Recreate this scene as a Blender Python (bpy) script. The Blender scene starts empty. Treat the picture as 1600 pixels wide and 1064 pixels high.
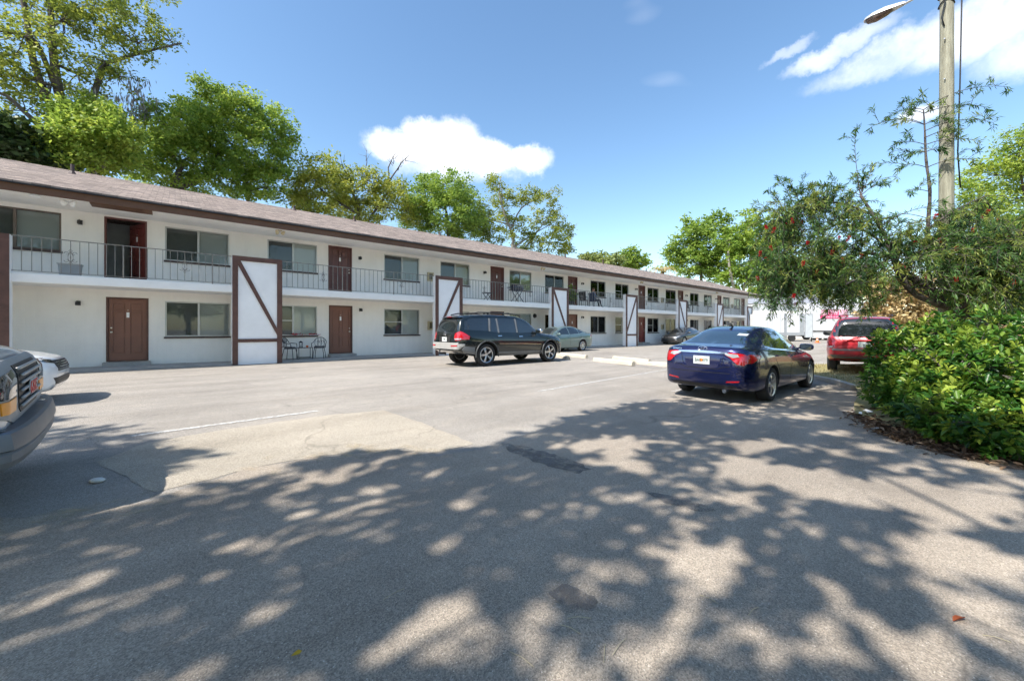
import bpy, bmesh, math, random
from mathutils import Vector, Matrix, Euler
from mathutils.bvhtree import BVHTree
R = math.radians
random.seed(7)
SC = bpy.context.scene
COL = SC.collection

# ------------------------------------------------------------------ camera
F_PX, CX, CY = 622.0, 800.0, 515.0            # photograph pixels (1600 x 1064)
CAM = Vector((0.0, 0.0, 1.25))
cd = bpy.data.cameras.new('camera'); cam = bpy.data.objects.new('camera', cd); COL.objects.link(cam)
cd.sensor_width = 36.0; cd.lens = 36.0 * F_PX / 1600.0
cd.shift_y = -(532.0 - CY) / 1600.0
cd.clip_start = 0.05; cd.clip_end = 3000
cam.location = CAM; cam.rotation_euler = (R(90), 0, 0)
SC.camera = cam

# ------------------------------------------------------------------ sun, sky, exposure
SUN_EL, SUN_DIR = 50.0, 39.0                  # elevation; direction in which shadows fall (degrees from +X)
sdx, sdy = math.cos(R(SUN_DIR)), math.sin(R(SUN_DIR))
TO_SUN = Vector((-sdx * math.cos(R(SUN_EL)), -sdy * math.cos(R(SUN_EL)), math.sin(R(SUN_EL))))
sl = bpy.data.lights.new('sun', 'SUN'); sl.energy = 3.65; sl.angle = R(0.53); sl.color = (1.0, 0.955, 0.885)
so = bpy.data.objects.new('sun', sl); COL.objects.link(so)
so.rotation_euler = TO_SUN.to_track_quat('Z', 'Y').to_euler(); so.location = (-20, -16, 40)
SC.view_settings.view_transform = 'Standard'; SC.view_settings.look = 'None'
SC.view_settings.gamma = 1.0; SC.view_settings.use_curve_mapping = False
SC.view_settings.exposure = 1.24
SC.render.engine = 'CYCLES'
SC.cycles.use_denoising = True
SC.cycles.max_bounces = 7; SC.cycles.diffuse_bounces = 4; SC.cycles.glossy_bounces = 3
SC.cycles.transparent_max_bounces = 12; SC.cycles.transmission_bounces = 4
SC.cycles.sample_clamp_indirect = 6.0

def px_dir(px, py):
    return Vector(((px - CX) / F_PX, 1.0, (CY - py) / F_PX))

def make_world():
    w = bpy.data.worlds.new('World'); SC.world = w; w.use_nodes = True
    nt = w.node_tree; N = nt.nodes; L = nt.links; N.clear()
    out = N.new('ShaderNodeOutputWorld'); bg = N.new('ShaderNodeBackground')
    sky = N.new('ShaderNodeTexSky'); sky.sky_type = 'NISHITA'; sky.sun_disc = False
    sky.sun_elevation = R(SUN_EL); sky.sun_rotation = math.atan2(TO_SUN.x, TO_SUN.y)
    sky.altitude = 0; sky.air_density = 1.0; sky.dust_density = 0.6; sky.ozone_density = 1.2
    tc = N.new('ShaderNodeTexCoord')
    def vm(op, a, b=None):
        n = N.new('ShaderNodeVectorMath'); n.operation = op
        for i, v in enumerate((a, b)):
            if v is None: continue
            if isinstance(v, (tuple, list, Vector)): n.inputs[i].default_value = v
            else: L.new(v, n.inputs[i])
        return n
    def ma(op, a, b=None):
        n = N.new('ShaderNodeMath'); n.operation = op
        for i, v in enumerate((a, b)):
            if v is None: continue
            if isinstance(v, (int, float)): n.inputs[i].default_value = v
            else: L.new(v, n.inputs[i])
        return n.outputs[0]
    n1 = N.new('ShaderNodeTexNoise'); n1.inputs['Scale'].default_value = 7; n1.inputs['Detail'].default_value = 6; n1.inputs['Roughness'].default_value = 0.68
    L.new(tc.outputs['Generated'], n1.inputs['Vector'])
    warp = vm('SCALE', vm('SUBTRACT', n1.outputs['Color'], (0.5, 0.5, 0.5)).outputs[0]); warp.inputs['Scale'].default_value = 0.085
    vdir = vm('ADD', tc.outputs['Generated'], warp.outputs[0]).outputs[0]
    # clouds: centre, half width, half height given as bearings seen from the lot, each with a tilt and a softness
    cl = [(618, 226, 50, 24, 0, .85, .85), (668, 220, 46, 32, 0, .7, .95), (706, 226, 50, 38, 0, .7, .97), (758, 248, 66, 28, -12, .8, .9), (826, 256, 36, 19, 0, .85, .8), (700, 256, 90, 24, 0, 1., .6), (775, 268, 60, 13, 0, 1., .4),
          (1430, 62, 150, 28, 9, 1., .62), (1540, 32, 130, 42, 6, 1., .70), (1350, 102, 62, 12, 12, 1., .55), (1310, 78, 76, 14, 13, 1., .5), (1700, 30, 150, 44, 0, 1., .6),
          (1440, 178, 32, 14, 0, 1., .6), (1235, 84, 40, 9, 14, 1., .3)]
    tot = None
    for cx, cy, rx, ry, tilt, soft, amt in cl:
        c = px_dir(cx, cy); ln = c.length; c = c.normalized()
        a = Vector((0, 0, 1)).cross(c).normalized() * -1.0; b = c.cross(a) * -1.0
        if b.z < 0: b = -b
        ct, st = math.cos(R(tilt)), math.sin(R(tilt)); a, b = a * ct + b * st, b * ct - a * st
        ra = rx / F_PX / ln * abs(c.y) ** 0.5; rb = ry / F_PX / ln
        d1 = vm('DOT_PRODUCT', vdir, a / ra).outputs['Value']; d2 = vm('DOT_PRODUCT', vdir, b / rb).outputs['Value']
        # distance from the cloud's own bearing
        o1 = ma('SUBTRACT', d1, c.dot(a / ra)); o2 = ma('SUBTRACT', d2, c.dot(b / rb))
        r2 = ma('ADD', ma('MULTIPLY', o1, o1), ma('MULTIPLY', o2, o2))
        front = vm('DOT_PRODUCT', tc.outputs['Generated'], c).outputs['Value']
        m = N.new('ShaderNodeMapRange'); m.interpolation_type = 'SMOOTHSTEP'
        m.inputs['From Min'].default_value = 1.0 + soft * .7; m.inputs['From Max'].default_value = 1.0 - soft * .95
        m.inputs['To Min'].default_value = 0; m.inputs['To Max'].default_value = amt
        L.new(r2, m.inputs['Value'])
        v = ma('MULTIPLY', m.outputs[0], ma('GREATER_THAN', front, 0.0))
        tot = v if tot is None else ma('MAXIMUM', tot, v)
    # thin scattered cloud over the whole dome
    n2 = N.new('ShaderNodeTexNoise'); n2.inputs['Scale'].default_value = 2.6; n2.inputs['Detail'].default_value = 3
    mp = N.new('ShaderNodeMapping'); mp.inputs['Scale'].default_value = (1, 1, 2.6); mp.inputs['Location'].default_value = (3.1, 1.7, 0.4)
    L.new(tc.outputs['Generated'], mp.inputs['Vector']); L.new(mp.outputs[0], n2.inputs['Vector'])
    m2 = N.new('ShaderNodeMapRange'); m2.inputs['From Min'].default_value = 0.70; m2.inputs['From Max'].default_value = 0.95; m2.inputs['To Max'].default_value = 0.35
    L.new(n2.outputs['Fac'], m2.inputs['Value'])
    tot = ma('MAXIMUM', tot, m2.outputs[0])
    brk = N.new('ShaderNodeMapRange'); brk.inputs['From Min'].default_value = .32; brk.inputs['From Max'].default_value = .58; brk.inputs['To Min'].default_value = .55; brk.inputs['To Max'].default_value = 1.08
    L.new(n1.outputs['Fac'], brk.inputs['Value']); tot = ma('MINIMUM', ma('MULTIPLY', tot, brk.outputs[0]), 1.0)
    hsv = N.new('ShaderNodeHueSaturation'); hsv.inputs['Saturation'].default_value = 1.2; hsv.inputs['Hue'].default_value = 0.503; hsv.inputs['Value'].default_value = 0.91
    wb = vm('MULTIPLY', sky.outputs[0], (0.97, 0.935, 0.84)); L.new(wb.outputs[0], hsv.inputs['Color'])
    mix = N.new('ShaderNodeMix'); mix.data_type = 'RGBA'
    L.new(tot, mix.inputs['Factor']); L.new(hsv.outputs[0], mix.inputs['A']); mix.inputs['B'].default_value = (4.9, 4.9, 5.0, 1)
    L.new(mix.outputs['Result'], bg.inputs['Color']); bg.inputs['Strength'].default_value = 0.15
    L.new(bg.outputs[0], out.inputs['Surface'])
make_world()
SC.world.cycles.sampling_method = 'MANUAL'; SC.world.cycles.sample_map_resolution = 256
SC.cycles.adaptive_threshold = 0.03

# ------------------------------------------------------------------ where things stand
TH = math.atan(735.0 / F_PX)
DV = Vector((math.sin(TH), math.cos(TH), 0)); NV = Vector((-math.cos(TH), math.sin(TH), 0))   # along / into the long facade
HEAD = math.atan2(DV.y, DV.x)
WALL_D = 18.35
def sstep(a, b, t):
    t = max(0.0, min(1.0, (t - a) / (b - a))); return t * t * (3 - 2 * t)
def gz(x, y):
    t = NV.x * x + NV.y * y
    return -0.14 * (1 - sstep(2.5, 9.5, t))
def gp(px, py):
    d = px_dir(px, py); z = 0.0; p = None
    for _ in range(12):
        k = (z - CAM.z) / d.z; p = CAM + d * k; z = gz(p.x, p.y)
    return p
def at(px, py, Y):
    return CAM + px_dir(px, py) * Y
def fac(px, py, D):                            # a point on the upright plane parallel to the facade at distance D
    d = px_dir(px, py); k = D / (d.x * NV.x + d.y * NV.y); return CAM + d * k

# ------------------------------------------------------------------ object helpers
def link(o, parent=None):
    COL.objects.link(o)
    if parent is not None: o.parent = parent
    return o
def tag(o, label=None, cat=None, group=None, kind=None):
    if label: o['label'] = label
    if cat: o['category'] = cat
    if group: o['group'] = group
    if kind: o['kind'] = kind
    return o
def empty(name, loc=(0, 0, 0), rz=0, parent=None):
    o = bpy.data.objects.new(name, None); o.location = loc; o.rotation_euler = (0, 0, rz); o.empty_display_size = 0.2
    return link(o, parent)
def thing(name, label, cat, loc=(0, 0, 0), rz=0, group=None):
    return tag(empty(name, loc, rz), label, cat, group)
def inst(name, mesh, parent=None, loc=(0, 0, 0), rot=(0, 0, 0), scale=(1, 1, 1)):
    o = bpy.data.objects.new(name, mesh); o.location = loc; o.rotation_euler = rot; o.scale = scale
    return link(o, parent)
def copy_tree(o, parent=None):
    c = o.copy(); COL.objects.link(c); c.parent = parent
    for ch in list(o.children): copy_tree(ch, c)
    return c

class MB:
    def __init__(s): s.v = []; s.f = []; s.m = []; s.mi = 0; s.col = None
    def add(s, vs, fs):
        n = len(s.v); s.v.extend([tuple(v) for v in vs])
        for f in fs: s.f.append(tuple(n + i for i in f)); s.m.append(s.mi)
        return s
    def box(s, x0, x1, y0, y1, z0, z1, M=None):
        if x0 > x1: x0, x1 = x1, x0
        if y0 > y1: y0, y1 = y1, y0
        if z0 > z1: z0, z1 = z1, z0
        vs = [Vector(p) for p in ((x0, y0, z0), (x1, y0, z0), (x1, y1, z0), (x0, y1, z0), (x0, y0, z1), (x1, y0, z1), (x1, y1, z1), (x0, y1, z1))]
        if M is not None: vs = [M @ v for v in vs]
        return s.add(vs, ((3, 2, 1, 0), (4, 5, 6, 7), (0, 1, 5, 4), (1, 2, 6, 5), (2, 3, 7, 6), (3, 0, 4, 7)))
    def bar(s, a, b, w, h, up=(0, 0, 1)):
        a = Vector(a); b = Vector(b); d = (b - a); l = d.length; d.normalize(); u = Vector(up)
        sx = d.cross(u)
        if sx.length < 1e-5: sx = d.cross(Vector((1, 0, 0)))
        sx.normalize(); u = sx.cross(d)
        M = Matrix((d, sx, u)).transposed().to_4x4(); M.translation = a
        return s.box(0, l, -w / 2, w / 2, -h / 2, h / 2, M)
    def tube(s, pts, r, n=8, cap=True):
        pts = [Vector(p) for p in pts]; k = len(pts)
        rs = r if isinstance(r, (list, tuple)) else [r] * k
        vs = []; ref = None
        for i, p in enumerate(pts):
            t = (pts[min(i + 1, k - 1)] - pts[max(i - 1, 0)])
            if t.length < 1e-9: t = Vector((0, 0, 1))
            t.normalize()
            if ref is None: ref = Vector((0, 0, 1)) if abs(t.z) < 0.9 else Vector((1, 0, 0))
            a = t.cross(ref)
            if a.length < 1e-4: a = t.cross(Vector((0.3, 1, 0.2)))
            a.normalize(); b = t.cross(a).normalized(); ref = a.cross(t) if False else ref
            for j in range(n):
                q = 2 * math.pi * j / n; vs.append(p + (a * math.cos(q) + b * math.sin(q)) * rs[i])
        fs = []
        for i in range(k - 1):
            for j in range(n):
                j2 = (j + 1) % n; fs.append((i * n + j, i * n + j2, (i + 1) * n + j2, (i + 1) * n + j))
        if cap: fs.append(tuple(range(n))[::-1]); fs.append(tuple((k - 1) * n + j for j in range(n)))
        return s.add(vs, fs)
    def lathe(s, prof, n=24, M=None, close=False):     # prof: (r, z) about +Z
        vs = []
        for r, z in prof:
            for j in range(n):
                q = 2 * math.pi * j / n; v = Vector((r * math.cos(q), r * math.sin(q), z)); vs.append(M @ v if M is not None else v)
        fs = []; k = len(prof)
        for i in range(k - 1 + (1 if close else 0)):
            i2 = (i + 1) % k
            for j in range(n):
                j2 = (j + 1) % n; fs.append((i * n + j, i * n + j2, i2 * n + j2, i2 * n + j))
        if not close:
            fs.append(tuple(range(n))[::-1]); fs.append(tuple((k - 1) * n + j for j in range(n)))
        return s.add(vs, fs)
    def prism(s, poly, d0, d1, M=None):                # poly (x, y) extruded d0..d1 along z, then M
        n = len(poly); vs = [Vector((p[0], p[1], d0)) for p in poly] + [Vector((p[0], p[1], d1)) for p in poly]
        if M is not None: vs = [M @ v for v in vs]
        fs = [tuple(range(n))[::-1], tuple(range(n, 2 * n))] + [(i, (i + 1) % n, n + (i + 1) % n, n + i) for i in range(n)]
        return s.add(vs, fs)
    def mesh(s, name, mats=None, smooth=False, sharp=None):
        me = bpy.data.meshes.new(name); me.from_pydata(s.v, [], s.f)
        for m in (mats if isinstance(mats, (list, tuple)) else [mats] if mats else []): me.materials.append(m)
        if any(s.m): me.polygons.foreach_set('material_index', s.m)
        if smooth or sharp is not None:
            me.polygons.foreach_set('use_smooth', [True] * len(s.f))
            if sharp is not None: me.set_sharp_from_angle(angle=R(sharp))
        me.update(); return me
    def build(s, name, mats=None, parent=None, smooth=False, sharp=None, loc=(0, 0, 0), rot=(0, 0, 0)):
        return inst(name, s.mesh(name, mats, smooth, sharp), parent, loc, rot)

# ------------------------------------------------------------------ materials
MATS = {}
def pm(name, col, rough=0.6, metal=0.0, var=0.12, vs=3.0, bump=0.0, bs=40.0, spec=0.5, coat=0.0, hue=None, detail=5.0, stretch=None, coords='world'):
    if name in MATS: return MATS[name]
    m = bpy.data.materials.new(name); m.use_nodes = True; MATS[name] = m
    nt = m.node_tree; N = nt.nodes; L = nt.links
    b = N['Principled BSDF']; b.inputs['Roughness'].default_value = rough; b.inputs['Metallic'].default_value = metal
    b.inputs['Specular IOR Level'].default_value = spec; b.inputs['Coat Weight'].default_value = coat; b.inputs['Coat Roughness'].default_value = 0.04
    c = Vector(col)
    if coords == 'world':
        g = N.new('ShaderNodeNewGeometry'); src = g.outputs['Position']
    else:
        g = N.new('ShaderNodeTexCoord'); src = g.outputs['Object']
    if stretch:
        mp = N.new('ShaderNodeMapping'); mp.inputs['Scale'].default_value = stretch; L.new(src, mp.inputs['Vector']); src = mp.outputs[0]
    if var > 0:
        n = N.new('ShaderNodeTexNoise'); n.inputs['Scale'].default_value = vs; n.inputs['Detail'].default_value = detail; n.inputs['Roughness'].default_value = 0.65
        L.new(src, n.inputs['Vector'])
        r = N.new('ShaderNodeValToRGB'); L.new(n.outputs['Fac'], r.inputs['Fac'])
        lo = c * (1 - var); hi = Vector(hue) if hue else c * (1 + var)
        r.color_ramp.elements[0].position = 0.3; r.color_ramp.elements[1].position = 0.7
        r.color_ramp.elements[0].color = (*lo, 1); r.color_ramp.elements[1].color = (*[min(1, v) for v in hi], 1)
        L.new(r.outputs[0], b.inputs['Base Color'])
        m['base'] = 1
    else: b.inputs['Base Color'].default_value = (*c, 1)
    if bump > 0:
        n2 = N.new('ShaderNodeTexNoise'); n2.inputs['Scale'].default_value = bs; n2.inputs['Detail'].default_value = 4
        L.new(src, n2.inputs['Vector'])
        bp = N.new('ShaderNodeBump'); bp.inputs['Strength'].default_value = bump; bp.inputs['Distance'].default_value = 0.02
        L.new(n2.outputs['Fac'], bp.inputs['Height']); L.new(bp.outputs[0], b.inputs['Normal'])
    return m

# ================================================================== the ground
def asphalt(name, base, dark, speck, sandy, wear_scale=0.35):
    m = bpy.data.materials.new(name); m.use_nodes = True; nt = m.node_tree; N = nt.nodes; L = nt.links
    b = N['Principled BSDF']; b.inputs['Roughness'].default_value = 0.88; b.inputs['Specular IOR Level'].default_value = 0.25
    g = N.new('ShaderNodeNewGeometry'); P = g.outputs['Position']
    def noise(sc, det=6, ro=.6):
        n = N.new('ShaderNodeTexNoise'); n.inputs['Scale'].default_value = sc; n.inputs['Detail'].default_value = det; n.inputs['Roughness'].default_value = ro
        L.new(P, n.inputs['Vector']); return n.outputs['Fac']
    def ramp(v, a, c0, d, c1):
        r = N.new('ShaderNodeValToRGB'); L.new(v, r.inputs['Fac']); e = r.color_ramp.elements
        e[0].position = a; e[0].color = (*c0, 1); e[1].position = d; e[1].color = (*c1, 1); return r.outputs[0]
    def mix(f, a, c, mode='MIX'):
        x = N.new('ShaderNodeMix'); x.data_type = 'RGBA'; x.blend_type = mode
        for k, v in (('Factor', f), ('A', a), ('B', c)):
            if isinstance(v, (int, float)): x.inputs[k].default_value = v
            elif isinstance(v, tuple): x.inputs[k].default_value = (*v, 1)
            else: L.new(v, x.inputs[k])
        return x.outputs['Result']
    big = ramp(noise(wear_scale, 7, .62), .34, tuple(x * .9 for x in dark), .66, base)
    c = mix(ramp(noise(1.7, 8, .7), .52, (0, 0, 0), .74, (.55, .55, .55)), big, sandy)
    # polish and rubber left along the driving direction
    mr = N.new('ShaderNodeMapping'); mr.inputs['Rotation'].default_value = (0, 0, -HEAD); L.new(P, mr.inputs['Vector'])
    ms = N.new('ShaderNodeMapping'); ms.inputs['Scale'].default_value = (.12, 1.1, 1); L.new(mr.outputs[0], ms.inputs['Vector'])
    nt_ = N.new('ShaderNodeTexNoise'); nt_.inputs['Scale'].default_value = 1.3; nt_.inputs['Detail'].default_value = 6; nt_.inputs['Roughness'].default_value = .62; L.new(ms.outputs[0], nt_.inputs['Vector'])
    c = mix(1.0, c, ramp(nt_.outputs['Fac'], .30, (.80, .79, .78), .56, (1.03, 1.03, 1.03)), 'MULTIPLY')
    # stones of the aggregate
    v = N.new('ShaderNodeTexVoronoi'); v.inputs['Scale'].default_value = 165; L.new(P, v.inputs['Vector'])
    sep = N.new('ShaderNodeSeparateColor'); L.new(v.outputs['Color'], sep.inputs[0])
    bright = ramp(sep.outputs[0], .90, (0, 0, 0), .99, (.85, .85, .85))
    near = ramp(v.outputs['Distance'], .30, (1, 1, 1), .55, (0, 0, 0))
    c = mix(mix(1.0, bright, near, 'MULTIPLY'), c, speck)
    tone = ramp(sep.outputs[1], 0., (.62, .62, .62), 1., (1.28, 1.28, 1.28))
    c = mix(1.0, c, tone, 'MULTIPLY')
    # fine cracks
    vc = N.new('ShaderNodeTexVoronoi'); vc.feature = 'DISTANCE_TO_EDGE'; vc.inputs['Scale'].default_value = 0.33
    wn = N.new('ShaderNodeTexNoise'); wn.inputs['Scale'].default_value = 1.1; wn.inputs['Detail'].default_value = 6; L.new(P, wn.inputs['Vector'])
    ad = N.new('ShaderNodeVectorMath'); ad.operation = 'MULTIPLY_ADD'; L.new(wn.outputs['Color'], ad.inputs[0]); ad.inputs[1].default_value = (1.6, 1.6, 0); L.new(P, ad.inputs[2])
    L.new(ad.outputs[0], vc.inputs['Vector'])
    crk = ramp(vc.outputs['Distance'], .0015, (1, 1, 1), .006, (0, 0, 0))
    crk = mix(1.0, crk, ramp(noise(.5, 3), .44, (0, 0, 0), .58, (.6, .6, .6)), 'MULTIPLY')
    c = mix(crk, c, tuple(x * .5 for x in dark))
    # oil drips
    vo = N.new('ShaderNodeTexVoronoi'); vo.inputs['Scale'].default_value = .55; L.new(ad.outputs[0], vo.inputs['Vector'])
    oil = ramp(vo.outputs['Distance'], .05, (.6, .6, .6), .19, (0, 0, 0))
    c = mix(oil, c, tuple(x * .55 for x in dark))
    L.new(c, b.inputs['Base Color'])
    bp = N.new('ShaderNodeBump'); bp.inputs['Strength'].default_value = 0.55; bp.inputs['Distance'].default_value = 0.006
    h = mix(.5, v.outputs['Distance'], noise(260, 2)); L.new(h, bp.inputs['Height']); L.new(bp.outputs[0], b.inputs['Normal'])
    return m
M_LOT = asphalt('old_pale_asphalt', (.345, .312, .272), (.29, .264, .232), (.47, .43, .38), (.41, .36, .30))
M_ROAD = asphalt('coarse_asphalt', (.40, .338, .27), (.325, .278, .226), (.60, .55, .48), (.43, .36, .28))
M_PATCHN = asphalt('sandy_patch_asphalt', (.43, .375, .30), (.375, .33, .265), (.52, .48, .42), (.46, .40, .32))
M_SEAL = asphalt('tar_patch', (.20, .19, .185), (.155, .15, .148), (.34, .33, .32), (.22, .205, .19), 1.2)

def axis(near, far, step):
    v = []; x = 0.0
    while x < near: v.append(x); x += step
    while x < far: v.append(x); x *= 1.35
    v.append(far); return sorted(set([-a for a in v] + v))
xs = axis(26, 900, 0.75); ys = axis(26, 900, 0.75)
mb = MB(); nx = len(xs)
mb.add([(x, y, gz(x, y)) for y in ys for x in xs], [(j * nx + i, j * nx + i + 1, (j + 1) * nx + i + 1, (j + 1) * nx + i) for j in range(len(ys) - 1) for i in range(nx - 1)])
tag(mb.build('ground', M_LOT, smooth=True), kind='structure')

def sheet(name, poly, lift, mat, kind='structure', rough=0.0, step=0.5, label=None, cat=None, group=None, seed=1):
    """a thin sheet lying on the ground, its outline roughened, cut so that it follows the fall of the lot"""
    rnd = random.Random(seed); pts = []
    n = len(poly)
    for i in range(n):
        a = Vector(poly[i]).to_2d(); b = Vector(poly[(i + 1) % n]).to_2d(); k = max(1, int((b - a).length / max(.03, step * .35)))
        for j in range(k):
            p = a.lerp(b, j / k); pts.append(p + Vector((rnd.uniform(-1, 1), rnd.uniform(-1, 1))) * rough)
    bm = bmesh.new(); f = bm.faces.new([bm.verts.new((p.x, p.y, 0)) for p in pts])
    if f.normal.z < 0: f.normal_flip()
    lo = [min(p[i] for p in pts) for i in (0, 1)]; hi = [max(p[i] for p in pts) for i in (0, 1)]
    for ax in (0, 1):
        c = math.floor(lo[ax] / step) * step
        while c < hi[ax]:
            co = [0, 0, 0]; no = [0, 0, 0]; co[ax] = c + .0137; no[ax] = 1
            bmesh.ops.bisect_plane(bm, geom=bm.verts[:] + bm.edges[:] + bm.faces[:], plane_co=co, plane_no=no); c += step
    for v in bm.verts: v.co.z = gz(v.co.x, v.co.y) + lift
    bmesh.ops.recalc_face_normals(bm, faces=bm.faces)
    if sum(f.normal.z for f in bm.faces) < 0: bmesh.ops.reverse_faces(bm, faces=bm.faces)
    me = bpy.data.meshes.new(name); bm.to_mesh(me); bm.free(); me.materials.append(mat)
    return tag(inst(name, me), label, cat, group, kind)

def G(px, py): p = gp(px, py); return (p.x, p.y)
# coarse, slightly paler asphalt of the drive; its far edge follows the tree shade
edge = [(-60, 812), (40, 806), (120, 800), (190, 790), (230, 783), (280, 764), (330, 752), (380, 734), (420, 728), (480, 714), (520, 712), (600, 705), (680, 712), (750, 702), (790, 692), (850, 668), (930, 642), (1000, 630), (1060, 622), (1130, 632), (1210, 622), (1290, 604)]
poly = [G(*e) for e in edge] + [(8.42, 10.6), (8.3, 10.0), (7.85, 9.0), (6.95, 7.85), (6.1, 7.0), (5.9, 6.0), (30, 2.0), (30, -40), (-30, -40), (-30, 2.2)]
sheet('driveway', poly, 0.004, M_ROAD, rough=.045, step=.5, seed=3)
def sand_mat():
    m = pm('drifted_sand', (.50, .41, .28), .95, var=.2, vs=5, spec=.1); N = m.node_tree.nodes; L = m.node_tree.links; b = N['Principled BSDF']
    n = N.new('ShaderNodeTexNoise'); n.inputs['Scale'].default_value = 3.4; n.inputs['Detail'].default_value = 9; n.inputs['Roughness'].default_value = .72
    g = N.new('ShaderNodeNewGeometry'); L.new(g.outputs['Position'], n.inputs['Vector'])
    r = N.new('ShaderNodeMapRange'); r.inputs['From Min'].default_value = .50; r.inputs['From Max'].default_value = .72; r.inputs['To Max'].default_value = .75
    L.new(n.outputs['Fac'], r.inputs['Value']); L.new(r.outputs[0], b.inputs['Alpha']); return m
M_SAND = sand_mat()
tag(sheet('drifted_sand', [G(*e) for e in ((20, 815), (120, 790), (230, 768), (330, 738), (420, 714), (520, 694), (620, 692), (700, 704), (620, 716), (520, 724), (430, 745), (340, 770), (240, 800), (130, 822))], .0075, M_SAND, rough=.05, step=.3, seed=13), kind='stuff')
tag(sheet('drifted_sand', [G(*e) for e in ((1320, 640), (1365, 668), (1430, 690), (1520, 712), (1640, 730), (1640, 752), (1500, 738), (1400, 706), (1330, 672))], .0145, M_SAND, rough=.04, step=.3, seed=14), kind='stuff')
sheet('asphalt_patch', [G(*e) for e in ((150, 722), (235, 690), (400, 664), (520, 648), (600, 641), (668, 664), (742, 694), (680, 708), (600, 703), (500, 712), (420, 726), (330, 748), (240, 770))], 0.0035, M_PATCHN, rough=.02, step=.4, seed=5)
_N = M_SEAL.node_tree.nodes; _L = M_SEAL.node_tree.links; _n = _N.new('ShaderNodeTexNoise'); _n.inputs['Scale'].default_value = 5; _n.inputs['Detail'].default_value = 9; _n.inputs['Roughness'].default_value = .75
_g = _N.new('ShaderNodeNewGeometry'); _L.new(_g.outputs['Position'], _n.inputs['Vector']); _r = _N.new('ShaderNodeMapRange'); _r.inputs['From Min'].default_value = .40; _r.inputs['From Max'].default_value = .56; _r.inputs['To Min'].default_value = .05; _r.inputs['To Max'].default_value = .6
_L.new(_n.outputs['Fac'], _r.inputs['Value']); _L.new(_r.outputs[0], _N['Principled BSDF'].inputs['Alpha'])
sheet('tar_patch', [G(*e) for e in ((778, 690), (830, 700), (885, 716), (925, 734), (905, 742), (850, 728), (795, 704))], 0.0085, M_SEAL, rough=.03, step=.2, seed=8)
sheet('tar_patch', [G(*e) for e in ((1010, 770), (1060, 776), (1118, 796), (1090, 802), (1040, 786))], 0.0085, M_SEAL, rough=.03, step=.2, seed=9)
sheet('tar_patch', [G(*e) for e in ((855, 925), (885, 912), (935, 940), (925, 958), (880, 955))], 0.0085, M_SEAL, rough=.02, step=.1, seed=10)

def worn_paint():
    m = pm('worn_line_paint', (.62, .61, .58), .8, var=.12, vs=14)
    N = m.node_tree.nodes; L = m.node_tree.links; b = N['Principled BSDF']
    n = N.new('ShaderNodeTexNoise'); n.inputs['Scale'].default_value = 22; n.inputs['Detail'].default_value = 8; n.inputs['Roughness'].default_value = .75
    g = N.new('ShaderNodeNewGeometry'); L.new(g.outputs['Position'], n.inputs['Vector'])
    r = N.new('ShaderNodeMapRange'); r.inputs['From Min'].default_value = .40; r.inputs['From Max'].default_value = .56; r.inputs['To Min'].default_value = .08; r.inputs['To Max'].default_value = .85
    L.new(n.outputs['Fac'], r.inputs['Value']); L.new(r.outputs[0], b.inputs['Alpha']); return m
M_LINE = worn_paint()
def line(a, b, w, lift=.008):
    a = Vector(G(*a)); b = Vector(G(*b)); d = (b - a).normalized(); s = Vector((-d.y, d.x)) * w / 2
    sheet('painted_line', [a - s, b - s, b + s, a + s], lift, M_LINE, rough=.006, step=.3)
line((205, 682), (496, 642.5), .085)
line((840, 612), (1045, 577), .08); line((1100, 604), (1050, 612), .07)

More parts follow.
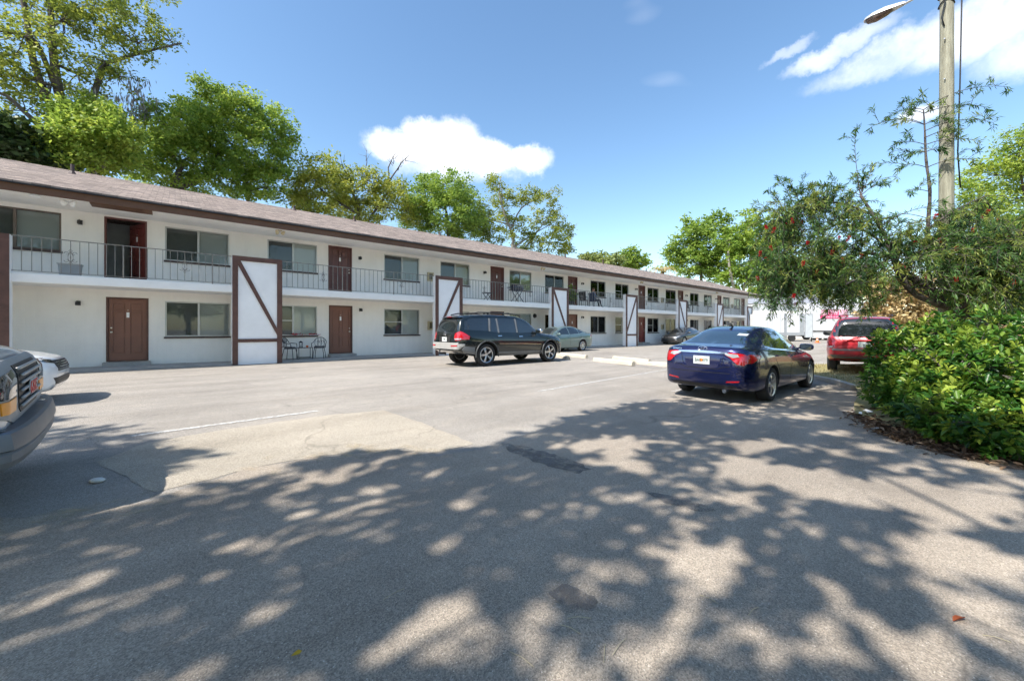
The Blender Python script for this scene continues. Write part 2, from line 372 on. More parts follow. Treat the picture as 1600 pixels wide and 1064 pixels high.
# ================================================================== the apartment building
def stucco(name, col):
    m = pm(name, col, .85, var=.045, vs=.9, spec=.2); nt = m.node_tree; N = nt.nodes; L = nt.links; b = N['Principled BSDF']
    tc = N.new('ShaderNodeTexCoord'); mp = N.new('ShaderNodeMapping'); mp.inputs['Rotation'].default_value = (R(90), 0, 0); L.new(tc.outputs['Object'], mp.inputs['Vector'])
    br = N.new('ShaderNodeTexBrick'); br.inputs['Scale'].default_value = 1; br.inputs['Brick Width'].default_value = .4; br.inputs['Row Height'].default_value = .2; br.inputs['Mortar Size'].default_value = .006; br.inputs['Mortar Smooth'].default_value = .8
    br.inputs['Color1'].default_value = (1, 1, 1, 1); br.inputs['Color2'].default_value = (.93, .93, .93, 1); br.inputs['Mortar'].default_value = (0, 0, 0, 1)
    L.new(mp.outputs[0], br.inputs['Vector'])
    n = N.new('ShaderNodeTexNoise'); n.inputs['Scale'].default_value = 60; n.inputs['Detail'].default_value = 5; L.new(tc.outputs['Object'], n.inputs['Vector'])
    ms = N.new('ShaderNodeMapping'); ms.inputs['Scale'].default_value = (2.2, 1, .22); L.new(tc.outputs['Object'], ms.inputs['Vector'])
    ns = N.new('ShaderNodeTexNoise'); ns.inputs['Scale'].default_value = 1.6; ns.inputs['Detail'].default_value = 7; ns.inputs['Roughness'].default_value = .7; L.new(ms.outputs[0], ns.inputs['Vector'])
    rs_ = N.new('ShaderNodeMapRange'); rs_.inputs['From Min'].default_value = .30; rs_.inputs['From Max'].default_value = .55; rs_.inputs['To Min'].default_value = .95; rs_.inputs['To Max'].default_value = 1.0; L.new(ns.outputs['Fac'], rs_.inputs['Value'])
    src = b.inputs['Base Color'].links[0].from_socket; ml = N.new('ShaderNodeVectorMath'); ml.operation = 'SCALE'; L.new(src, ml.inputs[0]); L.new(rs_.outputs[0], ml.inputs['Scale']); L.new(ml.outputs[0], b.inputs['Base Color'])
    mx = N.new('ShaderNodeMix'); mx.data_type = 'RGBA'; mx.inputs['Factor'].default_value = .45; L.new(br.outputs['Color'], mx.inputs['A']); L.new(n.outputs['Color'], mx.inputs['B'])
    bp = N.new('ShaderNodeBump'); bp.inputs['Strength'].default_value = .35; bp.inputs['Distance'].default_value = .012
    L.new(mx.outputs['Result'], bp.inputs['Height']); L.new(bp.outputs[0], b.inputs['Normal']); return m
M_WALL = stucco('painted_block_wall', (.90, .875, .82))
M_WHITE = pm('white_paint', (.86, .86, .85), .6, var=.04, vs=2)
M_PANEL = pm('panel_board_paint', (.90, .90, .905), .7, var=.06, vs=1.2, bump=.05, bs=90)
M_BROWN = pm('brown_trim_paint', (.105, .048, .036), .55, var=.22, vs=4, hue=(.14, .066, .05))
M_FASCIA = pm('fascia_brown', (.125, .062, .034), .6, var=.2, vs=2.5)
M_DOOR = pm('brown_door_paint', (.215, .095, .062), .45, var=.07, vs=3)
M_DOORRED = pm('red_brown_door_paint', (.19, .045, .036), .4, var=.08, vs=3)
M_DOORDARK = pm('dark_door_paint', (.125, .045, .037), .4, var=.1, vs=3)
M_BLACKM = pm('black_metal', (.018, .018, .02), .45, var=.2, vs=8)
M_RAIL = pm('rail_grey_paint', (.20, .20, .195), .5, var=.18, vs=7, hue=(.30, .27, .23))
M_ALU = pm('aluminium_frame', (.50, .50, .48), .4, metal=.6, var=.08, vs=5)
M_BRONZE = pm('bronze_frame', (.16, .13, .11), .45, metal=.3, var=.1, vs=5)
M_CONC = pm('walk_concrete', (.36, .35, .33), .9, var=.15, vs=2.2, bump=.2, bs=50, spec=.2)
M_SILL = pm('dark_sill_paint', (.06, .035, .03), .6, var=.15, vs=6)
M_SCREEN = pm('insect_screen', (.045, .048, .052), .8, var=.05)
M_BRASS = pm('brushed_nickel', (.62, .58, .50), .3, metal=1.0, var=.05)
M_ROOM = pm('dim_room', (.10, .095, .09), .9, var=.1)
M_METER = pm('tan_meter_box', (.52, .44, .28), .6, var=.12, vs=6)
def blind_mat(name, col, scale=90):
    m = pm(name, col, .6, var=.05, vs=1.5); nt = m.node_tree; N = nt.nodes; L = nt.links; b = N['Principled BSDF']
    g = N.new('ShaderNodeNewGeometry'); w = N.new('ShaderNodeTexWave'); w.bands_direction = 'Z'; w.inputs['Scale'].default_value = scale / 6.283 * 1.0; L.new(g.outputs['Position'], w.inputs['Vector'])
    bp = N.new('ShaderNodeBump'); bp.inputs['Strength'].default_value = .35; bp.inputs['Distance'].default_value = .01; L.new(w.outputs['Fac'], bp.inputs['Height']); L.new(bp.outputs[0], b.inputs['Normal']); return m
M_BLIND = blind_mat('blind_pale', (.90, .90, .86)); M_BLINDG = blind_mat('blind_grey', (.68, .69, .68)); M_CURT = pm('curtain_brown', (.16, .06, .05), .8, var=.3, vs=9)
M_BLINDD = blind_mat('blind_dark', (.54, .55, .555)); M_BLINDY = blind_mat('blind_cream', (.62, .58, .45))
def glass_mat(name, tint, refl=.0):
    m = bpy.data.materials.new(name); m.use_nodes = True; nt = m.node_tree; N = nt.nodes; L = nt.links; N.clear()
    out = N.new('ShaderNodeOutputMaterial'); tr = N.new('ShaderNodeBsdfTransparent'); tr.inputs[0].default_value = (*tint, 1)
    gl = N.new('ShaderNodeBsdfGlossy'); gl.inputs['Roughness'].default_value = .02; gl.inputs[0].default_value = (.9, .95, 1, 1)
    fr = N.new('ShaderNodeFresnel'); fr.inputs['IOR'].default_value = 1.42
    ad = N.new('ShaderNodeMath'); ad.operation = 'ADD'; ad.use_clamp = True; L.new(fr.outputs[0], ad.inputs[0]); ad.inputs[1].default_value = refl
    mx = N.new('ShaderNodeMixShader'); L.new(ad.outputs[0], mx.inputs[0]); L.new(tr.outputs[0], mx.inputs[1]); L.new(gl.outputs[0], mx.inputs[2]); L.new(mx.outputs[0], out.inputs[0]); return m
M_PANE = glass_mat('window_glass', (.86, .88, .87))

S_LEFT, S_END = -9.0, 53.0
Z_F2 = 2.82
FRONT = -1.35
bld = thing('apartment_building', 'long two-storey white apartment building with brown roof, balcony railings and brown doors', 'building', NV * WALL_D, HEAD)

W_UP = [(-4.52, -2.68), (-.27, 1.56), (2.80, 4.63), (7.57, 9.41), (10.61, 12.45), (15.33, 17.14), (18.33, 20.14), (22.99, 24.79), (26.0, 27.8), (30.59, 32.4), (33.6, 35.4), (38.2, 40.0), (41.2, 43.0), (45.8, 47.6), (48.8, 50.6)]
D_UP = [(-1.75, -.73), (5.08, 6.08), (13.90, 14.90), (20.55, 21.53), (29.2, 30.2), (35.8, 36.8), (44.35, 45.35), (50.9, 51.9)]
W_LO = [(-.27, 1.58)] + W_UP[2:]
D_LO = [(-1.71, -.69), (5.10, 6.10)] + D_UP[2:]
WZ_UP, DZ_UP = (3.66, 4.84), (2.85, 4.91)
WZ_LO, DZ_LO = (1.00, 2.24), (.20, 2.31)

# the wall: block work cut round every opening
wall = MB()
def wall_row(z0, z1, ops):
    ops = sorted(ops); s = S_LEFT
    for a, b, c, d in ops:
        wall.box(s, a, 0, .2, z0, z1)
        if c > z0: wall.box(a, b, 0, .2, z0, c)
        wall.box(a, b, 0, .2, d, z1); s = b
    wall.box(s, S_END, 0, .2, z0, z1)
wall_row(0.0, 2.60, [(a, b, *WZ_LO) for a, b in W_LO] + [(a, b, *DZ_LO) for a, b in D_LO])
wall_row(2.60, 5.06, [(a, b, *WZ_UP) for a, b in W_UP] + [(a, b, *DZ_UP) for a, b in D_UP])
wall.box(S_LEFT, S_LEFT + .2, .2, 9.2, 0, 5.06); wall.box(S_END - .2, S_END, .2, 9.2, 0, 5.06); wall.box(S_LEFT + .2, S_END - .2, 9.0, 9.2, 0, 5.06)
wall.build('wall', M_WALL, bld)
m = MB(); m.box(S_LEFT + .2, S_END - .2, 1.6, 1.65, 0, 5.0); m.build('inner_partition', M_ROOM, bld)
m = MB(); m.box(S_LEFT + .2, S_END - .2, .2, 1.6, 2.6, 2.8); m.build('inner_floor', M_ROOM, bld)

# walkway slab with a control joint for every bay, balcony slab, soffit
mw = None
s = S_LEFT; k = 0
while s < S_END:
    e = min(s + 3.1, S_END); m = MB(); m.box(s + .006, e - .006, FRONT - .04, 0, -.1, .062 + .004 * (k % 3)); m.build('walkway_slab', M_CONC, bld); s = e; k += 1
m = MB(); m.box(S_LEFT, S_END, FRONT + .02, 0, 2.55, Z_F2); m.box(S_LEFT, S_END, FRONT, FRONT + .02, 2.57, 2.79); m.build('balcony_slab', M_WHITE, bld)
m = MB(); m.box(S_LEFT - .3, S_END + .3, -1.6, 0, 4.97, 5.0); m.build('soffit', M_WALL, bld)

# roof
def shingle_mat():
    m = pm('roof_shingles', (.255, .212, .188), .95, var=.12, vs=.8, spec=.1); nt = m.node_tree; N = nt.nodes; L = nt.links; b = N['Principled BSDF']
    tc = N.new('ShaderNodeTexCoord'); mp = N.new('ShaderNodeMapping'); L.new(tc.outputs['Object'], mp.inputs['Vector'])
    br = N.new('ShaderNodeTexBrick'); br.inputs['Scale'].default_value = 1; br.inputs['Brick Width'].default_value = .33; br.inputs['Row Height'].default_value = .135; br.inputs['Mortar Size'].default_value = .006
    br.inputs['Color1'].default_value = (.62, .62, .62, 1); br.inputs['Color2'].default_value = (1.35, 1.3, 1.25, 1); br.inputs['Mortar'].default_value = (.3, .3, .3, 1); br.inputs['Bias'].default_value = -.1
    L.new(mp.outputs[0], br.inputs['Vector'])
    n = N.new('ShaderNodeTexNoise'); n.inputs['Scale'].default_value = 5; n.inputs['Detail'].default_value = 8; L.new(tc.outputs['Object'], n.inputs['Vector'])
    src = b.inputs['Base Color'].links[0].from_socket
    x = N.new('ShaderNodeMix'); x.data_type = 'RGBA'; x.blend_type = 'MULTIPLY'; x.inputs['Factor'].default_value = .8; L.new(src, x.inputs['A']); L.new(br.outputs['Color'], x.inputs['B'])
    y = N.new('ShaderNodeMix'); y.data_type = 'RGBA'; y.blend_type = 'OVERLAY'; y.inputs['Factor'].default_value = .5; L.new(x.outputs['Result'], y.inputs['A']); L.new(n.outputs['Fac'], y.inputs['B'])
    L.new(y.outputs['Result'], b.inputs['Base Color'])
    bp = N.new('ShaderNodeBump'); bp.inputs['Strength'].default_value = .7; bp.inputs['Distance'].default_value = .02; L.new(br.outputs['Fac'], bp.inputs['Height']); bp.invert = True; L.new(bp.outputs[0], b.inputs['Normal']); return m
M_SHING = shingle_mat()
EAVE, RIDGE, ZE, ZR = -1.68, 4.5, 5.24, 7.40
roof = MB()
s0, s1 = S_LEFT - .4, S_END + .4; back = 2 * RIDGE - EAVE
roof.add([(s0, EAVE, ZE), (s1, EAVE, ZE), (s1, RIDGE, ZR), (s0, RIDGE, ZR), (s0, back, ZE), (s1, back, ZE),
          (s0, EAVE, ZE - .05), (s1, EAVE, ZE - .05), (s0, back, ZE - .05), (s1, back, ZE - .05), (s1, RIDGE, ZR - .06), (s0, RIDGE, ZR - .06)],
         [(0, 1, 2, 3), (3, 2, 5, 4), (0, 6, 7, 1), (4, 5, 9, 8), (6, 11, 10, 7), (8, 9, 10, 11), (0, 3, 11, 6), (3, 4, 8, 11), (1, 7, 10, 2), (2, 10, 9, 5)])
rf = roof.build('roof', M_SHING, bld)
m = MB(); m.prism([(RIDGE - .16, ZR - .05), (RIDGE, ZR + .022), (RIDGE + .16, ZR - .05), (RIDGE, ZR - .01)], s0, s1, Matrix(((0, 0, 1, 0), (1, 0, 0, 0), (0, 1, 0, 0), (0, 0, 0, 1)))); m.build('ridge_cap', M_SHING, rf)
for sv, yv, hh in ((-2.9, 3.4, .34), (4.6, 4.15, .22), (7.5, 3.9, .25), (13.0, 4.2, .22), (19.2, 4.0, .3), (24.6, 3.9, .28), (29.5, 3.8, .42), (37, 4, .3)):
    zz = ZE + (yv - EAVE) / (RIDGE - EAVE) * (ZR - ZE); m = MB(); m.tube([(sv, yv, zz - .1), (sv, yv, zz + hh)], .055, 10); m.tube([(sv, yv, zz - .03), (sv, yv, zz + .08)], [.12, .06], 10); m.build('vent_pipe', M_SILL, rf)
m = MB(); m.box(S_LEFT - .3, S_END + .3, -1.64, -1.602, 4.95, 5.185); m.build('fascia_board', M_FASCIA, bld)
m = MB(); m.box(S_LEFT - .35, S_END + .35, -1.70, -1.645, 5.155, 5.185); m.build('drip_edge', M_BLACKM, bld)
for sv in (S_LEFT, S_END - .18):
    gm = MB(); gm.prism([(0, 5.06), (9.2, 5.06), (RIDGE, 7.22)], sv, sv + .18, Matrix(((0, 0, 1, 0), (1, 0, 0, 0), (0, 1, 0, 0), (0, 0, 0, 1))))
    gm.build('gable', M_WALL, bld)

# windows: frame, two lights, blind or curtain behind, projecting sill
WH = {}
def window(a, b, z0, z1, left=M_BLINDG, right=M_BLIND, screen=True, frame=None, split=.5, rail=False):
    w, h = b - a, z1 - z0; fm = frame or M_ALU
    f = MB(); t = .045; y0, y1 = .025, .10; mx = w * split
    f.box(0, t, y0, y1, 0, h); f.box(w - t, w, y0, y1, 0, h); f.box(t, w - t, y0, y1, 0, t); f.box(t, w - t, y0, y1, h - t, h); f.box(mx - .03, mx + .03, y0 - .004, y1, t, h - t)
    if rail: f.box(t, mx - .03, y0 + .004, y1 - .03, h * .5 - .02, h * .5 + .02)
    o = f.build('window', fm, bld, loc=(a, 0, z0))
    for x0, x1, yy in ((t, mx - .03, .05), (mx + .03, w - t, .065)):
        p = MB(); p.box(x0, x1, yy, yy + .006, t, h - t); p.build('pane', M_PANE, o)
    for x0, x1, mt, nm in ((t, mx, left, 'blind'), (mx, w - t, right, 'blind')):
        p = MB(); p.box(x0, x1, .125, .135, 0, h); p.build('curtain' if mt is M_CURT else nm, mt, o)
    if screen:
        p = MB(); p.box(t, mx - .03, .104, .108, t, h - t); p.build('insect_screen', M_SCREEN_T, o)
    p = MB(); p.box(-.03, w + .03, -.05, .12, -.06, 0); p.build('sill', M_SILL, o)
    return o
def screen_mat():
    m = bpy.data.materials.new('screen_mesh'); m.use_nodes = True; nt = m.node_tree; N = nt.nodes; L = nt.links; b = N['Principled BSDF']
    b.inputs['Base Color'].default_value = (.05, .052, .055, 1); b.inputs['Roughness'].default_value = .9; b.inputs['Alpha'].default_value = .28; return m
M_SCREEN_T = screen_mat()
# what hangs in each window, as seen: (left light, right light, insect screen)
UPW = [(M_BLINDG, M_BLINDG, True), (M_BLINDG, M_BLINDG, True), (M_BLINDD, M_BLIND, True), (M_BLINDD, M_BLINDG, True), (M_BLINDD, M_BLINDY, True), (M_BLINDD, M_BLINDY, True), (M_BLINDG, M_BLIND, True),
       (M_CURT, M_BLIND, False), (M_BLINDD, M_BLIND, True), (M_BLINDG, M_BLIND, True), (M_BLINDY, M_BLINDY, True), (M_CURT, M_BLINDY, False), (M_CURT, M_BLIND, False), (M_BLINDG, M_BLIND, True), (M_BLINDG, M_BLIND, True)]
LOW = [(M_BLINDG, M_BLINDG, True), (M_BLINDD, M_BLIND, True), (M_BLINDD, M_BLIND, True), (M_BLINDG, M_BLIND, True), (M_BLINDG, M_BLIND, True), (M_BLINDG, M_BLIND, True),
       (M_BLINDG, M_BLIND, True), (M_BLINDD, M_BLINDD, True), (M_BLINDD, M_BLIND, True), (M_BLINDD, M_WHITE, True), (M_BLINDG, M_BLIND, True), (M_BLINDG, M_BLIND, True), (M_BLINDG, M_BLIND, True), (M_BLINDG, M_BLIND, True)]
for i, (a, b) in enumerate(W_UP): window(a, b, *WZ_UP, *UPW[i], frame=M_BRONZE if i in (0, 10) else None, rail=i in (8,))
for i, (a, b) in enumerate(W_LO): window(a, b, *WZ_LO, *LOW[i], rail=i in (1, 2, 7, 8))

# doors
pan_hi = MB(); pan_hi.box(-.118, .118, .006, .03, -.075, .075)
pan_mid = MB(); pan_mid.box(-.118, .118, .006, .03, -.335, .335)
pan_lo = MB(); pan_lo.box(-.118, .118, .006, .03, -.235, .235)
def leaf_mesh(lw, lh):
    m = MB(); m.box(0, lw, .028, .045, 0, lh); xs = [lw * .27 - .15, lw * .27 + .15, lw * .73 - .15, lw * .73 + .15]
    rows = [(lh * .25 - .27, lh * .25 + .27), (lh * .615 - .37, lh * .615 + .37), (lh * .88 - .11, lh * .88 + .11)]
    for x0, x1 in ((0, xs[0]), (xs[1], xs[2]), (xs[3], lw)): m.box(x0, x1, 0, .028, 0, lh)
    zs = [0] + [z for r in rows for z in r] + [lh]
    for i in range(0, len(zs), 2):
        for x0, x1 in ((xs[0], xs[1]), (xs[2], xs[3])): m.box(x0, x1, 0, .028, zs[i], zs[i + 1])
    return m
PANM = {}
def door(a, b, z0, z1, mat, hinge='l', opened=0.0, panels=True, num=True):
    w, h = b - a, z1 - z0; t = .05
    f = MB(); f.box(0, t, -.015, .13, 0, h); f.box(w - t, w, -.015, .13, 0, h); f.box(t, w - t, -.015, .13, h - t, h); f.box(t, w - t, -.03, .13, 0, .03)
    f.build('door_frame', M_BROWN if mat is M_DOOR else M_DOORDARK, bld, loc=(a, 0, z0))
    lw, lh = w - 2 * t - .008, h - t - .035
    lf = leaf_mesh(lw, lh)
    if opened:                                # hinge on the far side, swung into the room
        o = lf.build('door', mat, bld, loc=(a + w - t - .004, .06, z0 + .032), rot=(0, 0, math.pi - opened)); ps = -1
        o.scale = (1, -1, 1)
    else: o = lf.build('door', mat, bld, loc=(a + t + .004, .05, z0 + .032))
    if panels:
        key = mat.name
        if key not in PANM: PANM[key] = [pan_hi.mesh('door_panel', mat), pan_mid.mesh('door_panel', mat), pan_lo.mesh('door_panel', mat)]
        for xx in (lw * .27, lw * .73):
            for msh, zz in zip(PANM[key], (lh * .88, lh * .615, lh * .25)): inst('door_panel', msh, o, (xx, 0, zz))
    kx = lw * .93 if hinge == 'l' else lw * .07
    m = MB(); Mx = Matrix.Translation((kx, 0, lh * .46)) @ Matrix.Rotation(R(90), 4, 'X'); m.lathe([(.03, 0), (.03, .012), (.012, .016), (.012, .04), (.026, .046), (.028, .062), (.016, .07)], 12, Mx); m.build('handle', M_BRASS, o, smooth=True, sharp=40)
    m = MB(); Mx = Matrix.Translation((kx, 0, lh * .53)) @ Matrix.Rotation(R(90), 4, 'X'); m.lathe([(.026, 0), (.026, .014), (.012, .02)], 12, Mx); m.build('deadbolt', M_BRASS, o, smooth=True, sharp=40)
    if num:
        m = MB(); m.box(lw * .5 - .035, lw * .5 + .035, -.008, -.001, lh * .70, lh * .785); m.build('number_plate', M_WHITE, o)
        m = MB(); m.lathe([(.014, 0), (.014, .01)], 10, Matrix.Translation((lw * .5, 0, lh * .82)) @ Matrix.Rotation(R(90), 4, 'X')); m.build('peephole', M_BRASS, o)
    return o
for i, (a, b) in enumerate(D_UP): door(a, b, *DZ_UP, M_DOORRED if i == 0 else M_DOORDARK, 'l', R(62) if i == 0 else 0, True)
for i, (a, b) in enumerate(D_LO): door(a, b, *DZ_LO, M_DOOR if i < 4 else M_DOORRED, 'r' if i == 0 else 'l', 0, True); m = MB(); m.box(a - .05, b + .05, -.42, -.03, .06, .19); m.build('door_step', M_CONC, bld)
# the flat behind the open door
m = MB(); a, b = D_UP[0]; m.box(a - .6, b + .5, 1.52, 1.59, 2.8, 5.0); m.build('room_wall', pm('room_paint', (.34, .36, .36), .8, var=.2, vs=2), bld)

# divider panels with brown boards
PAN = [-4.93, 1.52, 9.50, 17.45, 25.24, 33.07, 40.73, 48.50]
for i, s in enumerate(PAN):
    w = 1.53; H = 3.84 if i else 3.82; p = empty('divider_panel', (s, FRONT, 0), 0, bld)
    m = MB(); m.box(0, w, -.10, .16, .012, H); brd = m.build('panel_board', M_PANEL, p)
    y0, y1 = -.135, -.1; t = .165
    def board(poly):
        m = MB(); m.prism(poly, y0, y1, Matrix(((1, 0, 0, 0), (0, 0, 1, 0), (0, 1, 0, 0), (0, 0, 0, 1)))); return m.build('trim_board', M_BROWN, p)
    board([(0, .012), (t, .012), (t, H - t), (0, H - t)]); board([(w - t, .012), (w, .012), (w, H - t), (w - t, H - t)])
    board([(0, H - t + .002), (w, H - t + .002), (w, H), (0, H)]); board([(t + .002, .80), (w - t - .002, .80), (w - t - .002, .92), (t + .002, .92)])
    dg = [(t + .002, H - t - .16), (t + .002, H - t - .002), (t + .075, H - t - .002), (w - t - .002, 1.30), (w - t - .002, 1.05)]
    if i % 2 == 0: dg = [(w - x, z) for x, z in dg][::-1]
    board(dg)

# balcony railings: one for each bay between two panels
bal = MB(); bal.box(-.008, .008, -.008, .008, 0, .93); balm = bal.mesh('baluster', M_RAIL)
pst = MB(); pst.box(-.016, .016, -.016, .016, 0, 1.0); pstm = pst.mesh('rail_post', M_RAIL)
orn = MB()
def scroll(cx, cz, r, turn, sx, sz):
    pts = []
    for k in range(15):
        q = turn * k / 14 * 2 * math.pi * .8; rr = r * (1 - .6 * k / 14); pts.append((cx + sx * rr * math.cos(q), 0, cz + sz * rr * math.sin(q)))
    orn.tube(pts, .007, 5)
for sx in (-1, 1):
    for cz, sz in ((.62, 1), (.42, -1)): scroll(sx * .075, cz, .055, 1, sx, sz)
    orn.tube([(0, 0, .36), (sx * .05, 0, .46), (sx * .05, 0, .56), (0, 0, .68)], .009, 5)
    orn.tube([(0, 0, .74), (sx * .035, 0, .70), (0, 0, .64)], .008, 5); orn.tube([(0, 0, .30), (sx * .035, 0, .34), (0, 0, .40)], .008, 5)
orn.box(-.012, .012, -.012, .012, .47, .55); ornm = orn.mesh('scroll_ornament', M_RAIL)
edges = [(PAN[i] + 1.53, PAN[i + 1]) for i in range(len(PAN) - 1)] + [(PAN[-1] + 1.53, 52.9)]
nb = 0
for bi, (a, b) in enumerate(edges):
    rl = empty('railing', (a, FRONT + .03, Z_F2), 0, bld); L_ = b - a
    m = MB(); m.box(.004, L_ - .004, -.02, .02, .985, 1.01); m.build('top_rail', M_RAIL, rl)
    m = MB(); m.box(.004, L_ - .004, -.012, .012, .04, .056); m.build('bottom_rail', M_RAIL, rl)
    n = round(L_ / .182)
    for k in range(1, n):
        x = L_ * k / n
        if k % 12 == 0: inst('rail_post', pstm, rl, (x, 0, -.01))
        elif k in (n // 4, n * 3 // 4): inst('scroll_ornament', ornm, rl, (x, 0, 0)); inst('baluster', balm, rl, (x, .012, .055)); nb += 1
        else: inst('baluster', balm, rl, (x, 0, .055)); nb += 1

# wall lamps, meter boxes, floodlights under the eave, soffit hatch
lam = MB(); lam.box(-.05, .05, -.02, 0, -.07, .07); lam.tube([(0, -.02, .03), (0, -.1, .06), (0, -.16, .05)], .016, 8); lam.lathe([(.02, .05), (.05, .03), (.055, -.06), (.045, -.075)], 12, Matrix.Translation((0, -.16, .0)))
lamm = lam.mesh('wall_lamp', M_BLACKM, sharp=40)
for s, z in ((-2.28, 4.62), (-2.32, 2.08), (6.42, 4.5), (6.45, 2.15), (13.45, 4.5), (13.4, 2.1), (22.0, 4.5), (22.0, 2.12), (28.75, 4.55), (28.75, 2.1), (37.3, 4.5), (37.3, 2.15), (43.9, 4.5), (47.6 + .5, 2.1)): inst('wall_lamp', lamm, bld, (s, 0, z))
m = MB(); m.lathe([(.14, 0), (.14, .03), (.11, .09), (.05, .11)], 16, Matrix.Translation((17.4, 0, 2.12)) @ Matrix.Rotation(R(90), 4, 'X')); m.build('round_wall_lamp', M_BLACKM, bld, sharp=40)
for s, z in ((10.0, 3.95), (10.02, 1.45), (32.95, 3.85), (32.95, 1.5), (48.2, 3.9)):
    m = MB(); m.box(s - .16, s + .16, -.12, 0, z - .22, z + .22); o = m.build('meter_box', M_METER, bld)
    m = MB(); m.box(s - .10, s + .10, -.126, -.12, z - .14, z + .16); m.build('meter_window', pm('meter_dark', (.13, .11, .06), .4), o)
fl = MB(); fl.box(-.07, .07, -.05, .05, -.02, .0)
for sx in (-1, 1):
    Mx = Matrix.Translation((sx * .1, -.06, -.09)) @ Matrix.Rotation(R(55), 4, 'X') @ Matrix.Rotation(R(sx * 25), 4, 'Y'); fl.lathe([(.03, .08), (.045, .04), (.07, -.05), (.06, -.06)], 12, Mx)
flm = fl.mesh('floodlight', M_METER, sharp=40)
flw = fl.mesh('floodlight', M_WHITE, sharp=40)
for s in (-2.35, 3.0, 16.8, 27.5, 41.0): inst('floodlight', flw if s < 2 else flm, bld, (s, -1.3, 4.97))
m = MB(); m.box(-1.9, -.55, -1.595, -1.1, 4.93, 4.969); m.build('soffit_hatch', M_FASCIA, bld)
m = MB(); m.lathe([(.02, 0), (.10, .02), (.115, .06), (.09, .075)], 14, Matrix.Translation((-2.95, -1.5, 4.97)) @ Matrix.Rotation(R(180), 4, 'X')); m.build('soffit_lamp', M_WHITE, bld, sharp=40)

# ================================================================== vehicles
def pchip(kn):
    kn = sorted(kn); xs = [k[0] for k in kn]; ys = [k[1] for k in kn]; n = len(xs)
    h = [xs[i + 1] - xs[i] for i in range(n - 1)]; dl = [(ys[i + 1] - ys[i]) / h[i] for i in range(n - 1)]
    m = [dl[0]] + [0 if dl[i - 1] * dl[i] <= 0 else 2 * dl[i - 1] * dl[i] / (dl[i - 1] + dl[i]) for i in range(1, n - 1)] + [dl[-1]]
    def f(x):
        if x <= xs[0]: return ys[0]
        if x >= xs[-1]: return ys[-1]
        i = 0
        while x > xs[i + 1]: i += 1
        t = (x - xs[i]) / h[i]; t2 = t * t; t3 = t2 * t
        return (2 * t3 - 3 * t2 + 1) * ys[i] + (t3 - 2 * t2 + t) * h[i] * m[i] + (-2 * t3 + 3 * t2) * ys[i + 1] + (t3 - t2) * h[i] * m[i + 1]
    return f
def chaikin(p, n=2):
    for _ in range(n):
        q = [p[0]]
        for a, b in zip(p, p[1:]): q += [(a[0] * .75 + b[0] * .25, a[1] * .75 + b[1] * .25), (a[0] * .25 + b[0] * .75, a[1] * .25 + b[1] * .75)]
        q.append(p[-1]); p = q
    return p
def evaluated(o):
    dg = bpy.context.evaluated_depsgraph_get(); return bpy.data.meshes.new_from_object(o.evaluated_get(dg))

def paint(name, col, metal=.35, rough=.32, coat=1.0, flake=.06):
    m = pm(name, col, rough, metal=metal, var=flake, vs=.8, coat=coat); return m
M_TYRE = pm('tyre_rubber', (.022, .022, .023), .85, var=.2, vs=12, bump=.1, bs=60)
M_RIM = pm('alloy_rim', (.55, .55, .56), .32, metal=.9, var=.05)
M_RIMD = pm('alloy_rim_back', (.02, .02, .022), .6)
M_CHROME = pm('chrome', (.75, .75, .76), .12, metal=1.0, var=.03)
M_WELL = pm('wheel_well', (.012, .012, .013), .9)
M_CGLASS = pm('car_glass', (.012, .016, .018), .03, var=0, spec=.9, coat=1.0)
M_CGLASSB = pm('car_glass_blue', (.012, .024, .036), .03, var=0, spec=.9, coat=1.0)
M_CTRIM = pm('black_trim', (.016, .016, .017), .5, var=.1)
M_SEAM = pm('panel_gap', (.004, .004, .005), .9, var=0)
M_RED = pm('red_lens', (.42, .008, .014), .10, var=.15, vs=14, spec=.6, coat=1.0)
M_REDD = pm('red_lens_dark', (.22, .006, .01), .12, var=.15, vs=14, coat=1.0)
M_CLEAR = pm('clear_lens', (.55, .56, .57), .10, metal=.5, var=.25, vs=18, coat=1.0)
M_AMBER = pm('amber_lens', (.85, .30, .01), .35, var=.1, vs=14, coat=.2)
M_PLATE = pm('plate_white', (.50, .53, .52), .5, var=.05)
M_GREYPL = pm('grey_plastic', (.16, .165, .17), .6, var=.12, vs=5)
M_SILVERPL = pm('silver_plastic', (.42, .41, .39), .45, metal=.3, var=.12, vs=4)
M_PLTXT = pm('plate_text_green', (.02, .06, .04), .6, var=0)
M_ORANGE = pm('plate_orange', (.70, .22, .03), .6, var=.2, vs=20)

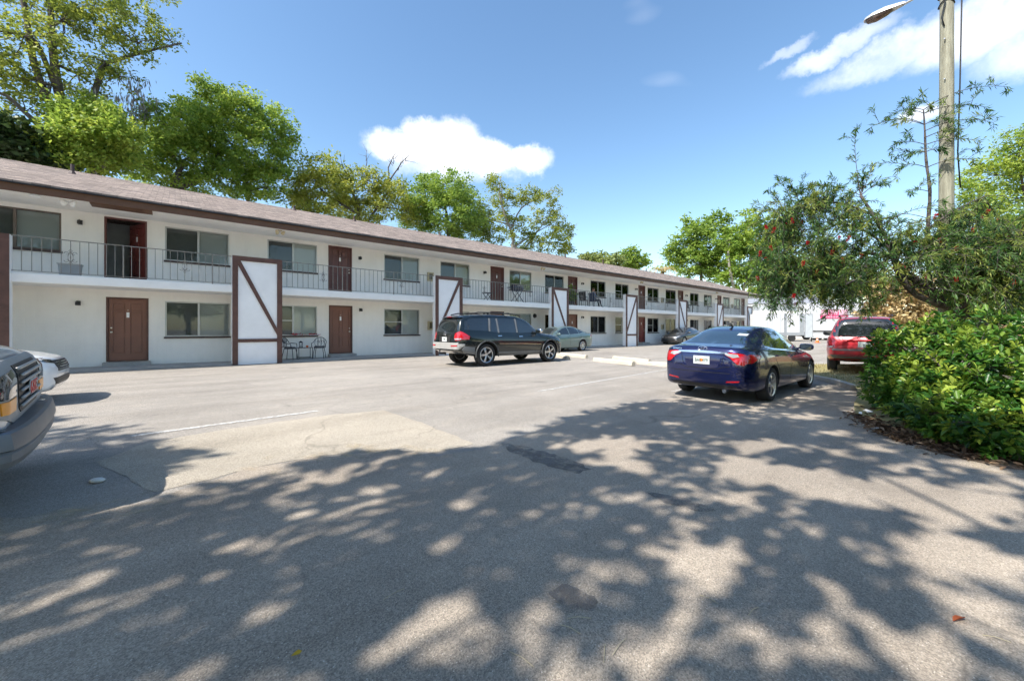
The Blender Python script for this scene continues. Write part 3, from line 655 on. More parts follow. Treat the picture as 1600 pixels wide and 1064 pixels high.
def spoked_wheel(r, w, spokes, style):
    """tyre and rim meshes, axle along +Y, face at +Y"""
    Mx = Matrix.Rotation(R(-90), 4, 'X')
    t = MB(); rr = r * .70; h = w / 2
    t.lathe([(rr, -h * .82), (rr + .02, -h * .96), (r * .90, -h), (r * .97, -h * .86), (r, -h * .6), (r, h * .6), (r * .97, h * .86), (r * .90, h), (rr + .02, h * .96), (rr, h * .82), (rr - .025, h * .6), (rr - .025, -h * .6)], 40, Mx, close=True)
    tm = t.mesh('tyre', M_TYRE, sharp=35)
    q = MB()
    q.lathe([(rr - .02, -h * .5), (rr + .006, h * .84), (rr - .006, h * .93), (rr - .028, h * .86), (rr - .036, h * .3), (rr - .036, -h * .5)], 40, Mx, close=True)
    f0 = h * .74
    q.lathe([(.03, f0 - .01), (.062, f0 - .004), (.07, f0 - .03), (.085, f0 - .12)], 20, Mx)
    for k in range(spokes):
        a0 = 2 * math.pi * k / spokes
        for off in ((-.10, .10) if style == 'twin' else (0,)):
            a = a0 + off; wd = .017 if style == 'twin' else .036
            d = Vector((math.cos(a), 0, math.sin(a))); a_in = a0 + off * .35; di = Vector((math.cos(a_in), 0, math.sin(a_in)))
            p0 = di * .05 + Vector((0, f0 - .012, 0)); p1 = d * (rr * .6) + Vector((0, f0 + .004, 0)); p2 = d * (rr - .02) + Vector((0, f0 - .012, 0))
            q.bar(p0, p1, .03, wd * 2.0, up=d.cross(Vector((0, 1, 0)))); q.bar(p1 - d * .004, p2, .03, wd * 1.8, up=d.cross(Vector((0, 1, 0))))
    rm = q.mesh('rim', M_RIM, sharp=30)
    b = MB(); b.lathe([(.0001, -h * .2), (rr - .03, -h * .2), (rr - .03, -h * .1), (.0001, -h * .1)], 24, Mx)
    bm_ = b.mesh('brake_disc', M_RIMD)
    return tm, rm, bm_

class Car:
    def __init__(s, name, label, cat, spec, group=None):
        s.sp = spec; s.root = thing(name, label, cat, group=group); s.build_body()
    def build_body(s):
        sp = s.sp; C = {k: pchip(v) for k, v in sp['c'].items()}; s.C = C
        xf = max(k[0] for k in sp['c']['top']); xr = min(k[0] for k in sp['c']['top'])
        n = 84; X = []
        for i in range(n + 1):
            t = i / n; X.append(xr + (xf - xr) * (t - .055 * math.sin(2 * math.pi * t)))
        verts = []; faces = []; ringn = None
        for x in X:
            top, belt, wm, bot, wr = (C[k](x) for k in ('top', 'belt', 'wm', 'bot', 'wr'))
            belt = min(belt, top - .012); k = max(0, min(1, (top - belt) / .35)); wb = wm * sp.get('shoulder', .945); zm = bot + (belt - bot) * .56
            wg = wb * (1 - .035 * k)
            half = [(0, bot), (wm * .78, bot), (wm * .955, bot + .035), (wm * .985, bot + (belt - bot) * .22), (wm, zm), (wm * .993, belt - (belt - bot) * .2), (wb, belt - .012), (wb - .008, belt),
                    (wg, belt + .012 * k + .002), (wg + (wr - wg) * .5, belt + (top - belt) * (.46 + .06 * k)), (wr + .018 * k, top - .085 * k - .012), (wr * .90, top - .022 * k - .004), (wr * .5, top - .004 * k), (0, top)]
            half = chaikin(half, 2)
            ring = [(y, z) for y, z in half] + [(-y, z) for y, z in half[-2:0:-1]]
            ringn = len(ring); verts += [(x, y, z) for y, z in ring]
        for i in range(n):
            for j in range(ringn):
                j2 = (j + 1) % ringn; faces.append((i * ringn + j, (i + 1) * ringn + j, (i + 1) * ringn + j2, i * ringn + j2))
        faces.append(tuple(range(ringn))); faces.append(tuple(n * ringn + j for j in range(ringn))[::-1])
        me = bpy.data.meshes.new('body_raw'); me.from_pydata(verts, [], faces)
        bm = bmesh.new(); bm.from_mesh(me); bmesh.ops.remove_doubles(bm, verts=bm.verts, dist=1e-5); bmesh.ops.recalc_face_normals(bm, faces=bm.faces); s.bvh = BVHTree.FromBMesh(bm); bm.to_mesh(me); bm.free()
        me.materials.append(sp['paint']); me.materials.append(M_WELL)
        tmp = inst('tmp_body', me)
        cut = MB(); cut.mi = 0; r = sp['r'] + sp.get('gap', .05)
        for ax in sp['axles']:
            for sy in (-1, 1):
                Mx = Matrix.Translation((ax, sy * .85, sp['r'])) @ Matrix.Rotation(R(90), 4, 'X'); cut.lathe([(r, -.36), (r, .36)], 40, Mx)
        cme = cut.mesh('cut', M_WELL); bm = bmesh.new(); bm.from_mesh(cme); bmesh.ops.recalc_face_normals(bm, faces=bm.faces); bm.to_mesh(cme); bm.free(); co = inst('tmp_cut', cme)
        md = tmp.modifiers.new('b', 'BOOLEAN'); md.operation = 'DIFFERENCE'; md.solver = 'EXACT'; md.object = co
        try: md.material_mode = 'TRANSFER'
        except Exception: pass
        bpy.context.view_layer.update(); me2 = evaluated(tmp); me2.name = 'body'
        bpy.data.objects.remove(tmp); bpy.data.objects.remove(co)
        me2.polygons.foreach_set('use_smooth', [True] * len(me2.polygons)); me2.set_sharp_from_angle(angle=R(38)); me2.update()
        s.body = inst('body', me2, s.root)
        r = sp['r']; tm, rm, bk = spoked_wheel(r, sp.get('tw', .22), sp.get('spokes', 5), sp.get('style', 'one'))
        for ax in sp['axles']:
            for sy in (1, -1):
                w = empty('wheel', (ax, sy * (C['wm'](ax) - sp.get('tw', .22) * .56), r), 0 if sy > 0 else math.pi, s.root)
                inst('tyre', tm, w); inst('rim', rm, w); inst('brake_disc', bk, w)
    def ray(s, view, u, v):
        far = 6.0
        if view == 'left': o, d = Vector((u, far, v)), Vector((0, -1, 0))
        elif view == 'right': o, d = Vector((u, -far, v)), Vector((0, 1, 0))
        elif view == 'front': o, d = Vector((far, u, v)), Vector((-1, 0, 0))
        elif view == 'rear': o, d = Vector((-far, u, v)), Vector((1, 0, 0))
        else: o, d = Vector((u, v, far)), Vector((0, 0, -1))
        h, nn, _, _ = s.bvh.ray_cast(o, d); return h, nn, d
    def patch(s, name, view, poly, mat, off=.006, step=.06, parent=None, depth=.02, smooth=True, curve=0):
        if curve:
            pl = [tuple(p) for p in poly] + [tuple(poly[0])]; pl = pl[:-1]
            for _ in range(curve):
                q = []
                for i in range(len(pl)):
                    a, b = pl[i], pl[(i + 1) % len(pl)]; q += [(a[0] * .8 + b[0] * .2, a[1] * .8 + b[1] * .2), (a[0] * .2 + b[0] * .8, a[1] * .2 + b[1] * .8)]
                pl = q
            poly = pl
        bm = bmesh.new(); bm.faces.new([bm.verts.new((p[0], p[1], 0)) for p in poly])
        for ax in (0, 1):
            lo = min(p[ax] for p in poly); hi = max(p[ax] for p in poly); c = lo + step
            while c < hi - .004:
                co = [0, 0, 0]; no = [0, 0, 0]; co[ax] = c; no[ax] = 1
                bmesh.ops.bisect_plane(bm, geom=bm.verts[:] + bm.edges[:] + bm.faces[:], plane_co=co, plane_no=no); c += step
        miss = []; cxm = sum(p[0] for p in poly) / len(poly); cym = sum(p[1] for p in poly) / len(poly); dirs = None
        rim = [v for v in bm.verts if v.is_boundary]
        for v in bm.verts:
            h = None; u, w = v.co.x, v.co.y
            for t in (0, .04, .1, .2, .35):
                h, nn, d = s.ray(view, u + (cxm - u) * t, w + (cym - w) * t)
                if h is not None: break
            if h is None: h = Vector((0, 0, 0))
            v.co = h - d * off; dirs = d
        ex = bmesh.ops.extrude_edge_only(bm, edges=[e for e in bm.edges if e.is_boundary])
        for v in [g for g in ex['geom'] if isinstance(g, bmesh.types.BMVert)]: v.co += dirs * depth
        bmesh.ops.recalc_face_normals(bm, faces=bm.faces)
        # make the face look outward
        fs = max(bm.faces, key=lambda f: f.calc_area())
        if fs.normal.dot(dirs) > 0: bmesh.ops.reverse_faces(bm, faces=bm.faces)
        me = bpy.data.meshes.new(name); bm.to_mesh(me); bm.free(); me.materials.append(mat)
        if smooth: me.polygons.foreach_set('use_smooth', [True] * len(me.polygons)); me.set_sharp_from_angle(angle=R(40))
        return inst(name, me, parent or s.root)
    def both(s, name, poly, mat, **k):
        return [s.patch(name, v, poly, mat, **k) for v in ('left', 'right')]
    def pair(s, name, view, poly, mat, **k):
        return [s.patch(name, view, poly, mat, **k), s.patch(name, view, [(-a, b) for a, b in poly][::-1], mat, **k)]
    def strip(s, name, view, pts, w, mat, off=.003, **k):
        l, r = [], []
        for i, p in enumerate(pts):
            a = Vector(pts[max(0, i - 1)]); b = Vector(pts[min(len(pts) - 1, i + 1)]); d = (b - a).normalized(); nrm = Vector((-d.y, d.x)) * w / 2
            l.append(tuple(Vector(p) + nrm)); r.append(tuple(Vector(p) - nrm))
        return s.patch(name, view, l + r[::-1], mat, off=off, depth=.008, step=k.pop('step', .12), **k)
    def seams(s, lines, w=.010):
        for ln in lines:
            for v in ('left', 'right'): s.strip('door_gap', v, ln, w, M_SEAM, off=.0018)
    def mirrors(s, x, z, mat, y=None, size=1.0):
        for sy in (1, -1):
            h, nn, d = s.ray('left' if sy > 0 else 'right', x, z - .02); yy = abs(h.y) - .01
            m = MB(); pr = [(.0, 0.03), (.055, .05), (.085, .085), (.07, .12), (.0, .14)]
            vs = []; fs = []; n = 12; prof = [(-.02, .55), (.0, .9), (.09, 1.0), (.19, .95), (.235, .6), (.245, .2)]
            for yv, sc in prof:
                for j in range(n):
                    q = 2 * math.pi * j / n; vs.append((x + (.055 * math.cos(q) - .02 * yv) * sc * size + .0, sy * (yy + .05 + yv * size), z + .075 * math.sin(q) * sc * size + .03))
            for i in range(len(prof) - 1):
                for j in range(n): fs.append((i * n + j, i * n + (j + 1) % n, (i + 1) * n + (j + 1) % n, (i + 1) * n + j))
            fs.append(tuple(range(n))); fs.append(tuple((len(prof) - 1) * n + j for j in range(n)))
            m.add(vs, fs); m.bar((x, sy * (yy - .02), z - .01), (x, sy * (yy + .08), z + .02), .05, .035)
            mo = m.build('door_mirror', mat, s.root, smooth=True, sharp=50)
            g = MB(); g.add([(x - .062 * size, sy * (yy + .06), z - .025), (x - .062 * size, sy * (yy + .05 + .21 * size), z - .02), (x - .066 * size, sy * (yy + .05 + .21 * size), z + .08), (x - .062 * size, sy * (yy + .06), z + .085)], [(0, 1, 2, 3)]); g.build('mirror_glass', M_CGLASS, mo)
    def handles(s, pts, mat):
        for x, z in pts:
            for v in ('left', 'right'): s.patch('door_handle', v, [(x - .09, z - .014), (x + .09, z - .01), (x + .09, z + .014), (x - .09, z + .016)], mat, off=.028, depth=.03, step=.05)
    def plate(s, view, z, text, w=.305, h=.155, tcol=None, florida=False):
        hit, nn, d = s.ray(view, 0, z); o = -d; off = hit - d * .012
        e = MB(); e.box(-w / 2, w / 2, -.004, .004, -h / 2, h / 2); rz = {'rear': math.pi / 2 * 3, 'front': math.pi / 2}[view]
        p = e.build('licence_plate', M_PLATE, s.root, loc=off, rot=(0, 0, rz))
        if florida:
            q = MB(); q.lathe([(.030, -.0035), (.030, .0035)], 12, Matrix.Translation((0, -.004, .0)) @ Matrix.Rotation(R(90), 4, 'X')); q.build('plate_emblem', M_ORANGE, p)
        txt('plate_lettering', text, .085, tcol or M_PLTXT, p, (0, -.0075, -.03), (R(90), 0, 0), squeeze=.8)
        return p
    def place(s, heading, local, px=None, py=None, point=None):
        p = Vector(point) if point is not None else gp(px, py)
        rot = Matrix.Rotation(heading, 2); l = rot @ Vector(local)
        x, y = p.x - l.x, p.y - l.y
        e = .8; nrm = Vector((-(gz(x + e, y) - gz(x - e, y)) / (2 * e), -(gz(x, y + e) - gz(x, y - e)) / (2 * e), 1)).normalized()
        f = Vector((math.cos(heading), math.sin(heading), 0)); f = (f - nrm * f.dot(nrm)).normalized(); lft = nrm.cross(f)
        M = Matrix((f, lft, nrm)).transposed().to_4x4(); M.translation = (x, y, gz(x, y) + .002); s.root.matrix_world = M
        return s.root
def txt(name, body, size, mat, parent, loc, rot, squeeze=1.0, extrude=.0015, bold=.0):
    c = bpy.data.curves.new(name, 'FONT'); c.body = body; c.size = size; c.align_x = 'CENTER'; c.extrude = extrude; c.offset = bold
    c.resolution_u = 2; c.materials.append(mat); tmp = bpy.data.objects.new('tmp_text', c); COL.objects.link(tmp); bpy.context.view_layer.update()
    me = evaluated(tmp); bpy.data.objects.remove(tmp); me.name = name
    o = inst(name, me, parent, loc, rot); o.scale = (squeeze, 1, 1); return o

SEDAN = dict(
    top=[(2.34, .56), (2.30, .66), (2.18, .735), (1.75, .85), (1.20, .945), (1.02, .985), (.60, 1.19), (.15, 1.375), (-.30, 1.455), (-.75, 1.465), (-1.20, 1.40), (-1.60, 1.26), (-2.02, 1.105), (-2.20, 1.075), (-2.40, 1.06), (-2.455, 1.0), (-2.49, .86)],
    belt=[(2.34, .50), (2.2, .62), (1.9, .71), (1.0, .86), (0, .925), (-1.0, .985), (-1.8, 1.01), (-2.3, .985), (-2.49, .82)],
    wm=[(2.34, .48), (2.29, .62), (2.15, .77), (1.9, .86), (1.4, .905), (0, .917), (-1.4, .905), (-2.0, .87), (-2.28, .81), (-2.42, .73), (-2.49, .58)],
    bot=[(2.34, .36), (2.25, .24), (2.0, .18), (1.4, .17), (-1.4, .19), (-2.1, .22), (-2.4, .28), (-2.49, .42)],
    wr=[(2.34, .30), (2.15, .56), (1.7, .66), (1.05, .71), (.6, .655), (.15, .58), (-.3, .565), (-.75, .56), (-1.2, .555), (-1.6, .58), (-2.02, .67), (-2.3, .66), (-2.42, .58), (-2.49, .42)])
SED_WIN = [[(.78, .985), (.50, 1.125), (.12, 1.285), (-.18, 1.362), (-.27, 1.372), (-.27, .985)], [(-.33, .987), (-.33, 1.376), (-.62, 1.382), (-.95, 1.345), (-1.10, 1.30), (-1.10, 1.03)], [(-1.14, 1.035), (-1.14, 1.285), (-1.34, 1.215), (-1.52, 1.115), (-1.50, 1.085)]]
SED_SEAMS = [[(1.02, .28), (1.08, .55), (.95, .86)], [(-.30, .26), (-.30, .94)], [(-1.30, .98), (-1.24, .80), (-1.02, .58), (-.98, .26)], [(1.02, .24), (-.98, .235)]]

# --- blue sedan, seen from behind
M_BLUE = paint('deep_blue_paint', (.010, .016, .078), .6, .2)
blue = Car('parked_car', 'shiny dark blue sedan, rear towards the viewer, parked by the shrub', 'car',
           dict(c=SEDAN, axles=(1.40, -1.395), r=.33, paint=M_BLUE, style='twin', spokes=5))
b = blue
for w in SED_WIN: b.both('side_window', w, M_CGLASS, off=.004, step=.07)
b.patch('rear_window', 'rear', [(-.53, 1.395), (0, 1.415), (.53, 1.395), (.64, 1.21), (.66, 1.135), (.50, 1.115), (0, 1.105), (-.50, 1.115), (-.66, 1.135), (-.64, 1.21)], M_CGLASSB, off=.004, step=.06)
b.patch('windscreen', 'front', [(-.56, 1.39), (.56, 1.39), (.70, 1.03), (0, .995), (-.70, 1.03)], M_CGLASS, off=.004)
tl = b.pair('tail_light', 'rear', [(.42, .955), (.52, .965), (.70, .945), (.80, .90), (.79, .80), (.72, .735), (.62, .755), (.52, .86), (.42, .915)], M_RED, off=.008, step=.05)
for v in ('left', 'right'): b.patch('tail_light', v, [(-2.42, .90), (-2.30, .935), (-2.05, .925), (-1.93, .90), (-2.10, .845), (-2.28, .775), (-2.40, .775)], M_RED, off=.006, step=.05)
for sy, t in zip((1, -1), tl):
    b.patch('clear_lens', 'rear', [(sy * x, z) for x, z in ((.40, .95), (.62, .935), (.655, .885), (.55, .87), (.44, .91))], M_CLEAR, off=.014, step=.05, parent=t)
b.patch('chrome_strip', 'rear', [(-.46, .935), (.46, .935), (.47, .965), (0, .985), (-.47, .965)], M_CHROME, off=.012, step=.08)
b.patch('plate_recess', 'rear', [(-.36, .90), (.36, .90), (.30, .70), (.24, .66), (-.24, .66), (-.30, .70)], M_BLUE, off=-.012 + .016, depth=.004)
b.plate('rear', .80, 'BA8 4Y9', florida=True)
b.strip('bumper_gap', 'rear', [(-.72, .72), (-.40, .69), (-.30, .645), (.30, .645), (.40, .69), (.72, .72)], .010, M_SEAM)
b.strip('boot_gap', 'rear', [(-.40, .92), (-.36, .72)], .008, M_SEAM); b.strip('boot_gap', 'rear', [(.40, .92), (.36, .72)], .008, M_SEAM)
b.strip('bumper_crease', 'rear', [(-.74, .585), (-.4, .575), (0, .572), (.4, .575), (.74, .585)], .012, M_SEAM, off=.002)
b.strip('bumper_crease', 'rear', [(-.70, .36), (0, .352), (.70, .36)], .010, M_SEAM, off=.002)
b.pair('reflector', 'rear', [(.44, .405), (.66, .43), (.66, .455), (.46, .435)], M_RED, off=.008)
b.patch('lower_valance', 'rear', [(-.62, .34), (.62, .34), (.56, .285), (-.56, .285)], M_CTRIM, off=.008)
# badge: slanted letter in an oval
bd = MB()
bd.tube([(.085 * math.cos(q * math.pi / 10), 0, .043 * math.sin(q * math.pi / 10)) for q in range(21)], .006, 6, cap=False)
bd.bar((-.038, 0, -.032), (-.018, 0, .032), .008, .012, up=(0, 1, 0)); bd.bar((.018, 0, -.032), (.038, 0, .032), .008, .012, up=(0, 1, 0)); bd.bar((-.03, 0, -.008), (.03, 0, .008), .008, .01, up=(0, 1, 0))
h, nn, d = b.ray('rear', 0, 1.015); bd.build('badge', M_CHROME, b.root, loc=h + Vector((-.012, 0, 0)), rot=(R(-12), 0, math.pi * 1.5), smooth=True)
txt('badge_lettering', 'SONATA', .045, M_CHROME, b.root, h + Vector((-.014, .50, -.03)), (R(82), 0, math.pi * 1.5))
b.seams(SED_SEAMS); b.mirrors(.72, .97, M_BLUE); b.handles([(-.12, .84), (-1.08, .88)], M_BLUE)
for v in ('left', 'right'): b.strip('chrome_strip', v, [(2.0, .735), (1.5, .80), (.9, .905), (.2, .955), (-.6, .975), (-1.3, 1.015), (-1.55, 1.06)], .022, M_CHROME, off=.008)
m = MB(); m.prism([(-.09, 0), (.09, 0), (-.06, .085), (-.085, .08)], -.014, .014, Matrix.Translation((-1.05, 0, 1.44)) @ Matrix.Rotation(R(90), 4, 'X')); m.build('roof_fin', M_CTRIM, b.root)
b.pair('headlight', 'front', [(.45, .66), (.72, .70), (.76, .62), (.5, .56)], M_CLEAR)
b.patch('glass_reflection', 'rear', [(-.48, 1.30), (-.30, 1.31), (-.29, 1.27), (-.47, 1.262)], pm('painted_reflection', (.40, .42, .44), .5, var=.6, vs=40), off=.008)  # pale patch painted in for the reflection on the rear glass
m = MB(); m.tube([(-2.40, -.42, .25), (-2.50, -.42, .25)], .035, 10); m.build('exhaust_pipe', M_CHROME, b.root)
b.place(R(41.0), (-1.395, -.90), 1208, 627)

# --- dark SUV in front of the building
M_DKGREEN = paint('black_green_paint', (.008, .014, .015), .4, .25)
SUV = dict(
    top=[(2.40, .70), (2.36, .86), (2.25, .97), (1.85, 1.07), (1.30, 1.13), (1.12, 1.18), (.72, 1.47), (.35, 1.68), (-.05, 1.76), (-.9, 1.79), (-1.8, 1.77), (-2.25, 1.72), (-2.40, 1.62), (-2.55, 1.28), (-2.62, 1.05), (-2.645, .80)],
    belt=[(2.40, .66), (2.2, .88), (1.8, .97), (1.1, 1.03), (0, 1.06), (-1.2, 1.10), (-2.2, 1.14), (-2.5, 1.12), (-2.645, .78)],
    wm=[(2.40, .58), (2.33, .76), (2.15, .88), (1.8, .94), (1.4, .96), (0, .955), (-1.4, .96), (-2.2, .94), (-2.48, .88), (-2.6, .80), (-2.645, .68)],
    bot=[(2.40, .45), (2.2, .32), (1.5, .30), (-1.6, .32), (-2.3, .42), (-2.645, .55)],
    wr=[(2.40, .42), (2.2, .66), (1.3, .76), (.7, .72), (.3, .68), (-.5, .67), (-1.8, .655), (-2.3, .65), (-2.5, .68), (-2.645, .55)])
M_ARCH = pm('arch_trim', (.045, .048, .05), .45, var=.1)
suv = Car('parked_car', 'black SUV with silver roof rails parked along the building, tow hitch at its back', 'car',
          dict(c=SUV, axles=(1.53, -1.545), r=.385, tw=.27, paint=M_DKGREEN, style='twin', spokes=5, gap=.06))
s_ = suv
for w in ([(.92, 1.15), (.62, 1.36), (.30, 1.53), (.08, 1.605), (-.05, 1.62), (-.05, 1.125)], [(-.16, 1.125), (-.16, 1.63), (-.95, 1.65), (-.95, 1.15)], [(-1.0, 1.15), (-1.0, 1.65), (-1.22, 1.65), (-1.32, 1.17)], [(-1.44, 1.20), (-1.32, 1.645), (-2.05, 1.62), (-2.30, 1.52), (-2.36, 1.24)]):
    s_.both('side_window', w, M_CGLASS, off=.004, step=.08)
for x in (-.105, -.975, -1.37):
    for v in ('left', 'right'): s_.strip('pillar_trim', v, [(x, 1.14), (x + .01, 1.64)] if x > -1.3 else [(x, 1.19), (x + .10, 1.64)], .07, M_GREYPL, off=.006)
s_.patch('rear_window', 'rear', [(-.58, 1.60), (0, 1.63), (.58, 1.60), (.70, 1.24), (.66, 1.18), (-.66, 1.18), (-.70, 1.24)], M_CGLASS, off=.005)
s_.patch('windscreen', 'front', [(-.66, 1.66), (.66, 1.66), (.80, 1.24), (0, 1.19), (-.80, 1.24)], M_CGLASS, off=.005)
tl = s_.pair('tail_light', 'rear', [(.60, 1.12), (.74, 1.18), (.85, 1.08), (.86, .90), (.66, .88), (.60, .95)], M_RED, off=.012)
for t, sy in zip(tl, (1, -1)): s_.patch('clear_lens', 'rear', [(sy * .62, .955), (sy * .86, .965), (sy * .86, .925), (sy * .64, .91)], M_CLEAR, off=.02, parent=t)
for v in ('left', 'right'): s_.patch('tail_light', v, [(-2.56, .92), (-2.52, 1.20), (-2.42, 1.16), (-2.22, 1.02), (-2.26, .92)], M_RED, off=.008)
s_.patch('plate_recess', 'rear', [(-.40, 1.02), (.40, 1.02), (.34, .80), (-.34, .80)], M_CTRIM, off=.006); s_.plate('rear', .92, 'Y7R')
s_.strip('chrome_strip', 'rear', [(-.42, 1.05), (.42, 1.05)], .03, M_CHROME, off=.014)
s_.patch('rear_bumper', 'rear', [(-.90, .78), (.90, .78), (.90, .72), (.82, .60), (-.82, .60), (-.90, .72)], M_SILVERPL, off=.05, depth=.06)
s_.strip('bumper_trim', 'rear', [(-.82, .80), (.82, .80)], .035, M_SILVERPL, off=.035); s_.pair('reflector', 'rear', [(.50, .73), (.80, .74), (.80, .70), (.52, .69)], M_RED, off=.058)
for v in ('left', 'right'):
    s_.strip('chrome_strip', v, [(1.02, .70), (.0, .745), (-1.02, .76)], .035, M_CHROME, off=.014)
    s_.patch('lower_cladding', v, [(1.04, .34), (1.04, .46), (-1.04, .48), (-1.04, .35)], M_GREYPL, off=.016, step=.15)
    s_.patch('lower_cladding', v, [(-2.02, .42), (-2.04, .66), (-2.42, .70), (-2.50, .60), (-2.40, .47)], M_GREYPL, off=.016)
for ax in (1.53, -1.545):
    for sy in (1, -1):
        pts = [(ax + .475 * math.cos(q), sy * (.985), .385 + .475 * math.sin(q)) for q in [R(-8 + 196 * k / 18) for k in range(19)]]
        m = MB(); m.tube(pts, .026, 8); m.build('wheel_arch_trim', M_ARCH, s_.root, smooth=True, sharp=50)
for sy in (1, -1):
    m = MB(); m.tube([(.15, sy * .66, 1.74), (-.05, sy * .66, 1.80), (-.9, sy * .65, 1.845), (-1.7, sy * .64, 1.835), (-2.0, sy * .63, 1.77)], .022, 8)
    for x in (-.6, -1.3): m.box(x - .04, x + .04, sy * .65 - .015, sy * .65 + .015, 1.76, 1.83)
    m.build('roof_rail', M_BLACKM, s_.root, smooth=True, sharp=40)
m = MB()
for x in (-.35, -1.45): m.bar((x, -.66, 1.845), (x, .66, 1.845), .06, .025)
m.build('roof_crossbar', M_BLACKM, s_.root); m = MB(); m.bar((-2.6, 0, .45), (-2.86, 0, .45), .07, .07); m.lathe([(.02, 0), (.02, .06), (.03, .08), (.02, .11)], 12, Matrix.Translation((-2.82, 0, .48))); m.build('tow_hitch', M_BLACKM, s_.root)
st = MB(); st.tube([(.07 * math.cos(q * math.pi / 10), 0, .07 * math.sin(q * math.pi / 10)) for q in range(21)], .007, 6, cap=False)
for q in (90, 210, 330): st.bar((0, 0, 0), (.07 * math.cos(R(q)), 0, .07 * math.sin(R(q))), .012, .008, up=(0, 1, 0))
h, nn, d = s_.ray('rear', 0, 1.11); st.build('badge', M_CHROME, s_.root, loc=h + Vector((-.016, 0, .0)), rot=(0, 0, math.pi * 1.5), smooth=True)
s_.seams([[(1.0, .40), (1.06, .75), (.98, 1.05)], [(-.10, .40), (-.10, 1.12)], [(-1.40, 1.15), (-1.32, .95), (-1.08, .78), (-1.05, .42)]]); s_.mirrors(.86, 1.16, M_CHROME, size=1.2); s_.handles([(-.0, 1.0), (-.98, 1.03)], M_CHROME)
s_.patch('tailgate_spoiler', 'rear', [(-.60, 1.71), (.60, 1.71), (.62, 1.65), (-.62, 1.65)], M_DKGREEN, off=.10, depth=.12)
s_.patch('brake_light', 'rear', [(-.16, 1.69), (.16, 1.69), (.16, 1.67), (-.16, 1.67)], M_RED, off=.125)
s_.pair('headlight', 'front', [(.55, .90), (.78, .92), (.80, .80), (.60, .76)], M_CLEAR)
for v in ('left', 'right'): s_.patch('headlight', v, [(2.32, .80), (2.30, .93), (2.08, .95), (2.14, .86)], M_CLEAR, off=.008)
s_.place(HEAD, (-1.545, -.95), 761, 572.5)

# --- two more sedans by the building
def plain_sedan(name, label, paintm, curves=None, front=True, glass=None, style='one', spokes=7, grille='bar'):
    c = Car(name, label, 'car', dict(c=curves or SEDAN, axles=(1.39, -1.39), r=.325, paint=paintm, style=style, spokes=spokes))
    for w in SED_WIN: c.both('side_window', w, glass or M_CGLASS, off=.004, step=.08)
    c.patch('windscreen', 'front', [(-.54, 1.39), (0, 1.41), (.54, 1.39), (.70, 1.04), (.60, 1.01), (0, .99), (-.60, 1.01), (-.70, 1.04)], M_CGLASS, off=.004)
    c.patch('rear_window', 'rear', [(-.52, 1.39), (0, 1.41), (.52, 1.39), (.64, 1.16), (0, 1.125), (-.64, 1.16)], M_CGLASS, off=.004)
    c.pair('headlight', 'front', [(.44, .64), (.60, .70), (.745, .715), (.75, .66), (.64, .585), (.46, .575)], M_CLEAR, off=.008)
    for v in ('left', 'right'):
        c.patch('headlight', v, [(2.20, .64), (2.16, .70), (1.85, .775), (1.92, .69)], M_CLEAR, off=.006); c.patch('tail_light', v, [(-2.42, .80), (-2.40, .93), (-2.12, .955), (-2.18, .83)], M_RED, off=.006)
    c.pair('tail_light', 'rear', [(.48, .92), (.74, .94), (.78, .80), (.52, .78)], M_RED, off=.008)
    g = c.patch('grille', 'front', [(-.38, .66), (.38, .66), (.34, .565), (-.34, .565)], M_CTRIM, off=.008)
    for z in (.585, .612, .640): c.strip('grille_bar', 'front', [(-.34, z), (.34, z)], .010, M_CHROME, off=.016, parent=g)
    c.patch('lower_intake', 'front', [(-.55, .46), (.55, .46), (.46, .34), (-.46, .34)], M_CTRIM, off=.008); c.pair('fog_light', 'front', [(.56, .45), (.66, .46), (.65, .40), (.57, .39)], M_CLEAR, off=.012)
    c.strip('bumper_gap', 'front', [(-.46, .55), (.46, .55)], .008, M_SEAM)
    c.seams(SED_SEAMS); c.mirrors(.72, .97, paintm); c.handles([(-.12, .86), (-1.08, .90)], paintm); c.plate('rear', .82, 'J4H 7K'); return c
M_SAGE = paint('grey_green_paint', (.16, .225, .22), .55, .3)
c = plain_sedan('parked_car', 'pale grey-green sedan facing left beside the walkway, behind the black SUV', M_SAGE); c.place(HEAD + math.pi, (-1.39, .90), 911, 548.5)
M_GREY = paint('dark_grey_paint', (.055, .058, .062), .6, .3)
c = plain_sedan('parked_car', 'dark grey sedan with its front to the viewer, parked by the far divider panels', M_GREY); c.place(HEAD + math.pi, (1.39, .90), 1070, 539)

# --- white sedan, its nose behind the van
M_WCAR = paint('white_car_paint', (.78, .79, .80), 0, .3)
WSED = {k: list(v) for k, v in SEDAN.items()}
WSED['top'] = [(2.36, .62), (2.32, .74), (2.20, .80), (1.75, .90), (1.20, .985), (1.02, 1.02)] + SEDAN['top'][6:]
WSED['belt'] = [(2.36, .58), (2.2, .72), (1.9, .79), (1.0, .89)] + SEDAN['belt'][4:]
WSED['wm'] = [(2.36, .50), (2.31, .66), (2.17, .79), (1.9, .88)] + SEDAN['wm'][4:]
WSED['bot'] = [(2.36, .34), (2.27, .22), (2.0, .18)] + SEDAN['bot'][3:]
WSED['wr'] = [(2.36, .34)] + SEDAN['wr'][1:]
c = Car('parked_car', 'white sedan at the left edge, only its nose showing past the van', 'car', dict(c=WSED, axles=(1.40, -1.40), r=.34, paint=M_WCAR, style='twin', spokes=5))
for w in SED_WIN: c.both('side_window', w, M_CGLASS, off=.004, step=.08)
c.patch('windscreen', 'front', [(-.54, 1.39), (.54, 1.39), (.70, 1.06), (0, 1.03), (-.70, 1.06)], M_CGLASS, off=.004)
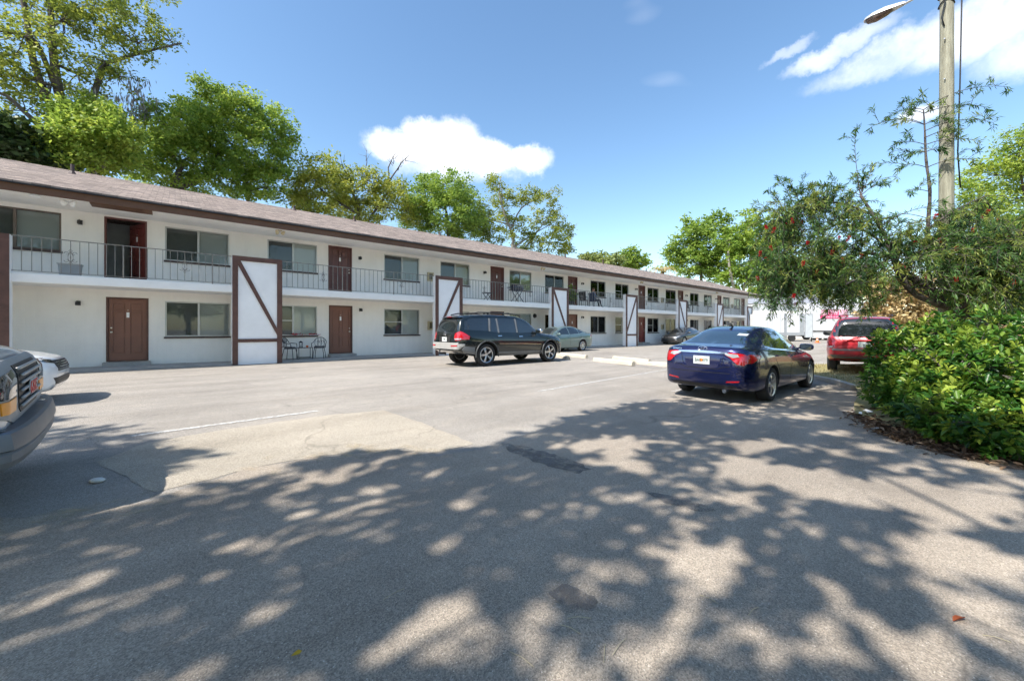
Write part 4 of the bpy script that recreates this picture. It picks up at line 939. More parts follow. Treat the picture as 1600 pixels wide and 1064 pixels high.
for v in ('left', 'right'):
    c.patch('headlight', v, [(2.22, .70), (2.20, .775), (1.70, .84), (1.62, .835), (1.78, .77), (2.05, .715)], M_CGLASS, off=.006)
    c.patch('daytime_lamp', v, [(2.16, .72), (2.14, .75), (1.85, .79), (1.90, .765)], M_CLEAR, off=.012)
    c.patch('fog_light_recess', v, [(2.20, .36), (2.22, .46), (1.98, .47), (2.06, .37)], M_CTRIM, off=.005)
c.pair('headlight', 'front', [(.44, .74), (.72, .79), (.76, .73), (.50, .68)], M_CGLASS, off=.006)
g = c.patch('grille', 'front', [(-.50, .73), (.50, .73), (.42, .54), (-.42, .54)], M_CTRIM, off=.008)
for z in (.575, .615, .655, .695): c.strip('grille_bar', 'front', [(-.42, z), (.42, z)], .012, M_CHROME, off=.018, parent=g)
c.patch('lower_intake', 'front', [(-.6, .44), (.6, .44), (.5, .32), (-.5, .32)], M_CTRIM, off=.008); c.seams(SED_SEAMS); c.mirrors(.72, .98, M_WCAR)
c.strip('bonnet_gap', 'right', [(2.22, .80), (1.6, .875), (1.1, .93)], .008, M_SEAM)
c.place(HEAD, (2.25, -.70), point=(-7.69, 6.55))

# --- silver van at the left edge
M_VAN = paint('pale_silver_paint', (.50, .53, .57), .5, .35)
VAN = dict(
    top=[(2.60, 1.00), (2.57, 1.08), (2.45, 1.16), (2.10, 1.25), (1.75, 1.33), (1.62, 1.38), (1.2, 1.78), (.85, 2.02), (.5, 2.08), (-2.6, 2.09), (-2.9, 2.04), (-3.0, 1.9), (-3.06, 1.0)],
    belt=[(2.60, .97), (2.5, 1.07), (2.1, 1.14), (1.6, 1.17), (0, 1.18), (-3.06, .98)],
    wm=[(2.60, .80), (2.55, .90), (2.4, .96), (2.0, .995), (1, 1.0), (-2.7, 1.0), (-2.95, .97), (-3.06, .90)],
    bot=[(2.60, .50), (2.4, .40), (1.5, .32), (-2.8, .36), (-3.06, .5)],
    wr=[(2.60, .68), (2.3, .80), (1.7, .84), (1.2, .80), (.7, .78), (-2.7, .78), (-3.06, .74)])
c = Car('parked_van', 'silver van at the left edge with a barred grille and red lettered emblem', 'van', dict(c=VAN, axles=(1.70, -1.73), r=.37, tw=.25, paint=M_VAN, gap=.07, spokes=8))
c.patch('windscreen', 'front', [(-.76, 1.96), (.76, 1.96), (.86, 1.42), (-.86, 1.42)], M_CGLASS, off=.005)
c.both('side_window', [(1.30, 1.30), (1.05, 1.75), (.55, 1.85), (.30, 1.85), (.30, 1.25)], M_CGLASS, off=.005)
# one dark face with a raised grey surround, slats and lamps
M_VGREY = pm('van_grille_surround', (.30, .30, .295), .5, metal=.2, var=.1, vs=6)
gs = c.patch('grille_surround', 'front', [(-.88, 1.08), (-.60, 1.115), (.60, 1.115), (.88, 1.08), (.90, .74), (.60, .66), (-.60, .66), (-.90, .74)], M_VGREY, off=.012, depth=.04)
g = c.patch('grille', 'front', [(-.44, 1.075), (.44, 1.075), (.46, .98), (.42, .74), (.36, .70), (-.36, .70), (-.42, .74), (-.46, .98)], M_CTRIM, off=.018, depth=.01)
for z in (.755, .815, .875, .935, .995, 1.045):
    h, nn, d = c.ray('front', 0, z); m = MB()
    pts = []
    for k in range(13):
        y = -.42 + .84 * k / 12; hh, _, _ = c.ray('front', y, z); pts.append(hh + Vector((.030, 0, 0)))
    m.tube(pts, .0125, 6); m.build('grille_slat', M_SILVERPL, g, smooth=True)
c.pair('headlight', 'front', [(.52, 1.05), (.80, 1.03), (.86, 1.0), (.86, .86), (.54, .86)], M_CGLASS, off=.02)
c.pair('turn_signal', 'front', [(.54, .845), (.86, .845), (.85, .755), (.56, .745)], M_AMBER, off=.02)
for v in ('left', 'right'): c.patch('turn_signal', v, [(2.545, .76), (2.545, .86), (2.46, .86), (2.48, .76)], M_AMBER, off=.008)
h, nn, d = c.ray('front', 0, .86)
txt('emblem_lettering', 'GMC', .15, pm('emblem_red', (.55, .012, .02), .3, var=.1), c.root, h + Vector((.046, 0, -.05)), (R(90), 0, R(90)), extrude=.003, bold=.0)
txt('emblem_border', 'GMC', .15, M_PLATE, c.root, h + Vector((.040, 0, -.05)), (R(90), 0, R(90)), extrude=.003, bold=.012)
# bumper swept round the nose
def bumper(c, x0, half, prof, mat, name='front_bumper', bend=.12, back=.30):
    m = MB(); path = []
    for k in range(-14, 15):
        t = k / 14; y = half * math.sin(t * math.pi / 2 * .98); q = abs(t)
        x = x0 - bend * q ** 2.2 - (back * max(0, (q - .80) / .2) ** 2)
        path.append((x, y))
    n = len(prof); vs = []; fs = []
    for i, (x, y) in enumerate(path):
        a = Vector(path[max(0, i - 1)]); bb = Vector(path[min(len(path) - 1, i + 1)]); tg = (bb - a).normalized(); nr = Vector((tg.y, -tg.x))
        for u, z in prof: vs.append((x + nr.x * u, y + nr.y * u, z))
    for i in range(len(path) - 1):
        for j in range(n): fs.append((i * n + j, i * n + (j + 1) % n, (i + 1) * n + (j + 1) % n, (i + 1) * n + j))
    fs.append(tuple(range(n))); fs.append(tuple((len(path) - 1) * n + j for j in range(n))[::-1])
    m.add(vs, fs); me = m.mesh(name, mat, sharp=18); bm = bmesh.new(); bm.from_mesh(me); bmesh.ops.recalc_face_normals(bm, faces=bm.faces); bm.to_mesh(me); bm.free(); me.set_sharp_from_angle(angle=R(18))
    return inst(name, me, c.root)
M_BUMP = pm('bumper_grey_metal', (.15, .155, .165), .42, metal=.5, var=.12, vs=3)
bumper(c, 2.70, .99, [(-.20, .665), (-.01, .655), (.012, .642), (.02, .62), (.035, .53), (.022, .522), (-.20, .522)], M_BUMP)
bumper(c, 2.68, .985, [(-.20, .518), (.03, .518), (.045, .50), (.045, .45), (.02, .40), (-.02, .385), (-.20, .385)], M_GREYPL, 'bumper_valance')
m = MB(); m.box(2.62, 2.66, .42, .50, .657, .664); m.build('bumper_bolt', M_CHROME, c.root)
c.mirrors(1.25, 1.32, M_CTRIM, size=1.4); c.strip('bonnet_gap', 'right', [(2.5, 1.09), (2.1, 1.155), (1.7, 1.19)], .01, M_SEAM); c.seams([[(1.25, .5), (1.3, 1.2)], [(.2, .5), (.2, 1.25)]])
c.place(R(44), (2.60, 0), point=(-4.17, 3.42))

# --- red SUV on the verge
M_REDP = paint('red_paint', (.42, .012, .022), .25, .3)
RS = {k: [(x * .93, v * (.965 if k in ('top',) else .94 if k in ('wm', 'wr') else .96)) for x, v in kk] for k, kk in SUV.items()}
RS['top'] = [(2.2, .68), (2.1, .90), (1.7, 1.0), (1.1, 1.09), (.7, 1.38), (.35, 1.60), (-.05, 1.68), (-.9, 1.71), (-1.7, 1.69), (-2.12, 1.64), (-2.24, 1.50), (-2.36, 1.10), (-2.42, 1.0), (-2.45, .80)]
c = Car('parked_car', 'red SUV with dark rear glass, half hidden by the shrub', 'car', dict(c=RS, axles=(1.36, -1.33), r=.36, tw=.24, paint=M_REDP, gap=.06, spokes=6))
c.patch('rear_window', 'rear', [(-.60, 1.60), (0, 1.63), (.60, 1.60), (.74, 1.14), (.70, 1.09), (-.70, 1.09), (-.74, 1.14)], M_CGLASS, off=.006)
for w in ([(.62, 1.13), (.30, 1.42), (.0, 1.53), (-.1, 1.53), (-.1, 1.10)], [(-.2, 1.10), (-.2, 1.55), (-.95, 1.56), (-1.0, 1.12)], [(-1.1, 1.13), (-1.05, 1.56), (-1.9, 1.53), (-2.05, 1.42), (-2.1, 1.16)]): c.both('side_window', w, M_CGLASS, off=.005)
tl = c.pair('tail_light', 'rear', [(.68, 1.06), (.84, 1.06), (.87, .90), (.86, .76), (.72, .76), (.66, .90)], M_REDD, off=.014)
for t, sy in zip(tl, (1, -1)): c.patch('clear_lens', 'rear', [(sy * .71, .81), (sy * .86, .81), (sy * .86, .765), (sy * .73, .765)], M_CLEAR, off=.022, parent=t)
for v in ('left', 'right'): c.patch('tail_light', v, [(-2.36, .78), (-2.34, 1.06), (-2.24, 1.06), (-2.18, .9), (-2.22, .78)], M_REDD, off=.008)
c.patch('rear_bumper', 'rear', [(-.88, .72), (.88, .72), (.86, .52), (-.86, .52)], M_REDP, off=.05, depth=.06); c.strip('bumper_step', 'rear', [(-.84, .71), (.84, .71)], .05, M_GREYPL, off=.066)
c.patch('bumper_skid', 'rear', [(-.80, .56), (.80, .56), (.72, .45), (-.72, .45)], M_GREYPL, off=.055, depth=.05)
c.strip('chrome_strip', 'rear', [(-.40, .97), (.40, .97)], .04, M_REDD, off=.012); c.strip('tailgate_gap', 'rear', [(-.64, .76), (.64, .76)], .012, M_SEAM); c.plate('rear', .87, 'Q3C 8T')
for sy in (1, -1):
    m = MB(); m.tube([(.1, sy * .60, 1.66), (-.05, sy * .60, 1.70), (-1.0, sy * .60, 1.745), (-1.8, sy * .59, 1.73), (-1.95, sy * .59, 1.68)], .018, 8); m.build('roof_rail', M_BLACKM, c.root, smooth=True)
m = MB(); m.bar((-1.6, -.6, 1.742), (-1.6, .6, 1.742), .05, .018); m.build('roof_crossbar', M_BLACKM, c.root)
c.mirrors(.66, 1.14, M_CTRIM, size=1.15); c.seams([[(-.15, .4), (-.15, 1.08)], [(.95, .4), (.95, 1.0)]]); c.handles([(-.05, .98), (-.95, 1.0)], M_REDP)
red_car = c; c.place(R(49), (-1.33, .86), point=(10.14, 12.75)); c.root.location.z += .09

# --- two white cars showing only over the blue roof
c = Car('parked_car', 'white SUV with a black windscreen glimpsed over the blue car beside the grey sedan', 'car', dict(c=SUV, axles=(1.53, -1.545), r=.36, paint=M_WCAR))
c.patch('windscreen', 'front', [(-.66, 1.66), (.66, 1.66), (.80, 1.24), (0, 1.19), (-.80, 1.24)], M_CGLASS, off=.005)
for w in ([(.92, 1.15), (.62, 1.36), (.30, 1.53), (-.05, 1.62), (-.05, 1.125)], [(-.16, 1.125), (-.16, 1.63), (-.95, 1.65), (-.95, 1.15)], [(-1.1, 1.17), (-1.05, 1.645), (-2.05, 1.62), (-2.36, 1.24)]): c.both('side_window', w, M_CGLASS, off=.005)
c.pair('headlight', 'front', [(.55, .90), (.78, .92), (.80, .80), (.60, .76)], M_CLEAR); c.patch('grille', 'front', [(-.45, .92), (.45, .92), (.4, .74), (-.4, .74)], M_CTRIM); c.mirrors(.86, 1.16, M_WCAR); c.place(HEAD + math.pi, (0, 0), point=(21.6, 42.5))
c = plain_sedan('parked_car', 'white sedan glimpsed over the blue roof in front of the white trailers', M_WCAR); c.place(R(20), (0, 0), point=(14.2, 24.0))

# ================================================================== trees and shrubs
import numpy as np
def leaf_mat(name, dark, mid, light, trans=.35, rough=.5):
    m = bpy.data.materials.new(name); m.use_nodes = True; nt = m.node_tree; N = nt.nodes; L = nt.links; b = N['Principled BSDF']; out = N['Material Output']
    at_ = N.new('ShaderNodeAttribute'); at_.attribute_name = 'tone'; r = N.new('ShaderNodeValToRGB'); L.new(at_.outputs['Fac'], r.inputs['Fac'])
    e = r.color_ramp.elements; e[0].position = .05; e[0].color = (*dark, 1); e[1].position = .95; e[1].color = (*light, 1); k = e.new(.5); k.color = (*mid, 1)
    L.new(r.outputs[0], b.inputs['Base Color']); b.inputs['Roughness'].default_value = rough; b.inputs['Specular IOR Level'].default_value = .35
    t = N.new('ShaderNodeBsdfTranslucent'); h = N.new('ShaderNodeHueSaturation'); h.inputs['Hue'].default_value = .485; h.inputs['Value'].default_value = 1.25; L.new(r.outputs[0], h.inputs['Color']); L.new(h.outputs[0], t.inputs[0])
    x = N.new('ShaderNodeMixShader'); x.inputs[0].default_value = trans; L.new(b.outputs[0], x.inputs[1]); L.new(t.outputs[0], x.inputs[2]); L.new(x.outputs[0], out.inputs[0]); return m
M_BARK = pm('grey_bark', (.115, .10, .085), .9, var=.35, vs=6, bump=.6, bs=18, spec=.1)
M_BARKP = pm('pale_bark', (.24, .22, .19), .9, var=.35, vs=7, bump=.5, bs=20, spec=.1)
M_BARKD = pm('dark_furrowed_bark', (.05, .042, .038), .95, var=.5, vs=12, bump=1.0, bs=26, spec=.1, hue=(.15, .13, .12))
LM = dict(
    yel=leaf_mat('leaf_yellow_green', (.12, .17, .03), (.25, .31, .05), (.43, .44, .08), .5),
    grn=leaf_mat('leaf_green', (.07, .135, .028), (.155, .265, .045), (.28, .39, .07), .5),
    brt=leaf_mat('leaf_bright_green', (.095, .18, .03), (.21, .33, .05), (.38, .47, .08), .5),
    dk=leaf_mat('leaf_dark_green', (.016, .036, .012), (.034, .070, .018), (.085, .13, .03), .2),
    tan=leaf_mat('leaf_tan', (.30, .22, .09), (.52, .40, .19), (.66, .54, .32)),
    far=leaf_mat('leaf_far_green', (.13, .17, .055), (.24, .30, .09), (.36, .39, .13)),
    oak=leaf_mat('leaf_oak', (.03, .06, .012), (.06, .105, .02), (.10, .15, .03)),
    shr=leaf_mat('leaf_shrub', (.014, .055, .012), (.055, .155, .02), (.30, .38, .05), .3, .36),
    bot=leaf_mat('leaf_bottlebrush', (.026, .070, .022), (.075, .165, .038), (.27, .31, .065), .38),
    moss=leaf_mat('grey_moss', (.16, .155, .145), (.24, .23, .22), (.33, .31, .30), .3, .9),
    lit=leaf_mat('dry_leaf', (.06, .03, .015), (.15, .085, .045), (.30, .20, .12), .1, .8))

def leaves_mesh(name, P, size, rng, mat, aspect=.5, up=.35, dirs=None, tone=None, size_var=.35, fold=.0, droop=0.0):
    """one diamond leaf for every point of P"""
    n = len(P); P = np.asarray(P, dtype=np.float64)
    if dirs is None:
        d = rng.normal(size=(n, 3)); d[:, 2] = d[:, 2] * .6 - droop
    else: d = np.asarray(dirs, dtype=np.float64).copy()
    d /= np.linalg.norm(d, axis=1)[:, None] + 1e-9
    nr = rng.normal(size=(n, 3)); nr[:, 2] += up * 3
    s = np.cross(d, nr); s /= np.linalg.norm(s, axis=1)[:, None] + 1e-9
    nn = np.cross(s, d)
    L_ = size * (1 + size_var * rng.uniform(-1, 1, n)); W = L_ * aspect * .5
    v = np.empty((n, 4, 3)); v[:, 0] = P; v[:, 2] = P + d * L_[:, None] - nn * (L_ * .12)[:, None]
    mid = P + d * (L_ * .48)[:, None] + nn * (L_ * .05)[:, None]
    v[:, 1] = mid + s * W[:, None]; v[:, 3] = mid - s * W[:, None]
    me = bpy.data.meshes.new(name); me.vertices.add(n * 4); me.vertices.foreach_set('co', v.reshape(-1))
    me.loops.add(n * 4); me.loops.foreach_set('vertex_index', np.arange(n * 4, dtype=np.int32))
    me.polygons.add(n); me.polygons.foreach_set('loop_start', np.arange(0, n * 4, 4, dtype=np.int32)); me.polygons.foreach_set('loop_total', np.full(n, 4, dtype=np.int32))
    a = me.attributes.new('tone', 'FLOAT', 'FACE'); t = rng.uniform(0, 1, n) if tone is None else np.clip(tone, 0, 1); a.data.foreach_set('value', t.astype(np.float32))
    me.materials.append(mat); me.update(calc_edges=True); me.validate(); return me

def bent(a, b, rnd, wob=.12, n=5, sag=0.0):
    a = Vector(a); b = Vector(b); l = (b - a).length; pts = []
    o = Vector((rnd.uniform(-1, 1), rnd.uniform(-1, 1), rnd.uniform(-.3, 1))) * l * wob
    for i in range(n + 1):
        t = i / n; p = a.lerp(b, t) + o * math.sin(math.pi * t) + Vector((rnd.uniform(-1, 1), rnd.uniform(-1, 1), rnd.uniform(-1, 1))) * l * .025 * (0 < i < n); p.z -= sag * l * t * t; pts.append(p)
    return pts

def tree(name, label, trunks, blobs, kind, leaf=.3, n=9000, seed=1, clump=.5, group=None, bark=None, bare=(), limb_r=.09, aspect=.5, base=None, shell=.45, cat='tree', twigs=7, tone_bias=0.0, moss=()):
    """trunks: world paths with radii; blobs: (centre, radii) lobes of the crown; leaves sit in clumps on twigs through each lobe"""
    rnd = random.Random(seed); rng = np.random.default_rng(seed)
    p0 = Vector(trunks[0][0][0]); root = thing(name, label, cat, p0, 0, group)
    tm = MB(); nodes = []
    for path, r in trunks:
        pp = [Vector(p) - p0 for p in path]; k = len(pp)
        # smooth path
        q = []
        for i in range(k - 1):
            for t in (0, .33, .66):
                a, b, c, d = pp[max(0, i - 1)], pp[i], pp[i + 1], pp[min(k - 1, i + 2)]
                q.append(.5 * ((2 * b) + (c - a) * t + (2 * a - 5 * b + 4 * c - d) * t * t + (-a + 3 * b - 3 * c + d) * t ** 3))
        q.append(pp[-1]); m = len(q); rr = [r[0] + (r[1] - r[0]) * i / (m - 1) for i in range(m)]
        if path is trunks[0][0]: rr[0] *= 1.35
        tm.tube(q, rr, 9); nodes += [(x, rad) for x, rad in zip(q, rr)][m // 4:]
    tot = sum(b[1][0] * b[1][1] * b[1][2] for b in blobs) ** 1.0; area = [(b[1][0] * b[1][1] * b[1][2]) ** (2 / 3) * (b[2] if len(b) > 2 else 1) for b in blobs]; sa = sum(area)
    P = []; T = []
    for b, ar in zip(blobs, area):
        c = Vector(b[0]) - p0; rad = b[1]
        node = min(nodes, key=lambda q: (q[0] - c).length + max(0, q[0].z - c.z) * .7)
        r0 = min(node[1] * .7, limb_r); lp = bent(node[0], c, rnd); tm.tube(lp, [r0 + (r0 * .35 - r0) * i / (len(lp) - 1) for i in range(len(lp))], 6)
        nodes += [(lp[len(lp) // 2], r0 * .6), (c, r0 * .35)]
        nl = int(n * ar / sa); nc = max(6, int(nl / 42)); cl = []
        for k in range(nc):
            d = Vector((rnd.gauss(0, 1), rnd.gauss(0, 1), rnd.gauss(0, 1))).normalized(); t = shell + (1.06 - shell) * rnd.random() ** .7
            t *= 1 + .16 * math.sin(5 * d.x + 3 * d.z + seed) ; cl.append(c + Vector((d.x * rad[0], d.y * rad[1], d.z * rad[2])) * t)
        for k in range(min(twigs, nc)):
            tp = bent(lp[-2], cl[k], rnd, .1, 4); tm.tube(tp, [r0 * .32 * (1 - .75 * i / 4) + .006 for i in range(5)], 5)
        cp = np.array([tuple(x) for x in cl]); ids = rng.integers(0, nc, nl); cs = clump * (0.7 + .6 * rng.random(nl))
        off = rng.normal(size=(nl, 3)) * cs[:, None] * np.array([.55, .55, .38]); P.append(cp[ids] + off)
        ct = rng.normal(.5, .16, nc); T.append(ct[ids] + rng.normal(0, .13, nl) + tone_bias)
    tr = tm.build('trunk', bark or M_BARK, root, smooth=True)
    if P:
        me = leaves_mesh('crown', np.concatenate(P), leaf, rng, LM[kind], aspect, tone=np.concatenate(T)); inst('crown', me, root)
    for a, b, r in bare:
        m = MB(); a = Vector(a) - p0; b = Vector(b) - p0; m.tube(bent(a, b, rnd, .1), [r, r * .8, r * .65, r * .5, r * .35, r * .15], 6)
        for k in range(5):
            t = .35 + .6 * rnd.random(); s = a.lerp(b, t); e = s + Vector((rnd.uniform(-1, 1), rnd.uniform(-1, 1), rnd.uniform(-.1, 1.2))) * (b - a).length * .3; m.tube(bent(s, e, rnd, .1, 3), [r * .35, r * .25, r * .15, r * .05], 5)
        m.build('dead_branch', bark or M_BARK, root, smooth=True)
    if moss:
        MP = []; MD = []
        for c, ln, nn_ in moss:
            c = Vector(c) - p0
            for k in range(nn_): MP.append(tuple(c + Vector((rnd.gauss(0, .35), rnd.gauss(0, .35), rnd.uniform(-ln, .1))))); MD.append((rnd.gauss(0, .15), rnd.gauss(0, .15), -1))
        inst('hanging_moss', leaves_mesh('hanging_moss', MP, .35, rng, LM['moss'], .16, dirs=MD), root)['kind'] = 'stuff'
    return root

def crown(D, lst, flat=.8, far=None):
    out = []
    for i, e in enumerate(lst):
        px, py, rx, ry = e[:4]; dd = D + ((i * 37) % 11 - 5) * .22
        c = fac(px, py, dd) if far is None else at(px, py, far + ((i * 37) % 11 - 5) * .22)
        k = c.y / F_PX; out.append((c, (rx * k, max(rx, ry) * k * flat, ry * k)) + tuple(e[4:5]))
    return out
def path(D, pts, far=None): return [fac(x, y, D) if far is None else at(x, y, far) for x, y in pts]
def rooted(pts):
    a = pts[0].copy(); a.z = -.1; return [a] + pts
BK = 'trees standing behind the apartment building'

D = 31.0
tree('tall_tree', 'tall airy tree with bare grey limbs at the upper left corner behind the roof', [
    (rooted(path(D, [(150, 300), (138, 240), (98, 165), (85, 100), (80, 40), (78, -60)])), (.34, .09)),
    (path(D, [(138, 240), (85, 175), (52, 95), (40, 20), (22, -60)]), (.21, .08)), (path(D, [(125, 215), (160, 110), (182, 95), (232, 80), (284, 68)]), (.16, .04)), (path(D, [(98, 165), (70, 95), (50, 60), (5, 50)]), (.14, .05)), (path(D, [(150, 262), (55, 190), (10, 150), (-30, 140)]), (.14, .05))],
    crown(D, [(30, 55, 62, 42), (100, 30, 50, 42), (165, 45, 42, 30), (215, 62, 38, 22), (265, 62, 26, 14), (205, 22, 40, 22), (150, 5, 50, 26), (60, -10, 70, 40), (20, 120, 45, 32), (75, 130, 40, 32), (128, 120, 40, 30), (165, 95, 36, 24), (190, 125, 26, 18, .7), (40, 175, 42, 26), (95, 200, 38, 22), (-30, 60, 60, 70), (150, -55, 110, 45), (228, 88, 26, 10, .8)]),
    'yel', leaf=.19, n=17500, seed=11, clump=.36, group=BK, twigs=9, tone_bias=-.12, moss=[(fac(200, 150, D), 1.2, 150), (fac(222, 150, D), 1.0, 150), (fac(212, 122, D), .7, 80), (fac(138, 135, D), .8, 120)])
tree('broadleaf_tree', 'dark glossy tree low in the left corner above the roof', [(rooted(path(30, [(30, 290), (30, 230)])), (.2, .08))], crown(30, [(20, 215, 40, 34), (55, 235, 34, 26), (-20, 240, 50, 40), (70, 258, 30, 14)]), 'dk', leaf=.3, n=6500, seed=12, group=BK)
tree('broadleaf_tree', 'bright green young tree with pale forked stem, right of the tall airy tree', [(rooted(path(29.6, [(147, 290), (148, 245), (150, 205)])), (.15, .05)), (path(29.6, [(160, 262), (185, 230), (200, 205), (214, 190)]), (.10, .04))],
     crown(29.6, [(112, 210, 34, 34), (110, 175, 24, 20), (150, 195, 40, 40), (185, 205, 30, 36), (130, 240, 46, 26), (175, 245, 40, 24), (95, 240, 26, 24)]), 'brt', leaf=.21, n=18000, seed=13, group=BK, bark=M_BARKP, clump=.40, tone_bias=.14)
D = 33
tree('broadleaf_tree', 'broad dense green tree whose crown is the widest behind the roof', [(rooted(path(D, [(270, 330), (272, 290), (285, 255)])), (.3, .14)), (path(D, [(275, 300), (330, 265), (345, 225)]), (.16, .07)), (path(D, [(285, 265), (260, 230), (250, 205)]), (.14, .05)), (path(D, [(385, 340), (388, 300), (382, 265)]), (.14, .06))],
     crown(D, [(255, 195, 46, 36), (300, 195, 46, 40), (345, 158, 40, 30), (380, 178, 44, 34), (420, 200, 38, 36), (335, 210, 60, 46), (390, 240, 55, 44), (300, 245, 64, 40), (240, 240, 42, 40), (445, 245, 20, 46, .8), (355, 280, 60, 34), (420, 290, 36, 36, .8), (215, 255, 30, 26), (270, 280, 50, 20), (450, 212, 18, 14, .8), (330, 142, 22, 14)]),
     'brt', leaf=.21, n=44000, seed=14, group=BK, clump=.36, tone_bias=.06)
tree('broadleaf_tree', 'yellow-green tree with bare dead branches sticking up past its crown', [(rooted(path(D, [(560, 360), (560, 320), (545, 295)])), (.2, .08)), (path(D, [(575, 345), (600, 310), (612, 290)]), (.12, .05)), (path(D, [(560, 335), (505, 300), (490, 275)]), (.1, .04))],
     crown(D, [(488, 268, 26, 26), (505, 300, 40, 34), (545, 300, 36, 36), (578, 282, 24, 20), (600, 312, 32, 30), (560, 332, 44, 24), (475, 322, 24, 24), (462, 300, 16, 26), (625, 300, 18, 20, .7), (640, 330, 22, 22), (520, 262, 18, 18), (500, 338, 36, 16)]),
     'yel', leaf=.22, n=21000, seed=15, group=BK, clump=.44, tone_bias=.16, bare=[(fac(605, 290, D), fac(640, 242, D), .09), (fac(606, 288, D), fac(620, 238, D), .08), (fac(552, 285, D), fac(532, 245, D), .06), (fac(570, 290, D), fac(573, 232, D), .045)])
tree('broadleaf_tree', 'rounded mid-green tree under the white cloud', [(rooted(path(D, [(700, 390), (700, 350), (695, 320)])), (.22, .1))],
     crown(D, [(690, 292, 42, 22), (660, 315, 34, 30), (715, 305, 30, 28), (690, 335, 50, 32), (735, 330, 20, 30), (650, 345, 34, 24), (725, 355, 36, 22), (742, 350, 22, 24), (672, 283, 20, 12)]), 'grn', leaf=.24, n=22000, seed=16, group=BK, clump=.46, tone_bias=.22)
tree('broadleaf_tree', 'open yellow-green tree with pale crooked limbs at the end of the group', [(rooted(path(D, [(800, 400), (802, 370), (790, 340), (780, 300), (783, 276)])), (.2, .04)), (path(D, [(805, 385), (835, 365), (858, 352)]), (.1, .04)), (path(D, [(800, 355), (815, 325), (845, 308), (862, 296)]), (.1, .025)), (path(D, [(812, 400), (830, 375), (856, 340), (868, 320)]), (.1, .03))],
     crown(D, [(772, 288, 16, 14), (755, 345, 26, 28), (788, 318, 22, 18), (818, 305, 26, 12), (850, 312, 18, 14, .8), (868, 300, 8, 7, .6), (764, 378, 24, 20), (800, 352, 26, 18, .8), (838, 340, 20, 16, .7), (870, 345, 18, 20, .8), (828, 380, 28, 20), (868, 380, 22, 22), (884, 360, 12, 16), (885, 388, 10, 10)]),
     'yel', leaf=.24, n=16000, seed=17, group=BK, bark=M_BARKP, clump=.42, twigs=8, tone_bias=-.05, bare=[(fac(786, 312, D), fac(782, 280, D), .07)])
tree('distant_tree', 'small pale rounded tree far beyond the middle of the roof ridge', [(rooted(path(0, [(946, 440), (946, 412)], 62)), (.2, .1))], crown(0, [(946, 407, 24, 13), (930, 408, 14, 10), (962, 410, 16, 10), (914, 405, 9, 9)], far=62), 'far', leaf=.5, n=2600, seed=18, clump=.6, group=BK)
tree('distant_tree', 'small feathery tree far beyond the roof, right of the pale rounded one', [(rooted(path(0, [(988, 440), (988, 412)], 66)), (.2, .1))], crown(0, [(985, 400, 18, 12), (1000, 408, 16, 12), (972, 410, 12, 10)], far=66), 'grn', leaf=.5, n=2400, seed=19, clump=.6, group=BK, tone_bias=.35)
# trees at the far end
tree('broadleaf_tree', 'green tree with a scalloped crown beyond the far end of the roof', [(rooted(path(0, [(1095, 470), (1095, 420), (1088, 390)], 78)), (.4, .15))], crown(0, [(1088, 358, 26, 20), (1070, 385, 26, 18), (1052, 402, 16, 12), (1105, 385, 28, 26), (1120, 350, 22, 18), (1085, 412, 40, 22), (1125, 415, 30, 28), (1140, 385, 22, 20)], far=78), 'grn', leaf=.62, n=12000, seed=20, clump=.9, group='trees beyond the far end of the building', tone_bias=.24)
tree('broadleaf_tree', 'tall yellow-green tree beside the bottlebrush, beyond the far end of the roof', [(rooted(path(0, [(1150, 470), (1140, 420), (1138, 390)], 72)), (.35, .15)), (path(0, [(1160, 460), (1172, 410), (1178, 380)], 72), (.25, .1))], crown(0, [(1165, 345, 26, 16, .6), (1150, 372, 30, 24), (1185, 375, 34, 26), (1205, 400, 36, 34), (1165, 410, 36, 30), (1145, 435, 26, 20), (1195, 440, 40, 26), (1220, 360, 30, 24)], far=72), 'brt', leaf=.6, n=12000, seed=21, clump=.85, group='trees beyond the far end of the building', tone_bias=.05, bark=M_BARKP)
# palm seen above the ridge
pr = thing('palm_tree', 'small palm with tan drooping fronds showing just above the roof ridge', 'tree', (at(1036, 440, 70).x, 70, 0))
m = MB(); m.tube([(0, 0, 0), (.1, 0, 5), (0, 0, at(1036, 424, 70).z)], [.25, .2, .18], 9); m.build('trunk', M_BARK, pr, smooth=True)
rng = np.random.default_rng(4); zc = at(1036, 424, 70).z
for k in range(15):
    a = 2 * math.pi * k / 15 + .2; P = []; Dd = []
    for i in range(16):
        t = i / 15; p = Vector((math.cos(a) * 2.2 * t, math.sin(a) * 2.2 * t, zc + 1.1 * math.sin(t * 2.4) - 1.5 * t * t * (.4 + .6 * (k % 3) / 2)))
        for sd in (-1, 1): P.append(tuple(p)); Dd.append((math.cos(a + sd * 1.0), math.sin(a + sd * 1.0), -.5))
    inst('frond', leaves_mesh('frond', P, .65, rng, LM['tan' if k % 3 else 'yel'], .16, dirs=Dd), pr)
